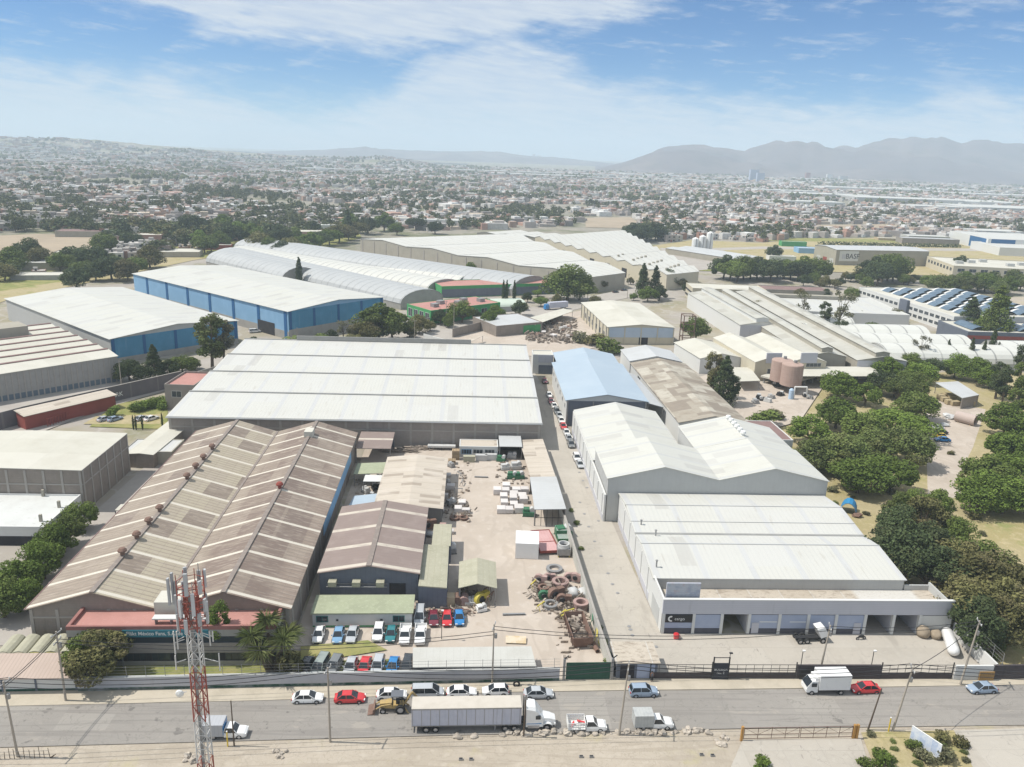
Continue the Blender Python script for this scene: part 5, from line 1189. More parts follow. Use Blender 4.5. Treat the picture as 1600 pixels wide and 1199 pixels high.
# semi truck
x, y = at(762, 1147); TR = thing('semi_truck', 'long white semi truck with a pale box trailer parked on the road', 'truck', (x, y + 1.5, .05), R(1.2))
M_trailer = surf('worn_trailer_side', (.47, .48, .55), ('noise', .35, .4, .68, (.40, .42, .50), .8), ('noise', 1.0, .55, .75, (.52, .50, .56), .6), ('stripe', 'x', 1.2, .04, (.36, .37, .42), .6), ('noise', .6, .6, .7, (.3, .3, .33), .4, (2, 1, .2)), rough=.6)
MB().box(-10.6, -1.3, 1.2, 4.6, 1.3, 4.02).build('trailer_box', M_trailer, TR)
MB().box(-10.62, -1.31, 4.02, 4.62, 1.31, 4.09).build('trailer_roof', surf('dusty_trailer_roof', (.52, .48, .42), ('noise', .5, .4, .7, (.46, .42, .36), .7), rough=.9), TR)
for s in (-1, 1):
    mb = MB()
    for k in range(13): mb.box(-10.5 + k * 1.24, min(s * 1.3, s * 1.335), 1.3, -10.44 + k * 1.24, max(s * 1.3, s * 1.335), 3.95)
    mb.box(-10.6, min(s * 1.3, s * 1.34), 1.2, 4.6, max(s * 1.3, s * 1.34), 1.32); mb.box(-10.6, min(s * 1.3, s * 1.34), 3.88, 4.6, max(s * 1.3, s * 1.34), 4.02); mb.build('side_ribs', M_steel, TR)
    MB().cbox(1.0, s * .9, .1, .18, .18, 1.1).build('landing_leg', M_steel, TR); MB().cbox(-9.6, s * 1.05, .3, .05, .5, .85).build('mud_flap', M_black, TR)
    MB().obox((-10.63, s * .4, 2.6), (1, 0, 0), (0, 1, 0), (0, 0, 1), .03, .03, 1.3).build('door_bar', M_steel, TR)
MB().box(-10.64, -1.2, .55, -10.55, 1.2, .75).build('rear_bumper', M_steel, TR)
MB().box(-10.2, -.6, .85, 9.2, .6, 1.2).build('chassis', M_black, TR)
for xx in (-8.6, -7.3, 2.4, 3.7):
    for s in (-1.08, 1.08): wheel(TR, xx, s, .5, .36)
for s in (-1.02, 1.02): wheel(TR, 8.3, s, .5, .32)
mb = MB(); mb.rings([[(5.3, -1.2, .7), (5.3, 1.2, .7), (5.3, 1.2, 3.6), (5.3, .9, 3.95), (5.3, -.9, 3.95), (5.3, -1.2, 3.6)], [(6.6, -1.2, .7), (6.6, 1.2, .7), (6.6, 1.2, 3.3), (6.6, .85, 3.7), (6.6, -.85, 3.7), (6.6, -1.2, 3.3)],
                     [(7.15, -1.18, .7), (7.15, 1.18, .7), (7.15, 1.05, 2.7), (7.15, .8, 3.0), (7.15, -.8, 3.0), (7.15, -1.05, 2.7)], [(7.75, -1.15, .7), (7.75, 1.15, .7), (7.75, 1.1, 2.0), (7.75, .8, 2.05), (7.75, -.8, 2.05), (7.75, -1.1, 2.0)]])
mb.build('cab', P_white, TR)
mb = MB(); mb.rings([[(7.7, -.8, .7), (7.7, .8, .7), (7.7, .85, 1.9), (7.7, .4, 2.05), (7.7, -.4, 2.05), (7.7, -.85, 1.9)], [(8.7, -.78, .7), (8.7, .78, .7), (8.7, .75, 1.75), (8.7, .4, 1.9), (8.7, -.4, 1.9), (8.7, -.75, 1.75)], [(9.5, -.72, .6), (9.5, .72, .6), (9.5, .66, 1.45), (9.5, .35, 1.6), (9.5, -.35, 1.6), (9.5, -.66, 1.45)]])
mb.build('hood', P_white, TR)
for s in (-1, 1):
    mb = MB(); mb.strip([(7.6 + .75 * (1 - math.cos(math.pi * q / 8)), .75 + .55 * math.sin(math.pi * q / 8)) for q in range(9)], 'y', *sorted((s * .74, s * 1.24)), .08); mb.build('mudguard', P_white, TR)
    MB().obox((7.0, s * 1.16, 2.25), (1, 0, 0), (0, 1, 0), (0, 0, 1), .35, .06, .3).build('side_window', M_carglass, TR)
    MB().tube((5.12, s * 1.0, .9), (5.12, s * 1.0, 4.25), .09, 8).build('exhaust_stack', M_black, TR)
    MB().box(5.6, s * 1.12 - .14, .55, 7.2, s * 1.12 + .14, .95).build('side_tank', M_rim, TR)
    MB().obox((9.42, s * .82, .95), (1, 0, 0), (0, 1, 0), (0, 0, 1), .1, .13, .12).build('headlight', M_lamp, TR)
    MB().box(5.35, s * 1.205 - .01, 1.2, 7.5, s * 1.205 + .01, 1.3).build('stripe', P_blue, TR)
mb = MB(); mb.rings([[(7.2, -1.0, 2.15), (7.2, 1.0, 2.15), (7.2, .85, 2.85), (7.2, -.85, 2.85)], [(7.56, -1.02, 2.12), (7.56, 1.02, 2.12), (7.26, .87, 2.82), (7.26, -.87, 2.82)]]); mb.build('windscreen', M_carglass, TR)
MB().box(9.45, -.75, .45, 9.62, .75, .8).build('bumper', M_rim, TR)
# white box truck facing left
x, y = at(1297, 1087); BT = thing('box_truck', 'white box truck with a tall plain cargo box facing left by the wall', 'truck', (x, y + 1.0, .05), R(181))
MB().box(-2.9, -1.15, 1.0, 2.0, 1.15, 3.5).build('cargo_box', P_white, BT); MB().box(-2.8, -.5, .6, 3.4, .5, 1.0).build('chassis', M_black, BT)
mb = MB(); mb.rings([[(2.1, -1.05, .55), (2.1, 1.05, .55), (2.1, 1.0, 2.45), (2.1, -1.0, 2.45)], [(3.3, -1.05, .55), (3.3, 1.05, .55), (3.0, .95, 2.45), (3.0, -.95, 2.45)], [(3.85, -1.0, .55), (3.85, 1.0, .55), (3.8, .98, 1.4), (3.8, -.98, 1.4)]]); mb.build('cab', P_white, BT)
mb = MB(); mb.rings([[(3.06, -.88, 2.35), (3.06, .88, 2.35), (3.8, .9, 1.45), (3.8, -.9, 1.45)], [(3.1, -.88, 2.37), (3.1, .88, 2.37), (3.84, .9, 1.47), (3.84, -.9, 1.47)]]); mb.build('windscreen', M_carglass, BT)
for s in (-1, 1):
    MB().obox((2.75, s * 1.04, 1.85), (1, 0, 0), (0, 1, 0), (0, 0, 1), .4, .04, .3).build('side_window', M_carglass, BT)
    MB().obox((3.82, s * .75, .95), (1, 0, 0), (0, 1, 0), (0, 0, 1), .06, .18, .1).build('headlight', M_lamp, BT)
    for xx in (-1.6, 3.0): wheel(BT, xx, s * .95, .42, .3)
MB().box(2.05, -.9, 2.45, 2.6, .9, 2.9).build('air_deflector', P_white, BT)
# backhoe
x, y = at(617, 1117); BH = thing('backhoe', 'dusty yellow backhoe loader with a dark roof parked on the road', 'backhoe', (x, y + .9, .05), R(182))
M_byel = surf('dusty_yellow_paint', (.42, .30, .12), ('noise', 1.2, .4, .65, (.33, .25, .14), .8), ('noise', 4, .55, .7, (.22, .16, .1), .5), rough=.7)
mb = MB(); mb.box(-1.2, -.55, .7, .5, .55, 1.25); mb.rings([[(.5, -.5, .7), (.5, .5, .7), (.5, .45, 1.6), (.5, -.45, 1.6)], [(2.2, -.42, .7), (2.2, .42, .7), (2.2, .38, 1.45), (2.2, -.38, 1.45)]]); mb.build('body', M_byel, BH)
for sx in (-1.0, .4):
    for s in (-.65, .65): MB().tube((sx, s, 1.2), (sx * .9, s * .9, 2.75), .06, 5).build('cab_post', M_black, BH)
MB().box(-1.15, -.75, 2.75, .6, .75, 2.86).build('cab_roof', surf('dark_roof', (.13, .14, .16), rough=.7), BH); MB().box(-.6, -.3, 1.25, -.1, .3, 1.9).build('seat', M_black, BH)
for s in (-1, 1): wheel(BH, -.75, s * .85, .72, .45); wheel(BH, 1.75, s * .75, .45, .32)
for s in (-1, 1): MB().path([(.6, s * .62, 1.5), (2.0, s * .62, 1.25), (3.0, s * .62, .55)], .1, 6).build('loader_arm', M_byel, BH)
mb = MB(); mb.prism([(2.9, .15), (3.9, .12), (3.9, .2), (3.2, .35), (3.1, 1.0), (2.9, 1.0)], 'y', -1.15, 1.15); mb.build('bucket', M_rustmetal, BH)
MB().path([(-1.3, 0, 1.1), (-2.4, 0, 3.0), (-3.1, 0, 2.2), (-2.9, 0, 1.2)], .16, 6).build('digger_arm', M_byel, BH)
mb = MB(); mb.prism([(-3.3, .5), (-2.6, .4), (-2.6, 1.2), (-2.8, 1.3)], 'y', -.35, .35); mb.build('digger_bucket', M_rustmetal, BH)
for s in (-1, 1): MB().path([(-1.3, s * .5, .9), (-1.9, s * .9, .15)], .1, 6).build('stabiliser', M_byel, BH)
# stripped chassis with a white cab in the loading yard, motorcycle, lorry on the back street
x, y = at(1270, 1006); TC = thing('truck_chassis', 'bare truck chassis with a tilted white cab in the loading yard', 'truck', (x, y + .8, .05), R(4))
MB().box(-3.0, -.45, .6, 2.2, .45, .85).build('chassis', M_black, TC)
mb = MB(); mb.rings([[(1.2, -1, 1.0), (1.2, 1, 1.0), (.4, .9, 2.7), (.4, -.9, 2.7)], [(2.6, -1, 1.5), (2.6, 1, 1.5), (1.7, .9, 3.0), (1.7, -.9, 3.0)]]); mb.build('cab', P_white, TC)
for xx in (-2.4, -1.2, 1.6):
    for s in (-.9, .9): wheel(TC, xx, s, .5, .4)
x, y = at(1346, 1002); MC = thing('motorcycle', 'small black motorcycle parked in the loading yard', 'motorcycle', (x, y + .3, .05), R(10))
for xx in (-.65, .65): wheel(MC, xx, 0, .32, .12)
mb = MB(); mb.rings([[(-.5, -.12, .55), (-.5, .12, .55), (-.5, .1, .8), (-.5, -.1, .8)], [(.2, -.16, .45), (.2, .16, .45), (.2, .14, .95), (.2, -.14, .95)], [(.5, -.06, .6), (.5, .06, .6), (.5, .05, .85), (.5, -.05, .85)]]); mb.build('body', M_black, MC)
MB().path([(.65, 0, .35), (.45, 0, 1.05), (.4, -.35, 1.1), (.4, .35, 1.1)], .035, 5).build('handlebar', M_steel, MC)
x, y = at(865, 484); LO = thing('lorry', 'blue cab lorry with a long pale trailer on the back street', 'truck', (x, y, .05), R(205))
MB().box(-8, -1.3, 1.1, 3.2, 1.3, 4.0).build('trailer_box', M_trailer, LO); mb = MB(); mb.rings([[(3.6, -1.2, .6), (3.6, 1.2, .6), (3.6, 1.1, 3.2), (3.6, -1.1, 3.2)], [(5.6, -1.2, .6), (5.6, 1.2, .6), (5.3, 1.1, 3.0), (5.3, -1.1, 3.0)]]); mb.build('cab', P_blue, LO)
for xx in (-6.5, -5.3, 3.0, 4.7):
    for s in (-1, 1): wheel(LO, xx, s, .5, .36)
# ------------------------------------------------------------------ trees and plants
def leafm(name, c, c2, v=.35): return surf(name, c, ('island', v), ('rand', .3), ('noise', .22, .42, .62, c2, .75), rough=.8, spec=.2, transl=.12)
L_mid = leafm('leaf_mid_green', (.115, .155, .035), (.15, .17, .055)); L_bright = leafm('leaf_bright_green', (.13, .185, .035), (.10, .15, .03))
L_olive = leafm('leaf_olive_brown', (.14, .135, .052), (.185, .15, .085)); L_dark = leafm('leaf_dark_green', (.062, .085, .034), (.09, .105, .045))
L_dry = leafm('leaf_grey_dry', (.145, .145, .08), (.17, .15, .085)); L_palm = leafm('leaf_palm', (.12, .155, .045), (.17, .17, .07))
L_far = leafm('leaf_far_green', (.088, .105, .04), (.12, .12, .052))
M_bark = surf('bark', (.13, .10, .075), ('noise', 3, .4, .7, (.09, .07, .05), .7), rough=.95)
def leafcloud(mb, rng, c, r, n, size, sq=(1, 1, .8), shell=.55):
    for _ in range(n):
        d = Vector((rng.gauss(0, 1), rng.gauss(0, 1), rng.gauss(0, 1))).normalized()
        rr = r * (shell + (1 - shell) * rng.random() ** .6) * (1 + .22 * mnoise.noise(d * 2.1 + Vector(c)))
        p = Vector(c) + Vector((d.x * sq[0], d.y * sq[1], d.z * sq[2])) * rr
        a = (d * .6 + Vector((rng.uniform(-1, 1), rng.uniform(-1, 1), rng.uniform(-.2, 1)))).normalized()
        u = a.orthogonal().normalized(); v = a.cross(u); s = size * rng.uniform(.6, 1.35); th = rng.uniform(0, 6.28)
        u, v = u * math.cos(th) + v * math.sin(th), v * math.cos(th) - u * math.sin(th)
        b = len(mb.v)
        mb.v += [tuple(p - u * s), tuple(p - v * s * .55 + a * s * .15), tuple(p + u * s), tuple(p + v * s * .55 + a * s * .15)]
        mb.idx((b, b + 1, b + 2, b + 3))
TREES = {}
def tree_mesh(kind, var):
    k = (kind, var)
    if k in TREES: return TREES[k]
    rng = random.Random(hash(kind) % 1000 * 0 + var * 17 + len(kind) * 101)
    tr, cr = MB(), MB()
    if kind in ('broad', 'olive', 'far'):
        H, Rr = 8.0, 4.4
        nl = {'broad': 24, 'olive': 24, 'far': 9}[kind]
        per = {'broad': 360, 'olive': 300, 'far': 46}[kind]; sz = {'broad': .24, 'olive': .23, 'far': .7}[kind]; sk = rng.uniform(.7, 1.3); low = rng.uniform(.3, .55)
        tr.tube((0, 0, 0), (.15, .1, 2.2), .3, 7, .22)
        for i in range(nl):
            t = 2 * math.pi * (i * .618 + rng.random() * .2); cz = 1 - 1.55 * (i + .5) / nl; q = math.sqrt(max(0, 1 - cz * cz))
            rr = Rr * .66 * q * rng.uniform(.75, 1.12)
            if kind == 'olive' and i % 5 == 3: continue
            c = (rr * math.cos(t) * rng.uniform(.7, 1.35) * sk, rr * math.sin(t) / sk, H * .53 + cz * H * low * rng.uniform(.6, 1.25) * .75)
            tr.tube((.15, .1, 1.8), (c[0] * .85, c[1] * .85, c[2] - .4), .1, 5, .04)
            lr = rng.choice((.7, 1.0, 1.3, 1.7, 2.0)) * (1 if kind != 'far' else 1.35)
            leafcloud(cr, rng, c, lr, per, sz, (1.05, 1.05, .85))
    elif kind == 'tall':
        H = 14.0
        tr.tube((0, 0, 0), (.3, .1, H * .5), .35, 7, .22); tr.tube((.3, .1, H * .5), (.1, .3, H * .9), .22, 6, .06)
        for i in range(17):
            z = H * (.32 + .66 * i / 16); w = 2.6 * (1 - abs(i / 16 - .5) * .9); t = rng.uniform(0, 6.28)
            c = (w * math.cos(t) * .8, w * math.sin(t) * .8, z)
            tr.tube((.2, .1, z - 1.6), c, .09, 5, .03); leafcloud(cr, rng, c, rng.uniform(.9, 1.7), 210, .28, (1, 1, .8), .3)
    elif kind == 'conifer':
        H = 14.0
        tr.tube((0, 0, 0), (0, 0, H * .95), .32, 7, .05)
        for i in range(26):
            f = i / 25; z = H * (.12 + .86 * f); w = 3.4 * (1 - f) ** .75 + .25
            for j in range(3):
                t = rng.uniform(0, 6.28); c = (w * .6 * math.cos(t), w * .6 * math.sin(t), z + rng.uniform(-.3, .3)); leafcloud(cr, rng, c, w * .45 + .3, 75, .26, (1, 1, .55), .3)
    elif kind == 'cypress':
        H = 11.0
        tr.tube((0, 0, 0), (0, 0, H * .9), .2, 6, .04)
        for i in range(22):
            f = i / 21; z = H * (.06 + .93 * f); w = .95 * math.sin(math.pi * (.12 + .86 * f)) + .12
            leafcloud(cr, rng, (rng.uniform(-.15, .15), rng.uniform(-.15, .15), z), w, 110, .2, (1, 1, .8), .5)
    elif kind == 'bare':
        H = 13.0
        tr.tube((0, 0, 0), (.4, .2, H * .45), .3, 7, .2)
        for i in range(13):
            t = rng.uniform(0, 6.28); z = H * rng.uniform(.42, .95); w = rng.uniform(1.2, 3.2); c = (w * math.cos(t), w * math.sin(t), z)
            tr.tube((.35, .2, H * .4), (c[0] * .6, c[1] * .6, z - .8), .1, 5, .05); tr.tube((c[0] * .6, c[1] * .6, z - .8), c, .05, 4, .02)
            leafcloud(cr, rng, c, rng.uniform(.8, 1.4), 85, .24, (1, 1, .9), .1)
    elif kind == 'palm':
        tr.tube((0, 0, 0), (.1, 0, 5.0), .42, 9, .34)
        for i in range(46):
            t = rng.uniform(0, 6.28); up = rng.uniform(-.5, 1.1); ln = rng.uniform(2.4, 3.2); d = Vector((math.cos(t), math.sin(t), 0)); side = Vector((-d.y, d.x, 0)); prev = None
            for s in range(7):
                f = s / 6; p = Vector((.1, 0, 5.0)) + d * ln * f * math.cos(up * .6) + Vector((0, 0, 1)) * (ln * (up * f - (.75 + .25 * up) * f * f)); w = .30 * math.sin(math.pi * (.12 + .82 * f)) + .03
                cur = (p - side * w + Vector((0, 0, -.06)), p + Vector((0, 0, .05)), p + side * w + Vector((0, 0, -.06)))
                if prev:
                    cr.face((prev[0], cur[0], cur[1], prev[1])); cr.face((prev[1], cur[1], cur[2], prev[2]))
                prev = cur
    elif kind == 'yucca':
        for k in range(5):
            t = k * 1.3; top = Vector((1.3 * math.cos(t), 1.3 * math.sin(t), 3.0 + rng.uniform(0, 1.8))); tr.tube((.2 * math.cos(t), .2 * math.sin(t), 0), top, .24, 7, .14)
            for i in range(190):
                d = Vector((rng.gauss(0, 1), rng.gauss(0, 1), rng.gauss(.1, .8))).normalized(); ln = rng.uniform(.7, 1.5); s = d.orthogonal().normalized() * .05
                cr.face((top - s, top + d * ln * .6 - s, top + d * ln + Vector((0, 0, -.2)), top + s))
    elif kind == 'bush':
        tr.tube((0, 0, 0), (0, 0, .7), .12, 5, .06)
        for i in range(6): leafcloud(cr, rng, (rng.uniform(-.6, .6), rng.uniform(-.6, .6), rng.uniform(.5, 1.3)), rng.uniform(.5, .85), 120, .16, (1, 1, .85), .3)
    TREES[k] = (tr.mesh('trunk', M_bark), cr.mesh('crown', L_mid)); return TREES[k]
def tree(kind, label, px, py, hgt, mt, spread=1.0, group=None, var=None, base=True, name=None, cat='tree'):
    """px, py: foot of the tree in the photograph, hgt its height in metres"""
    p = P(px, py); return tree_at(kind, label, p.x, p.y, hgt, mt, spread, group, var, name, cat)
HN = {'broad': 8.6, 'olive': 8.6, 'far': 8.8, 'tall': 14.6, 'conifer': 14.2, 'cypress': 11.3, 'bare': 13.8, 'palm': 6.8, 'yucca': 5.2, 'bush': 2.0}
def tree_at(kind, label, x, y, hgt, mt, spread=1.0, group=None, var=None, name=None, cat='tree'):
    var = RND.randrange({'broad': 7, 'olive': 5, 'far': 6}.get(kind, 2)) if var is None else var
    trm, crm = tree_mesh(kind, var); s = hgt / HN[kind]
    t_ = thing(name or {'broad': 'leafy_tree', 'olive': 'olive_green_tree', 'far': 'town_tree', 'tall': 'eucalyptus_tree', 'conifer': 'conifer_tree', 'cypress': 'cypress_tree', 'bare': 'sparse_tree', 'palm': 'palm_tree', 'yucca': 'yucca_tree', 'bush': 'bush'}[kind], label, cat, (x, y, 0), RND.uniform(0, 6.28), group)
    t_.scale = (s * spread, s * spread, s)
    link('trunk', trm, t_); c = link('crown', crm, t_); setmat(c, 0, mt)
    return t_
def grove(kind, label, pts, mts, group, h=(7, 9.5), spread=1.15):
    for px, py in pts:
        hh = RND.uniform(*h); q = P(px, py, hh * .6)
        tree_at(kind, label, q.x, q.y, hh, RND.choice(mts), spread * RND.uniform(.92, 1.1), group)
g = 'green trees of the grove right of the white halls'
grove('broad', 'green spreading tree in the dense grove right of the white halls', [(1268, 668), (1310, 640), (1355, 612), (1400, 600), (1435, 628), (1275, 705), (1322, 705), (1375, 690), (1422, 690), (1345, 735), (1395, 733), (1432, 660), (1350, 660), (1398, 650), (1312, 598)], [L_mid, L_bright, L_bright, L_bright, L_palm, L_olive], g, (8, 12), 1.42)
g = 'brownish trees beside the loading warehouse'
grove('olive', 'brownish olive tree in the clump beside the loading warehouse', [(1405, 815), (1445, 800), (1425, 850), (1458, 842), (1495, 825), (1458, 880), (1500, 868), (1535, 862), (1490, 905), (1530, 900), (1562, 895), (1515, 938), (1552, 930), (1530, 965), (1562, 960)], [L_olive, L_olive, L_mid, L_dark, L_olive], g, (7, 12), 1.25)
grove('broad', 'greener tree at the back of the brownish clump', [(1432, 782), (1468, 784), (1412, 792)], [L_mid], 'greener trees behind the brownish clump', (6, 7.5), 1.15)
g = 'trees right of the dirt track'
grove('broad', 'green tree in the grove right of the dirt track', [(1548, 735), (1580, 722), (1615, 720), (1535, 765), (1572, 768), (1610, 775), (1575, 655), (1610, 660), (1578, 692), (1612, 695)], [L_mid, L_bright, L_bright, L_mid], g, (7, 10), 1.3)
g = 'trees between the white arched sheds and the hay shed'
grove('broad', 'green tree between the white arched sheds and hay shed', [(1390, 574), (1425, 562), (1460, 568), (1495, 570), (1530, 574), (1380, 592), (1418, 590), (1440, 578), (1550, 586), (1405, 604), (1432, 600)], [L_mid, L_bright, L_dark], g, (7, 10), 1.2)
grove('tall', 'shaggy tall tree right of the hay shed', [(1572, 600), (1598, 590), (1590, 628), (1610, 620), (1562, 590), (1600, 560)], [L_dark, L_mid], 'shaggy tall trees right of the hay shed', (11, 14), 1.3)
for px, py, hh, mt, lb in ((28, 930, 8, L_bright, 'bright green tree lowest in the row beside the passage'), (70, 900, 7.5, L_bright, 'bright green tree in front of the white flat building'), (105, 850, 7, L_mid, 'green tree at the corner of the white flat building'), (130, 822, 6.5, L_mid, 'green tree farthest up the row beside the passage'), (85, 870, 7, L_bright, 'green tree second in the row beside the passage'), (8, 960, 8, L_mid, 'green tree cut by the left edge of the picture'), (45, 950, 6, L_bright, 'small bright tree between the leftmost trees and the brown factory')):
    tree('broad', lb, px, py + 6, hh, mt, 1.05)
tree('broad', 'shaggy street tree with a brownish side before the office', 160, 1062, 8.4, L_olive, 1.15); tree('olive', 'greener shaggy street tree left of the office sign', 141, 1058, 7.6, L_mid, 1.1)
tree('yucca', 'branching yucca with drooping leaves at the corner of the brown factory', 426, 1050, 9.0, L_palm, 1.25); tree('bush', 'tall brown bush under the yucca behind the street wall', 452, 1058, 5.5, L_olive, .75)
tree('tall', 'bushy green tree standing beside the telecom tower', 347, 1032, 10.0, L_bright, .85); tree('palm', 'feathery date palm in front of the pale blue warehouse', 458, 560, 10, L_palm, 1.25)
tree('tall', 'tall loose eucalyptus before the nearer blue warehouse', 332, 580, 21, L_palm, 1.25, var=0); tree('tall', 'second tall eucalyptus with thin crown by the nearer blue warehouse', 350, 574, 18, L_dry, 1.2)
tree('conifer', 'dark pointed conifer before the deep blue front', 243, 597, 13, L_dark, 1.1)
for px, py, hh, k in ((203, 596, 8, 'left'), (222, 597, 7, 'middle'), (265, 592, 7, 'right')): tree('broad', f'{k} low dark tree before the deep blue front', px, py, hh, L_dark, 1.2)
tree('bush', 'round bush beside the blue grey car in the visitor bay', 179, 652, 4, L_bright, 1)
for px, py in ((210, 645), (218, 643), (226, 641), (234, 639), (243, 637), (250, 634), (256, 640)): tree('bush', 'clipped green shrub on the visitor lawn', px, py, 3.4, L_bright, 1.2, 'shrubs on the visitor lawn')
for px, py in ((209, 672), (213, 672), (223, 672), (254, 668)): tree('cypress', 'slim little cypress behind the visitor bay', px, py, 4.5, L_dark, .8, 'little cypresses behind the visitor bay')
tree('broad', 'large dense tree right of the pale blue warehouse', 592, 535, 17, L_mid, 1.15); tree('broad', 'second large dense tree joined to the one right of the blue warehouse', 613, 532, 14, L_mid, 1.1)
tree('olive', 'grey green tree left of the large dense tree', 566, 541, 12, L_olive, 1.1); tree('bare', 'reddish half bare tree before the blue warehouse front', 538, 538, 11, L_dry, 1.3)
tree('olive', 'small grey tree beside the pole left of the large dense tree', 518, 545, 8, L_dark, 1)
tree('broad', 'green tree before the right end of the green office', 722, 505, 11, L_mid, 1.15); tree('broad', 'round bright tree at the scrap yard road', 764, 514, 9, L_bright, 1.1)
tree('broad', 'small green tree left of the one by the green office', 700, 512, 6, L_mid, 1)
for px in (786, 791, 803): tree('cypress', 'slim dark cypress in the group of three by the mint shelter', px, 481, 15, L_dark, .75, 'three slim cypresses')
tree('cypress', 'shaggy dark cypress rising before the silver arched hall', 468, 447, 17, L_dark, 1.3); tree('broad', 'huge round tree at the end of the silver arched hall', 886, 470, 19, L_mid, 1.35); tree('broad', 'second crown joined to the huge round tree', 905, 470, 15, L_mid, 1.2)
for px, py, hh, lb in ((1003, 465, 20, 'tall dark conifer beside the junction'), (1022, 466, 19, 'dark conifer right of the tallest at the junction')): tree('conifer', lb, px, py, hh, L_dark, 1.0)
tree('broad', 'green tree below the two dark conifers', 1012, 472, 9, L_bright, 1.2); tree('broad', 'dark tree right of the two conifers', 1045, 450, 11, L_dark, 1.2)
tree('broad', 'grey green tree before the long grey roofed hall', 1086, 535, 13, L_mid, .95); tree('bush', 'green scrub beside the cream hall', 930, 540, 6, L_olive, 1.6); tree('bush', 'green scrub behind the blue roofed hall', 950, 552, 7, L_mid, 1.5); tree('bush', 'dry scrub at the edge of the scrap yard', 905, 535, 5, L_dry, 1.6)
tree('conifer', 'dark shaggy araucaria between the rusty roof and the works canopy', 1128, 634, 17, L_dark, 1.15, var=0); tree('tall', 'second dark trunk of shaggy foliage beside the araucaria', 1112, 622, 16, L_olive, 1.05); tree('tall', 'lower dark shaggy tree in front of the araucaria', 1142, 632, 10, L_dark, 1.3)
tree('bush', 'green scrub in front of the works canopy by the maroon roof', 1195, 668, 6, L_mid, 1.6); tree('bush', 'dry yellow scrub beside the green scrub at the maroon roof', 1207, 655, 4, L_dry, 1.6)
tree('bare', 'bare branched eucalyptus at the long monitor roofs', 1308, 530, 24, L_dry, 1.0); tree('bare', 'smaller bare eucalyptus left of the tall one', 1252, 506, 17, L_dry, 1.0); tree('broad', 'dark tree low beside the bare eucalyptus', 1312, 535, 11, L_dark, .9); tree('tall', 'grey leaved tree between the two bare eucalyptus', 1285, 520, 15, L_dark, 1.1)
tree('conifer', 'very tall dark conifer beside the skylight office', 1550, 535, 27, L_mid, 1.3); tree('conifer', 'shorter dark conifer left of the very tall one', 1512, 520, 18, L_dark, 1.5); tree('broad', 'dark tree at the foot of the very tall conifer', 1535, 535, 13, L_mid, 1.2)
for k, (px, py, hh) in enumerate(((1477, 570, 11), (1489, 575, 8), (1513, 575, 13), (1545, 568, 16), (1556, 566, 9), (1532, 575, 12))): tree('cypress', 'slim cypress standing before the white arched sheds', px, py, hh, L_dark, 1.0, 'slim cypresses before the white arched sheds')
tree('bare', 'reddish bare tree before the white arched sheds', 1433, 572, 14, L_dry, 1.1)
g = 'small trees between the background works'
for px, py in ((905, 458), (935, 455), (955, 449), (985, 445), (1060, 451), (1075, 458), (655, 522), (672, 518), (688, 508), (812, 494), (824, 473), (840, 464), (745, 502), (775, 500), (500, 554), (485, 558), (415, 558), (400, 555), (300, 578), (285, 583), (1165, 503), (1182, 494), (1230, 503), (1345, 503), (1365, 528), (1400, 503), (1030, 470), (990, 470), (930, 480), (640, 528), (555, 545), (760, 486), (845, 480), (870, 476), (1450, 500), (1425, 480), (1330, 470), (1250, 475), (1290, 470)): tree('broad', 'small roadside tree between the background works', px, py, RND.uniform(4.5, 9), RND.choice([L_mid, L_dark, L_olive, L_bright]), RND.uniform(1.0, 1.4), g)
g = 'trees in the belt behind the banded office'
for k in range(15): px = 1130 + k * 10.5; tree('broad', 'dark green tree in the belt behind the banded office', px, 436 + RND.uniform(-3, 6), RND.uniform(12, 18), RND.choice([L_mid, L_dark]), 1.25, g)
g = 'trees in front of the BASF warehouse'
for k in range(22): px = 1255 + k * 8.2; tree('broad', 'green tree in the belt before the tan warehouse', px, 444 + RND.uniform(-8, 8), (RND.uniform(17, 21) if 1354 < px < 1400 else RND.uniform(6, 8.5)), RND.choice([L_mid, L_dark, L_olive]), 1.1, g)
g = 'pale green street trees at right'
for k in range(14): px = 1450 + k * 11; tree('broad', 'pale green street tree near the tan office', px, 455 + RND.uniform(-3, 8), RND.uniform(10, 14), RND.choice([L_bright, L_palm]), 1.2, g)
g = 'trees on the waste ground behind the grey warehouse'
for px, py in ((150, 440), (175, 438), (200, 440), (185, 425), (130, 432), (60, 418), (20, 425), (8, 440), (165, 398), (205, 388), (45, 412), (235, 420), (120, 452), (215, 430), (145, 420), (95, 425)): tree('broad', 'bushy tree on the waste ground behind the grey walled warehouse', px, py, RND.uniform(10, 16), RND.choice([L_mid, L_olive, L_dark]), 1.3, g)
g = 'trees in the belt behind the arched halls'
for px, py in ((320, 396), (330, 394), (312, 385), (345, 388), (360, 384), (375, 380), (395, 382), (405, 395), (420, 398), (440, 402), (455, 398), (470, 396), (485, 392), (500, 388), (515, 384), (530, 380), (545, 376), (555, 372), (440, 385), (460, 380), (415, 372), (385, 368), (350, 365), (300, 366), (318, 362), (490, 372), (548, 364), (600, 362), (650, 360), (620, 368), (575, 366), (680, 366)):
    tree('broad', 'bushy tree in the belt behind the arched halls', px, py, RND.uniform(11, 19), RND.choice([L_mid, L_dark, L_olive, L_bright]), 1.25, g)
for px, py, hh, lb in ((544, 372, 26, 'tallest dark cypress left of the big ridged factory'),): tree('cypress', lb, px, py, hh, L_dark, 1.6)
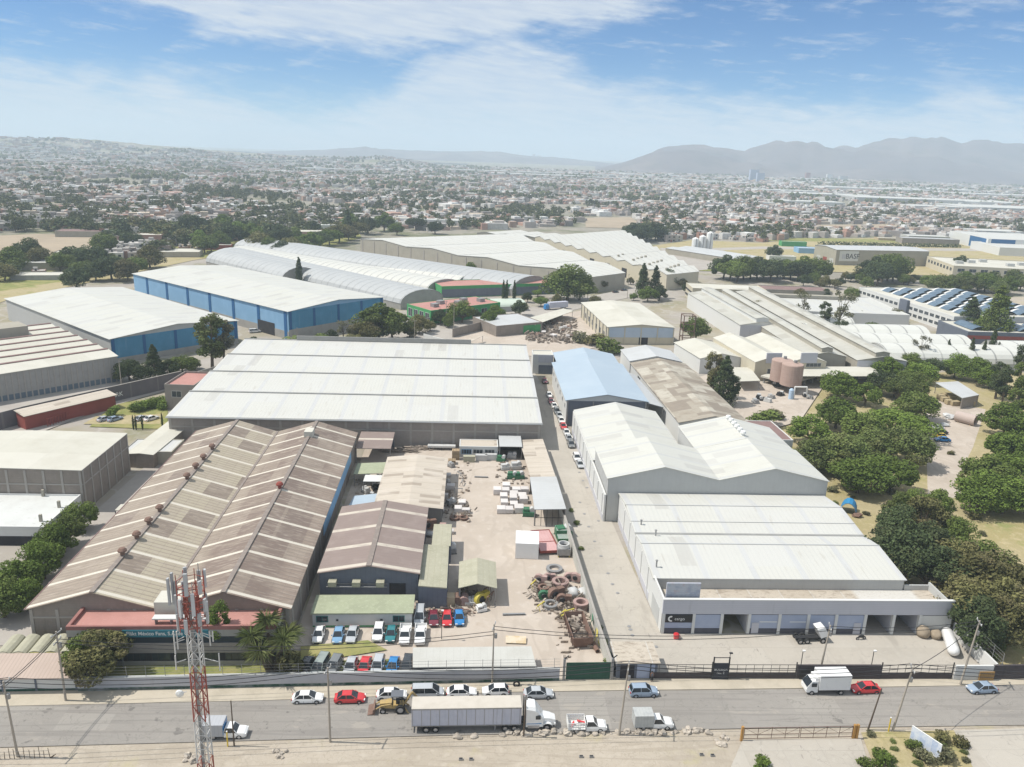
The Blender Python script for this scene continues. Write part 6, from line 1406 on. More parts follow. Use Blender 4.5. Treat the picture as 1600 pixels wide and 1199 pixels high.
for k in range(8): tree('broad', 'round dark tree beyond the second ridged factory', 985 + k * 6.5, 376 + RND.uniform(-2, 4), RND.uniform(14, 19), L_dark, 1.25, 'round dark trees beyond the ridged factory')
for px, py, hh, mt, lb in ((735, 428, 8, L_mid, 'lone green bush on the wall of the first ridged factory'), (1208, 405, 12, L_dark, 'lone dark tree in the tan field beside the low grey factory'), (1225, 430, 12, L_dark, 'dark tree pair left of the tan warehouse'), (1500, 425, 13, L_dark, 'dark pointed tree on the roofline of the tan office')): tree('broad', lb, px, py, hh, mt, 1.2)
# small plants at the bottom of the picture
for px, py, hh, mt, lb in ((1375, 1192, 2.4, L_bright, 'bright green bush on the dry mound'), (1426, 1172, 1.8, L_mid, 'small green shrub beside the leaning billboard'), (1190, 1199, 2.0, L_bright, 'green bush at the gate at the bottom edge'), (1440, 1190, 2.2, L_dry, 'grey dry shrub under the billboard'), (1475, 1188, 2.4, L_dry, 'pale agave like shrub right of the billboard'), (1470, 1160, 2.0, L_olive, 'brown shrub right of the billboard'), (1352, 1200, 1.8, L_mid, 'low green weed left of the bright bush'), (1500, 1165, 1.8, L_olive, 'olive shrub at the edge of the concrete corner')):
    tree('bush', lb, px, py, hh, mt, 1.2, cat='bush')
for k in range(16): tree('bush', 'dry tuft of grass on the mound', 1360 + (k * 37) % 150, 1150 + (k * 23) % 52, RND.uniform(.5, 1.0), RND.choice([L_dry, L_palm]), 1.6, 'dry tufts on the mound', cat='bush', name='grass_tuft')
for px, py, hh in ((940, 985, 1.2), (947, 1010, 1.4), (956, 1040, 1.6), (930, 960, 1.0), (952, 1025, 1.2), (905, 820, 1.2), (897, 800, 1.0), (912, 860, 1.0)): tree('bush', 'weed growing along the foot of the alley wall', px - 4, py, hh, L_palm, 1.2, 'weeds along the alley wall', cat='bush', name='weed')
g = 'dry bushes in the grass behind the loading warehouse'
for k in range(34):
    px, py = RND.uniform(1300, 1600), RND.uniform(700, 1040)
    p = P(px, py)
    if p.x < 86: continue
    tree_at('bush', 'low dry bush in the yellow grass right of the loading warehouse', p.x, p.y, RND.uniform(.8, 2.0), RND.choice([L_dry, L_olive, L_palm]), 1.5, g, cat='bush')

# ------------------------------------------------------------------ street walls, gates and fences
wall_l = wall_run('long grey street wall with a dark green foot before the factory yard', [(-56.5, 102.95), (-31, 103.9), (14.6, 105.45)], 2.2, wallm('street_wall_paint', (.43, .43, .45), ('band', 'z', -1, .62, (.03, .075, .05), 1, .03), ('noise', .5, .4, .7, (.38, .38, .41), .6), ('noise', .8, .58, .75, (.28, .27, .27), .45, (1, 1, .15))), 'street_wall', .35, M_greywall)
for k in range(26):
    x = -55 + k * 2.75; y = 102.98 + (x + 56.5) * .0365
    MB().cbox(x + 56.5, y - 102.95, 2.3, .06, .06, 1.7).build('fence_post', M_steel, wall_l)
for z_ in (2.9, 3.4, 3.9): MB().path([(0, 0, z_), (25.5, .95, z_), (71.1, 2.5, z_)], .018, 4).build('fence_wire', M_steel, wall_l)
M_ggate = surf('dark_green_gate_paint', (.02, .075, .05), ('stripe', 'x', .5, .04, (.012, .05, .035), .8), ('noise', .6, .4, .7, (.03, .095, .065), .6), rough=.6)
gt = thing('sheet_gate', 'dark green sheet metal gate between two posts', 'gate', (15.3, 105.55, .16), R(1.2))
MB().box(.3, -.05, .05, 7.2, .05, 3.0).build('gate_leaf', M_ggate, gt)
for a in (0, 7.5): MB().cbox(a, 0, 0, .35, .35, 3.7).build('post', M_steel, gt); MB().tube((a, 0, 3.7), (a + .6, -.1, 4.3), .1, 5).build('lamp_arm', M_black, gt)
bth = thing('gate_booth', 'gate booth with a pale flat roof and dark blue shuttered front', 'booth', (23.3, 105.9, .1), R(0))
MB().box(.2, .0, 0, 6.6, 4.6, 2.9).build('wall', M_darkblue, bth); MB().box(-.1, -.5, 2.95, 6.9, 5.2, 3.1).build('roof', MATS['dusty_terrace'], bth); MB().box(.8, -.08, .1, 3.0, 0, 2.4).build('door', M_dark, bth); MB().box(3.4, -.08, .1, 6.2, 0, 2.6).build('shutter', M_bay, bth)
def panel_fence(lbl, x0, x1, y, h=2.5, base=1.15):
    f_ = thing('panel_fence', lbl, 'fence', (x0, y, .1)); L_ = x1 - x0
    MB().box(0, -.04, .05, L_, .04, base).build('base_sheet', surf('dark_brown_sheet', (.062, .05, .052), ('noise', .6, .4, .7, (.085, .07, .07), .6), rough=.7), f_)
    n = int(L_ / 1.25)
    mb = MB()
    for k in range(n + 1): mb.cbox(L_ * k / n, 0, base, .05, .05, h - base)
    mb.build('bars', M_black, f_)
    for z_ in (base + (h - base) * .5, h): MB().box(-.03, -.035, z_, L_ + .03, .035, z_ + .06).build('rail', M_black, f_)
    for a in (0, L_): MB().cbox(a, 0, 0, .14, .14, h + .5).build('post', M_black, f_)
    return f_
def fx(px): return P(px, 1062).x
panel_fence('dark panelled fence left of the black sign panel', fx(1015), fx(1111), 105.85); panel_fence('dark panelled fence right of the black sign panel', fx(1137), fx(1242), 105.85); panel_fence('dark panelled fence before the right end of the loading yard', fx(1375), fx(1486), 105.85)
sg = thing('sign_panel', 'black sign panel with white lettering between two fences', 'sign', (fx(1112), 105.7, .1)); sw_ = fx(1136) - fx(1112)
MB().box(0, -.08, .05, sw_, .08, 2.9).build('panel', surf('black_sign_board', (.03, .032, .042), ('noise', 1, .4, .7, (.045, .048, .06), .6), rough=.6), sg)
text('BODEGA', .52, (sw_ / 2, -.1, 1.65), (R(90), 0, 0), M_wpaint, sg, 'sign_lettering', 0, 'CENTER'); text('No. 2', .52, (sw_ / 2, -.1, 1.05), (R(90), 0, 0), M_wpaint, sg, 'sign_lettering', 0, 'CENTER')
for a in (0, sw_): MB().cbox(a, 0, 0, .18, .18, 4.0).build('post', M_black, sg)
MB().box(0, -.04, 3.85, sw_, .04, 3.95).build('rail', M_black, sg)
MB().tube((sw_, 0, 4.0), (sw_, 0, 4.7), .04, 5).build('lamp_post', M_black, sg); MB().cbox(sw_ + .1, 0, 4.65, .5, .3, .15).build('lamp', M_black, sg)
M_dkwall = wallm('dark_brown_wall', (.075, .065, .068), ('noise', .5, .4, .7, (.10, .088, .088), .6), ('noise', .9, .6, .7, (.05, .045, .045), .5, (1, 1, .2)))
dw = wall_run('dark brown solid wall behind the white box truck', [(fx(1244), 105.9), (fx(1374), 105.9)], 2.6, M_dkwall, 'solid_wall'); MB().box(.4, -.3, .05, 3.6, -.16, 1.9).build('door', M_black, dw)
pw_ = wall_run('white wall panel with a wooden hatch at the right end of the yard', [(fx(1488), 105.7), (fx(1547), 105.7)], 2.7, M_whitewall, 'white_wall'); MB().box(4.0, -.35, .05, 6.4, -.16, 1.7).build('hatch', surf('orange_wood', (.34, .21, .08), ('stripe', 'x', .3, .04, (.2, .12, .05), .8), rough=.8), pw_)
wall_run('dark brown wall running out of the picture at the right', [(fx(1549), 105.9), (fx(1549) + 60, 107.6)], 2.6, M_dkwall, 'solid_wall')
wall_run('white side wall of the loading yard with a fence on top', [(84.6, 106.2), (84.6, 118.0)], 2.6, M_whitewall, 'side_wall')
mf = thing('mesh_fence', 'thin wire mesh fence above the white side wall at right', 'fence', (85.2, 106, 0))
for k in range(6): MB().cbox(0, k * 2.4, 0, .07, .07, 4.6).build('post', M_steel, mf)
for z_ in (2.9, 3.5, 4.1, 4.6): MB().path([(0, 0, z_), (0, 12, z_)], .02, 4).build('wire', M_steel, mf)
wall_run('pale concrete wall between the yard and the alley', [(22.75, 106.1), (22.2, 118), (20.6, 172), (19.7, 205)], 2.8, wallm('alley_wall', (.46, .455, .42), ('noise', .3, .4, .7, (.40, .39, .35), .7), ('noise', .8, .55, .72, (.30, .285, .24), .5, (1, 1, .2))), 'alley_wall', .3, M_column)
# guard house with scalloped canopy behind
gh = thing('guard_house', 'white guard house with pink corrugated roof at the left of the street wall', 'guard house', (-70.5, 102.7, .1), R(1.6))
MB().box(0, 0, 0, 13.8, 3.6, 2.5).build('wall', M_whitewall, gh); mb = MB(); mb.strip([(-.7, 2.6), (4.2, 3.5)], 'x', -.4, 14.2, .12); mb.build('roof', roofm('pink_corrugated_roof', (.43, .34, .285), ('stripe', 'x', .55, .16, (.35, .27, .22), .7), ('noise', .4, .4, .7, (.38, .30, .25), .6)), gh)
for a in (.05, 3.4, 8.1, 13.75): MB().cbox(a, -.06, 0, .25, .14, 2.5).build('column', M_greenwall if 0 else M_darkblue, gh)
MB().box(0, -.05, 0, 13.8, 0, .35).build('base_band', M_ggate, gh); MB().box(13.8, 1.0, .8, 13.9, 2.6, 2.0).build('window', M_glass, gh)
sc = thing('scalloped_canopy', 'pale canopy of small barrel vaults behind the guard house', 'canopy', (-70.5, 107.4, 0), R(1.6))
for k in range(8):
    mb = MB(); mb.strip([(k * 2.3 + 1.15 - 1.15 * math.cos(math.pi * q / 6), 2.8 + .8 * math.sin(math.pi * q / 6)) for q in range(7)], 'y', 0, 4.6, .1); mb.build('vault', M_khaki, sc)
for a in (0, 6.9, 13.8, 18.4):
    for b in (.2, 4.4): MB().cbox(a, b, 0, .15, .15, 2.75).build('post', M_steel, sc)
quad_roof('small_canopy', 'small pink roofed canopy at the foot of the brown factory', 'canopy', [P(67, 1007, 2.4), P(110, 1007, 2.4), P(116, 998, 2.4), P(76, 998, 2.4)], 2.4, .1, M_redroof)
quad_roof('car_canopy', 'long pale sheet canopy above the yard side of the street wall', 'canopy', [P(645, 1043, 2.6), P(838, 1041, 2.6), P(830, 1010, 2.6), P(645, 1012, 2.6)], 2.6, .12, roofm('pale_sheet', (.48, .475, .44), ('stripe', 'x', 1.05, .05, (.38, .37, .34), .6), ('noise', .3, .4, .7, (.42, .41, .37), .6)), M_dark, closed=(0,))
# near gate, left fence, billboard
ng = thing('bar_gate', 'rusty barred gate of two leaves between orange posts', 'gate', tuple(P(1158, 1158)), R(1.2)); GL = P(1339, 1157).x - P(1158, 1158).x
for a in (0, GL, GL - .45): MB().cbox(a, 0, 0, .32, .32, 2.4).build('post', surf('orange_post_paint', (.46, .25, .075), ('noise', 1.5, .4, .7, (.38, .2, .07), .6), rough=.7), ng)
for s_, e_ in ((.3, GL / 2 - .1), (GL / 2 + .1, GL - .7)):
    mb = MB(); n = 4
    for z_ in (.35, 1.0, 2.1): mb.box(s_, -.03, z_, e_, .03, z_ + .07)
    for k in range(n + 1): x = s_ + (e_ - s_) * k / n; mb.cbox(x, 0, .3, .06, .06, 1.9)
    for k in range(n):
        xa, xb = s_ + (e_ - s_) * k / n, s_ + (e_ - s_) * (k + 1) / n
        mb.tube((xa, 0, 1.0 if k % 2 else 2.1), (xb, 0, 2.1 if k % 2 else 1.0), .025, 4)
    mb.build('gate_leaf', M_rustmetal, ng)
nf = thing('picket_fence', 'short fence of dark uneven posts at the bottom left', 'fence', tuple(P(-8, 1187)), R(2))
mb = MB()
for k in range(12): MB().tube((k * .62, .08 * math.sin(k * 3), 0), (k * .62 + .06 * math.sin(k), 0, 1.5 + .35 * math.sin(k * 2.3)), .05, 5, .035).build('picket', M_bark, nf)
for z_ in (.5, 1.1): MB().path([(0, 0, z_), (6.8, 0, z_ + .05)], .02, 4).build('wire', M_steel, nf)
MB().tube((6.9, 0, 0), (7.6, .1, .5), .12, 5, .05).build('stump', M_bark, nf)
bbp = P(1443, 1176); bb = thing('billboard', 'leaning white billboard with pale blue faded pictures on the dry mound', 'billboard', tuple(bbp), R(-62)); bb.scale = (.74, 1, .86)
MB().box(-2.9, -.06, .7, 2.9, .06, 3.3).build('board', surf('faded_blue_print', (.62, .66, .72), ('cell', (1.15, 1, 1.15), .55, (.38, .46, .62), .8), ('noise', 1.4, .45, .6, (.50, .57, .70), .8), ('noise', 2.5, .55, .7, (.72, .74, .76), .7), rough=.6), bb)
for a in (-2.3, 0, 2.3): MB().cbox(a, .12, 0, .12, .12, 3.2).build('post', M_steel, bb)
mb = MB(); mb.box(-2.95, -.075, .62, 2.95, .08, .7); mb.box(-2.95, -.075, 3.3, 2.95, .08, 3.38); mb.box(-2.98, -.075, .7, -2.9, .08, 3.3); mb.box(2.9, -.075, .7, 2.98, .08, 3.3); mb.build('frame', M_wpaint, bb)

# ------------------------------------------------------------------ poles, wires, tower
M_pole = surf('pole_concrete', (.36, .32, .27), ('noise', 1.5, .4, .7, (.30, .265, .22), .6), rough=.9); M_wood = surf('pole_wood', (.10, .075, .055), rough=.9)
TOPS = {}
def pole(key, lbl, px, py, h, mt=None, lean=0.0, arms=1, r=.17, lamp=False):
    p = P(px, py); o = thing('utility_pole', lbl, 'pole', tuple(p)); mt = mt or M_pole
    top = Vector((lean, 0, h)); MB().tube((0, 0, 0), top, r, 9, r * .62).build('shaft', mt, o)
    for k in range(arms):
        zz = h - .35 - k * 1.2; q = top * (zz / h)
        MB().obox(q, (.25, .97, 0) if k == 0 else (0, 1, 0), (-.97, .25, 0) if k == 0 else (1, 0, 0), (0, 0, 1), 1.05, .06, .06).build('crossarm', M_wood if mt is M_wood else M_steel, o)
        for s in (-.95, 0, .95): MB().lathe([(0, 0), (.06, 0), (.08, .12), (.05, .25), (0, .27)], tuple(q + Vector((.25 * s, .97 * s, .06)) if k == 0 else q + Vector((0, s, .06))), 7).build('insulator', M_wpaint, o)
    if arms: MB().lathe([(0, 0), (.22, 0), (.22, .7), (0, .75)], tuple(top * .78 + Vector((.32, 0, 0))), 9).build('transformer', M_steel, o)
    if lamp:
        MB().path([tuple(top), tuple(top + Vector((.1, -1.0, .5))), tuple(top + Vector((.2, -2.0, .6)))], .04, 5).build('lamp_arm', M_steel, o); MB().obox(top + Vector((.2, -2.2, .58)), (1, 0, 0), (0, 1, 0), (0, 0, 1), .12, .32, .07).build('lamp', M_wpaint, o)
    TOPS[key] = p + top; return o
pole('a', 'leftmost concrete utility pole in front of the road', 28, 1183, 11.5, lean=-.3); pole('b', 'utility pole beside the shaggy street tree', 103, 1096, 11.5, arms=2, lean=0); pole('c', 'utility pole left of the red sedan across the road', 516, 1160, 11.8)
pole('d', 'utility pole rising before the long sheet canopy', 769, 1070, 10.5, r=.15); pole('e', 'utility pole between the stake truck and the box pickup', 967, 1149, 11.5, lean=.55); pole('f', 'utility pole behind the white box truck', 1281, 1050, 8.5, lean=.5)
pole('g', 'leaning utility pole right of the near gate', 1394, 1144, 10.8, lean=1.2); pole('h', 'utility pole before the white wall panel at right', 1500, 1071, 11.6, lean=.9); pole('i', 'dark wooden pole in front of the red sedan by the gate', 1356, 1141, 7.0, M_wood, .9, 0, .13); pole('j', 'short dark pole beside the white pickup near the tower', 366, 1166, 7.2, M_wood, 0, 0, .11)
for px, py, lb, gcol in ((356, 1167, 'yellow marker post beside the short dark pole', P_yellow), (1388, 1144, 'yellow marker post at the foot of the leaning pole', P_yellow)):
    o = thing('marker_post', lb, 'post', tuple(P(px, py))); MB().tube((0, 0, 0), (0, 0, 2.4), .1, 8).build('post', gcol, o); MB().lathe([(0, 2.4), (.12, 2.4), (.1, 2.5), (0, 2.52)], n=8).build('cap', M_wpaint, o)
q = P(832, 1140); o = thing('utility_pole', 'dark pole standing before the front of the semi truck', 'pole', tuple(P(818, 1152))); MB().tube((0, 0, 0), (.1, .0, 6.8), .12, 8, .1).build('shaft', M_wood, o); MB().cbox(.1, 0, 6.2, .5, .3, .5).build('junction_box', M_steel, o)
def wires(lbl, a, b, offs):
    A_, B_ = TOPS[a] if isinstance(a, str) else Vector(a), TOPS[b] if isinstance(b, str) else Vector(b)
    o = thing('power_lines', lbl, 'cables', tuple(A_))
    for k, (dy, dz) in enumerate(offs):
        pts = []
        for i in range(13):
            t_ = i / 12; p = (B_ - A_) * t_ + Vector((0, dy, dz)); p.z -= 4 * 1.4 * t_ * (1 - t_) * (B_ - A_).length / 45; pts.append(tuple(p))
        MB().path(pts, .045, 4).build('cable', M_black, o)
tri = ((-.9, -.1), (0, -.1), (.9, -.1)); 
wires('cables from the left edge to the leftmost pole', (-130, 88, 11), 'a', tri); wires('cables between the leftmost pole and the pole left of the red sedan', 'a', 'c', tri); wires('cables between the pole left of the red sedan and the box pickup pole', 'c', 'e', tri); wires('cables between the box pickup pole and the leaning pole', 'e', 'g', tri); wires('cables from the leaning pole out to the right', 'g', (150, 97, 10.5), tri)
wires('cables between the tree pole and the canopy pole along the wall', 'b', 'd', ((-.6, -1.4), (.3, -1.4))); wires('cables between the canopy pole and the box truck pole', 'd', 'f', ((-.5, -.6), (.4, -.6))); wires('cables between the box truck pole and the right wall pole', 'f', 'h', ((-.5, -.4), (.4, -.4))); wires('cables crossing the road to the leaning pole', 'h', 'g', ((0, -.3),)); wires('cables crossing the road by the guard house', 'a', 'b', ((0, -.5), (.3, -.9)))
for px, py, h, lb in ((74, 590, 9, 'slim street pole before the saw roofed factory'), (648, 545, 12, 'street pole at the large dense tree'), (466, 560, 12, 'street pole right of the date palm'), (697, 510, 12, 'street pole before the green office, left one'), (709, 515, 13, 'street pole before the green office, right one'), (918, 470, 14, 'street pole right of the huge round tree'), (980, 466, 14, 'street pole beside the dark conifers'), (190, 605, 9, 'slim street pole left of the dark pointed conifer')):
    o = thing('street_pole', lb, 'pole', tuple(P(px, py))); MB().tube((0, 0, 0), (0, 0, h), .16, 7, .1).build('shaft', M_pole, o); MB().obox((0, 0, h - .5), (.8, .6, 0), (-.6, .8, 0), (0, 0, 1), .9, .06, .06).build('crossarm', M_steel, o)
for px, py, h, lb in ((690, 1000, 5.5, 'small yard floodlight near the red cars'), (1358, 1060, 5.0, 'lamp on a short mast above the dark wall'), (1248, 1062, 5.2, 'lamp mast at the corner of the dark wall')): 
    o = thing('lamp_mast', lb, 'lamp', tuple(P(px, py))); MB().tube((0, 0, 0), (0, 0, h), .06, 6).build('mast', M_black, o); MB().cbox(.12, -.1, h, .4, .3, .16).build('lamp', M_wpaint, o)
# telecom tower, red and white
TB = PY(341, 1420, 71.0); TB = Vector((TB.x, 71.0, 0)); 
tw = thing('telecom_tower', 'red and white lattice telecom tower crowded with antennas at the left front', 'tower', tuple(TB))
M_tr = surf('tower_red', (.30, .075, .055), ('noise', 1.5, .4, .7, (.36, .14, .11), .6), rough=.6); M_tw = surf('tower_white', (.56, .55, .53), ('noise', 1.5, .4, .7, (.46, .45, .43), .6), rough=.6)
topz = PY(306, 925, 71.0).z; lean_x = 0
def tz(py, px=320): return PY(px, py, 71.0).z
segs = [(0, tz(1186), M_tr), (tz(1186), tz(1122), M_tw), (tz(1122), tz(1046), M_tr), (tz(1046), tz(984), M_tw), (tz(984), topz, M_tr)]
def half(z): return .66 - .14 * z / topz
for z0, z1, mt in segs:
    mb = MB(); n = max(1, round((z1 - z0) / 1.7)); cs_ = [(-1, -1), (1, -1), (1, 1), (-1, 1)]
    for c in cs_: mb.tube((c[0] * half(z0), c[1] * half(z0), z0), (c[0] * half(z1), c[1] * half(z1), z1), .075, 5)
    for k in range(n):
        a, b = z0 + (z1 - z0) * k / n, z0 + (z1 - z0) * (k + 1) / n; ha, hb = half(a), half(b)
        for i in range(4):
            c, d_ = cs_[i], cs_[(i + 1) % 4]
            mb.tube((c[0] * ha, c[1] * ha, a), (d_[0] * hb, d_[1] * hb, b), .035, 4); mb.tube((d_[0] * ha, d_[1] * ha, a), (c[0] * hb, c[1] * hb, b), .035, 4); mb.tube((c[0] * hb, c[1] * hb, b), (d_[0] * hb, d_[1] * hb, b), .035, 4)
    mb.build('mast_section', mt, tw)
mb = MB(); mb.box(-.12, -half(0) + .2, 0, .12, -half(0) + .24, topz)
for k in range(4): mb.tube((-.18 + k * .12, -.35, 0), (-.18 + k * .12, -.3, topz), .028, 4)
mb.build('cable_ladder', M_steel, tw)
plats = (tz(972), tz(945), tz(922))
for z_ in plats:
    mb = MB(); rr = 1.35
    for i in range(8): t0, t1 = i * math.pi / 4, (i + 1) * math.pi / 4; mb.tube((rr * math.cos(t0), rr * math.sin(t0), z_), (rr * math.cos(t1), rr * math.sin(t1), z_), .05, 5); mb.tube((rr * math.cos(t0), rr * math.sin(t0), z_ + .9), (rr * math.cos(t1), rr * math.sin(t1), z_ + .9), .035, 4); mb.tube((rr * math.cos(t0), rr * math.sin(t0), z_), (0.6 * math.cos(t0), .6 * math.sin(t0), z_), .04, 4); mb.tube((rr * math.cos(t0), rr * math.sin(t0), z_ - .6), (rr * math.cos(t0), rr * math.sin(t0), z_ + 1.6), .045, 5)
    mb.build('platform', M_tr, tw)
ar = random.Random(5)
M_ant = surf('antenna_panel', (.42, .43, .44), ('rand', .25), rough=.5)
for k in range(19):
    t_ = k * 2.4; rr = 1.42; z_ = plats[k % 3] + ar.uniform(-.7, .2); ln = ar.choice((1.4, 1.9, 2.4)); d_ = Vector((math.cos(t_), math.sin(t_), 0))
    MB().obox(d_ * rr + Vector((0, 0, z_ + ln / 2)), d_, (-d_.y, d_.x, 0), (0, 0, 1), .1, .17, ln / 2).build('antenna', M_ant, tw)
for xx, ya, yb, ln in ((-1.7, 0, 0, 3.4), (-1.85, -.6, -.6, 2.9)): MB().obox((xx, ya, tz(920)), (1, 0, 0), (0, 1, 0), (0, 0, 1), .1, .16, ln / 2).build('antenna', M_ant, tw)
for t_, z0_, z1_ in ((.4, 944, 893), (2.2, 940, 900), (3.6, 945, 905), (5.2, 946, 900), (1.2, 935, 890)): MB().tube((1.3 * math.cos(t_), 1.3 * math.sin(t_), tz(z0_)), (1.3 * math.cos(t_), 1.3 * math.sin(t_), tz(z1_)), .045, 5).build('whip_antenna', M_steel, tw)
for xx, zt_, zb_ in ((-1.9, 984, 1020), (-1.6, 984, 1012), (1.6, 984, 1006), (1.9, 984, 1000), (-1.95, 1022, 1044), (2.35, 1018, 1045)):
    zz = tz((zt_ + zb_) / 2); MB().tube((xx, -.3, tz(zb_)), (xx, -.3, tz(zt_)), .07, 5).build('stand_off_pipe', M_tw, tw); MB().tube((xx, -.3, zz), (math.copysign(.9, xx), -.3, zz + .4), .045, 4).build('stand_off_arm', M_tw, tw)
for xx, py_ in ((-1.5, 1072),): 
    z_ = tz(py_); MB().lathe([(0, 0), (.36, .1), (.42, .24), (.38, .24), (0, .05)], (xx, -1.4, z_), 14, 'y').build('dish_antenna', M_wpaint, tw); MB().tube((xx, -1.2, z_), (math.copysign(.9, xx), -.9, z_), .05, 5).build('dish_arm', M_tw, tw)
MB().cbox(0, 0, 0, 4.0, 4.0, .4).build('foundation', M_concwall, tw)
# a few people-high marks: bollards, tyre, rocks, marker blocks
rg = random.Random(3)
M_rock = surf('pale_rock', (.42, .37, .31), ('rand', .2), ('noise', 1.5, .4, .7, (.34, .30, .25), .7), rough=.95)
def rock(px, py, r, lbl, grp): 
    p = P(px, py); o = MB().blob((0, 0, r * .45), r, rg.random() * 50, 2, (1.2, .95, .75), .35).build('rock', M_rock, None, tuple(p)); tag(o, lbl, 'rock', grp); o.rotation_euler = (0, 0, rg.uniform(0, 6)); return o
rock(715, 1153, .5, 'large pale rock left of two under the trailer', None); rock(740, 1152, .46, 'large pale rock right of two under the trailer', None)
for k in range(46): rock(780 + k * 7.2 + rg.uniform(-4, 4), 1148 - k * .08 + rg.uniform(-2.5, 2.5), rg.uniform(.18, .55), 'pale rock in the broken line along the near edge of the road', 'rocks along the near road edge')
for k in range(9): rock(438 + rg.uniform(-12, 12), 1180 + rg.uniform(-7, 7), rg.uniform(.2, .4), 'pale rock in the small heap on the dirt lot', 'rock heap on the dirt lot')
for k in range(5): rock(1127 + rg.uniform(-14, 14), 1158 + rg.uniform(-7, 9), rg.uniform(.25, .45), 'pale rock near the orange gate post', 'rocks near the gate')
for k in range(6): rock(298 + rg.uniform(-9, 9), 1187 + rg.uniform(-5, 5), rg.uniform(.25, .5), 'grey rock left of the telecom tower', 'rocks beside the tower')
for px, py in ((720, 1188), (736, 1188), (908, 1184), (924, 1184), (1096, 1181), (1113, 1182)): 
    p = P(px, py); o = thing('ground_box', 'small dark box set in the dirt lot', 'box', tuple(p), 0, 'paired dark boxes on the dirt lot'); MB().cbox(0, 0, 0, .55, .35, .28).build('body', M_steel, o); MB().cbox(0, 0, .28, .42, .24, .05).build('lid', M_black, o)
o = MB().lathe([(.28, -.11), (.5, -.13), (.56, 0), (.5, .13), (.28, .11), (.28, -.11)], (0, 0, .5), 18, 'y').build('tyre', M_tyre, None, tuple(P(807, 1074)), smooth=False); tag(o, 'old tyre leaning against the street wall', 'tyre'); o.rotation_euler = (R(-12), 0, 0)
# ------------------------------------------------------------------ things in the yards
yr = random.Random(11)
def put(name, lbl, cat, px, py, rz=0, grp=None, z=.05): p = P(px, py); return thing(name, lbl, cat, (p.x, p.y, z), R(rz), grp)
M_wrap = surf('white_wrapping', (.58, .55, .53), ('rand', .1), ('noise', .9, .4, .7, (.50, .46, .44), .6), rough=.7); M_pallet = surf('pallet_wood', (.36, .27, .17), ('rand', .2), ('noise', 2, .4, .7, (.28, .20, .13), .6), rough=.95)
M_machgreen = surf('machine_green', (.035, .15, .075), ('noise', 1, .4, .7, (.09, .17, .11), .7), rough=.5); M_primer = surf('pink_primer', (.36, .25, .225), ('rand', .15), ('noise', .9, .4, .7, (.27, .18, .16), .8), rough=.8)
M_slab = surf('grey_white_metal', (.50, .50, .49), ('rand', .12), ('noise', .8, .4, .7, (.42, .42, .41), .6), rough=.5); M_yel = surf('yellow_frame', (.5, .42, .07), ('noise', 1, .4, .7, (.42, .35, .1), .6), rough=.6)
M_junk = surf('mixed_scrap', (.28, .24, .20), ('rand', .35), ('island', .3), ('noise', 1.2, .4, .7, (.2, .15, .12), .7), rough=.9)
def crate(lbl, px, py, w, d, h, grp, mt=None, rz=0):
    o = put('wrapped_crate', lbl, 'crate', px, py, rz, grp)
    mb = MB()
    for k in (-1, 0, 1): mb.cbox(0, k * d * .4, 0, w, .12, .12)
    for k in range(5): mb.cbox(-w / 2 + .1 + k * (w - .2) / 4, 0, .12, .16, d, .04)
    mb.build('pallet', M_pallet, o)
    mb = MB(); mb.rings([[(-w * .48, -d * .48, .16), (w * .48, -d * .48, .16), (w * .48, d * .48, .16), (-w * .48, d * .48, .16)], [(-w * .5, -d * .5, .3), (w * .5, -d * .5, .3), (w * .5, d * .5, .3), (-w * .5, d * .5, .3)], [(-w * .5, -d * .5, h), (w * .5, -d * .5, h), (w * .5, d * .5, h), (-w * .5, d * .5, h)], [(-w * .44, -d * .44, h + .06), (w * .44, -d * .44, h + .06), (w * .44, d * .44, h + .06), (-w * .44, d * .44, h + .06)]])
    mb.build('box', mt or M_wrap, o)
    return o
for px, py in ((777, 772), (791, 764), (790, 772), (807, 770), (787, 781), (802, 784), (816, 779), (788, 789), (803, 792), (818, 786), (783, 801), (795, 801), (811, 800), (803, 776), (820, 771)): crate('white wrapped crate in the block of crates beside the alley shed', px, py, yr.uniform(1.7, 2.1), yr.uniform(1.8, 2.4), yr.uniform(1.0, 1.5), 'white wrapped crates in the yard')
def machine(lbl, px, py, mt, s=1.0, rz=0, grp=None):
    o = put('machine', lbl, 'machine', px, py, rz, grp)
    mb = MB(); mb.box(-1.1 * s, -.8 * s, .15, 1.1 * s, .8 * s, .9 * s); mb.box(-1.0 * s, -.6 * s, .9 * s, .1 * s, .6 * s, 1.5 * s); mb.build('body', mt, o)
    MB().lathe([(0, -.5 * s), (.5 * s, -.5 * s), (.5 * s, .5 * s), (0, .5 * s)], (.65 * s, 0, 1.25 * s), 14, 'y').build('drum', M_slab, o)
    mb = MB(); mb.box(-1.2 * s, -.85 * s, 0, 1.2 * s, -.65 * s, .15); mb.box(-1.2 * s, .65 * s, 0, 1.2 * s, .85 * s, .15); mb.build('skid', M_black, o)
    return o
for px, py, mt, lb, s in ((800, 748, M_machgreen, 'green machine left of two in the yard by the rusty canopy', 1.1), (811, 748, M_machgreen, 'green machine right of two in the yard by the rusty canopy', 1.1), (826, 806, M_machgreen, 'green machine between the crates and the framed shed', 1.2), (789, 734, M_slab, 'pale machine behind the green machines', 1.0), (806, 733, M_slab, 'pale machine beside the rusty canopy', 1.2), (783, 721, M_machgreen, 'dark green machine before the black shelter', 1.0), (800, 716, M_slab, 'white machine at the mouth of the black shelter', 1.1), (880, 838, M_machgreen, 'green machine in front of the framed shed', 1.5)): machine(lb, px, py, mt, s, yr.uniform(-15, 15))
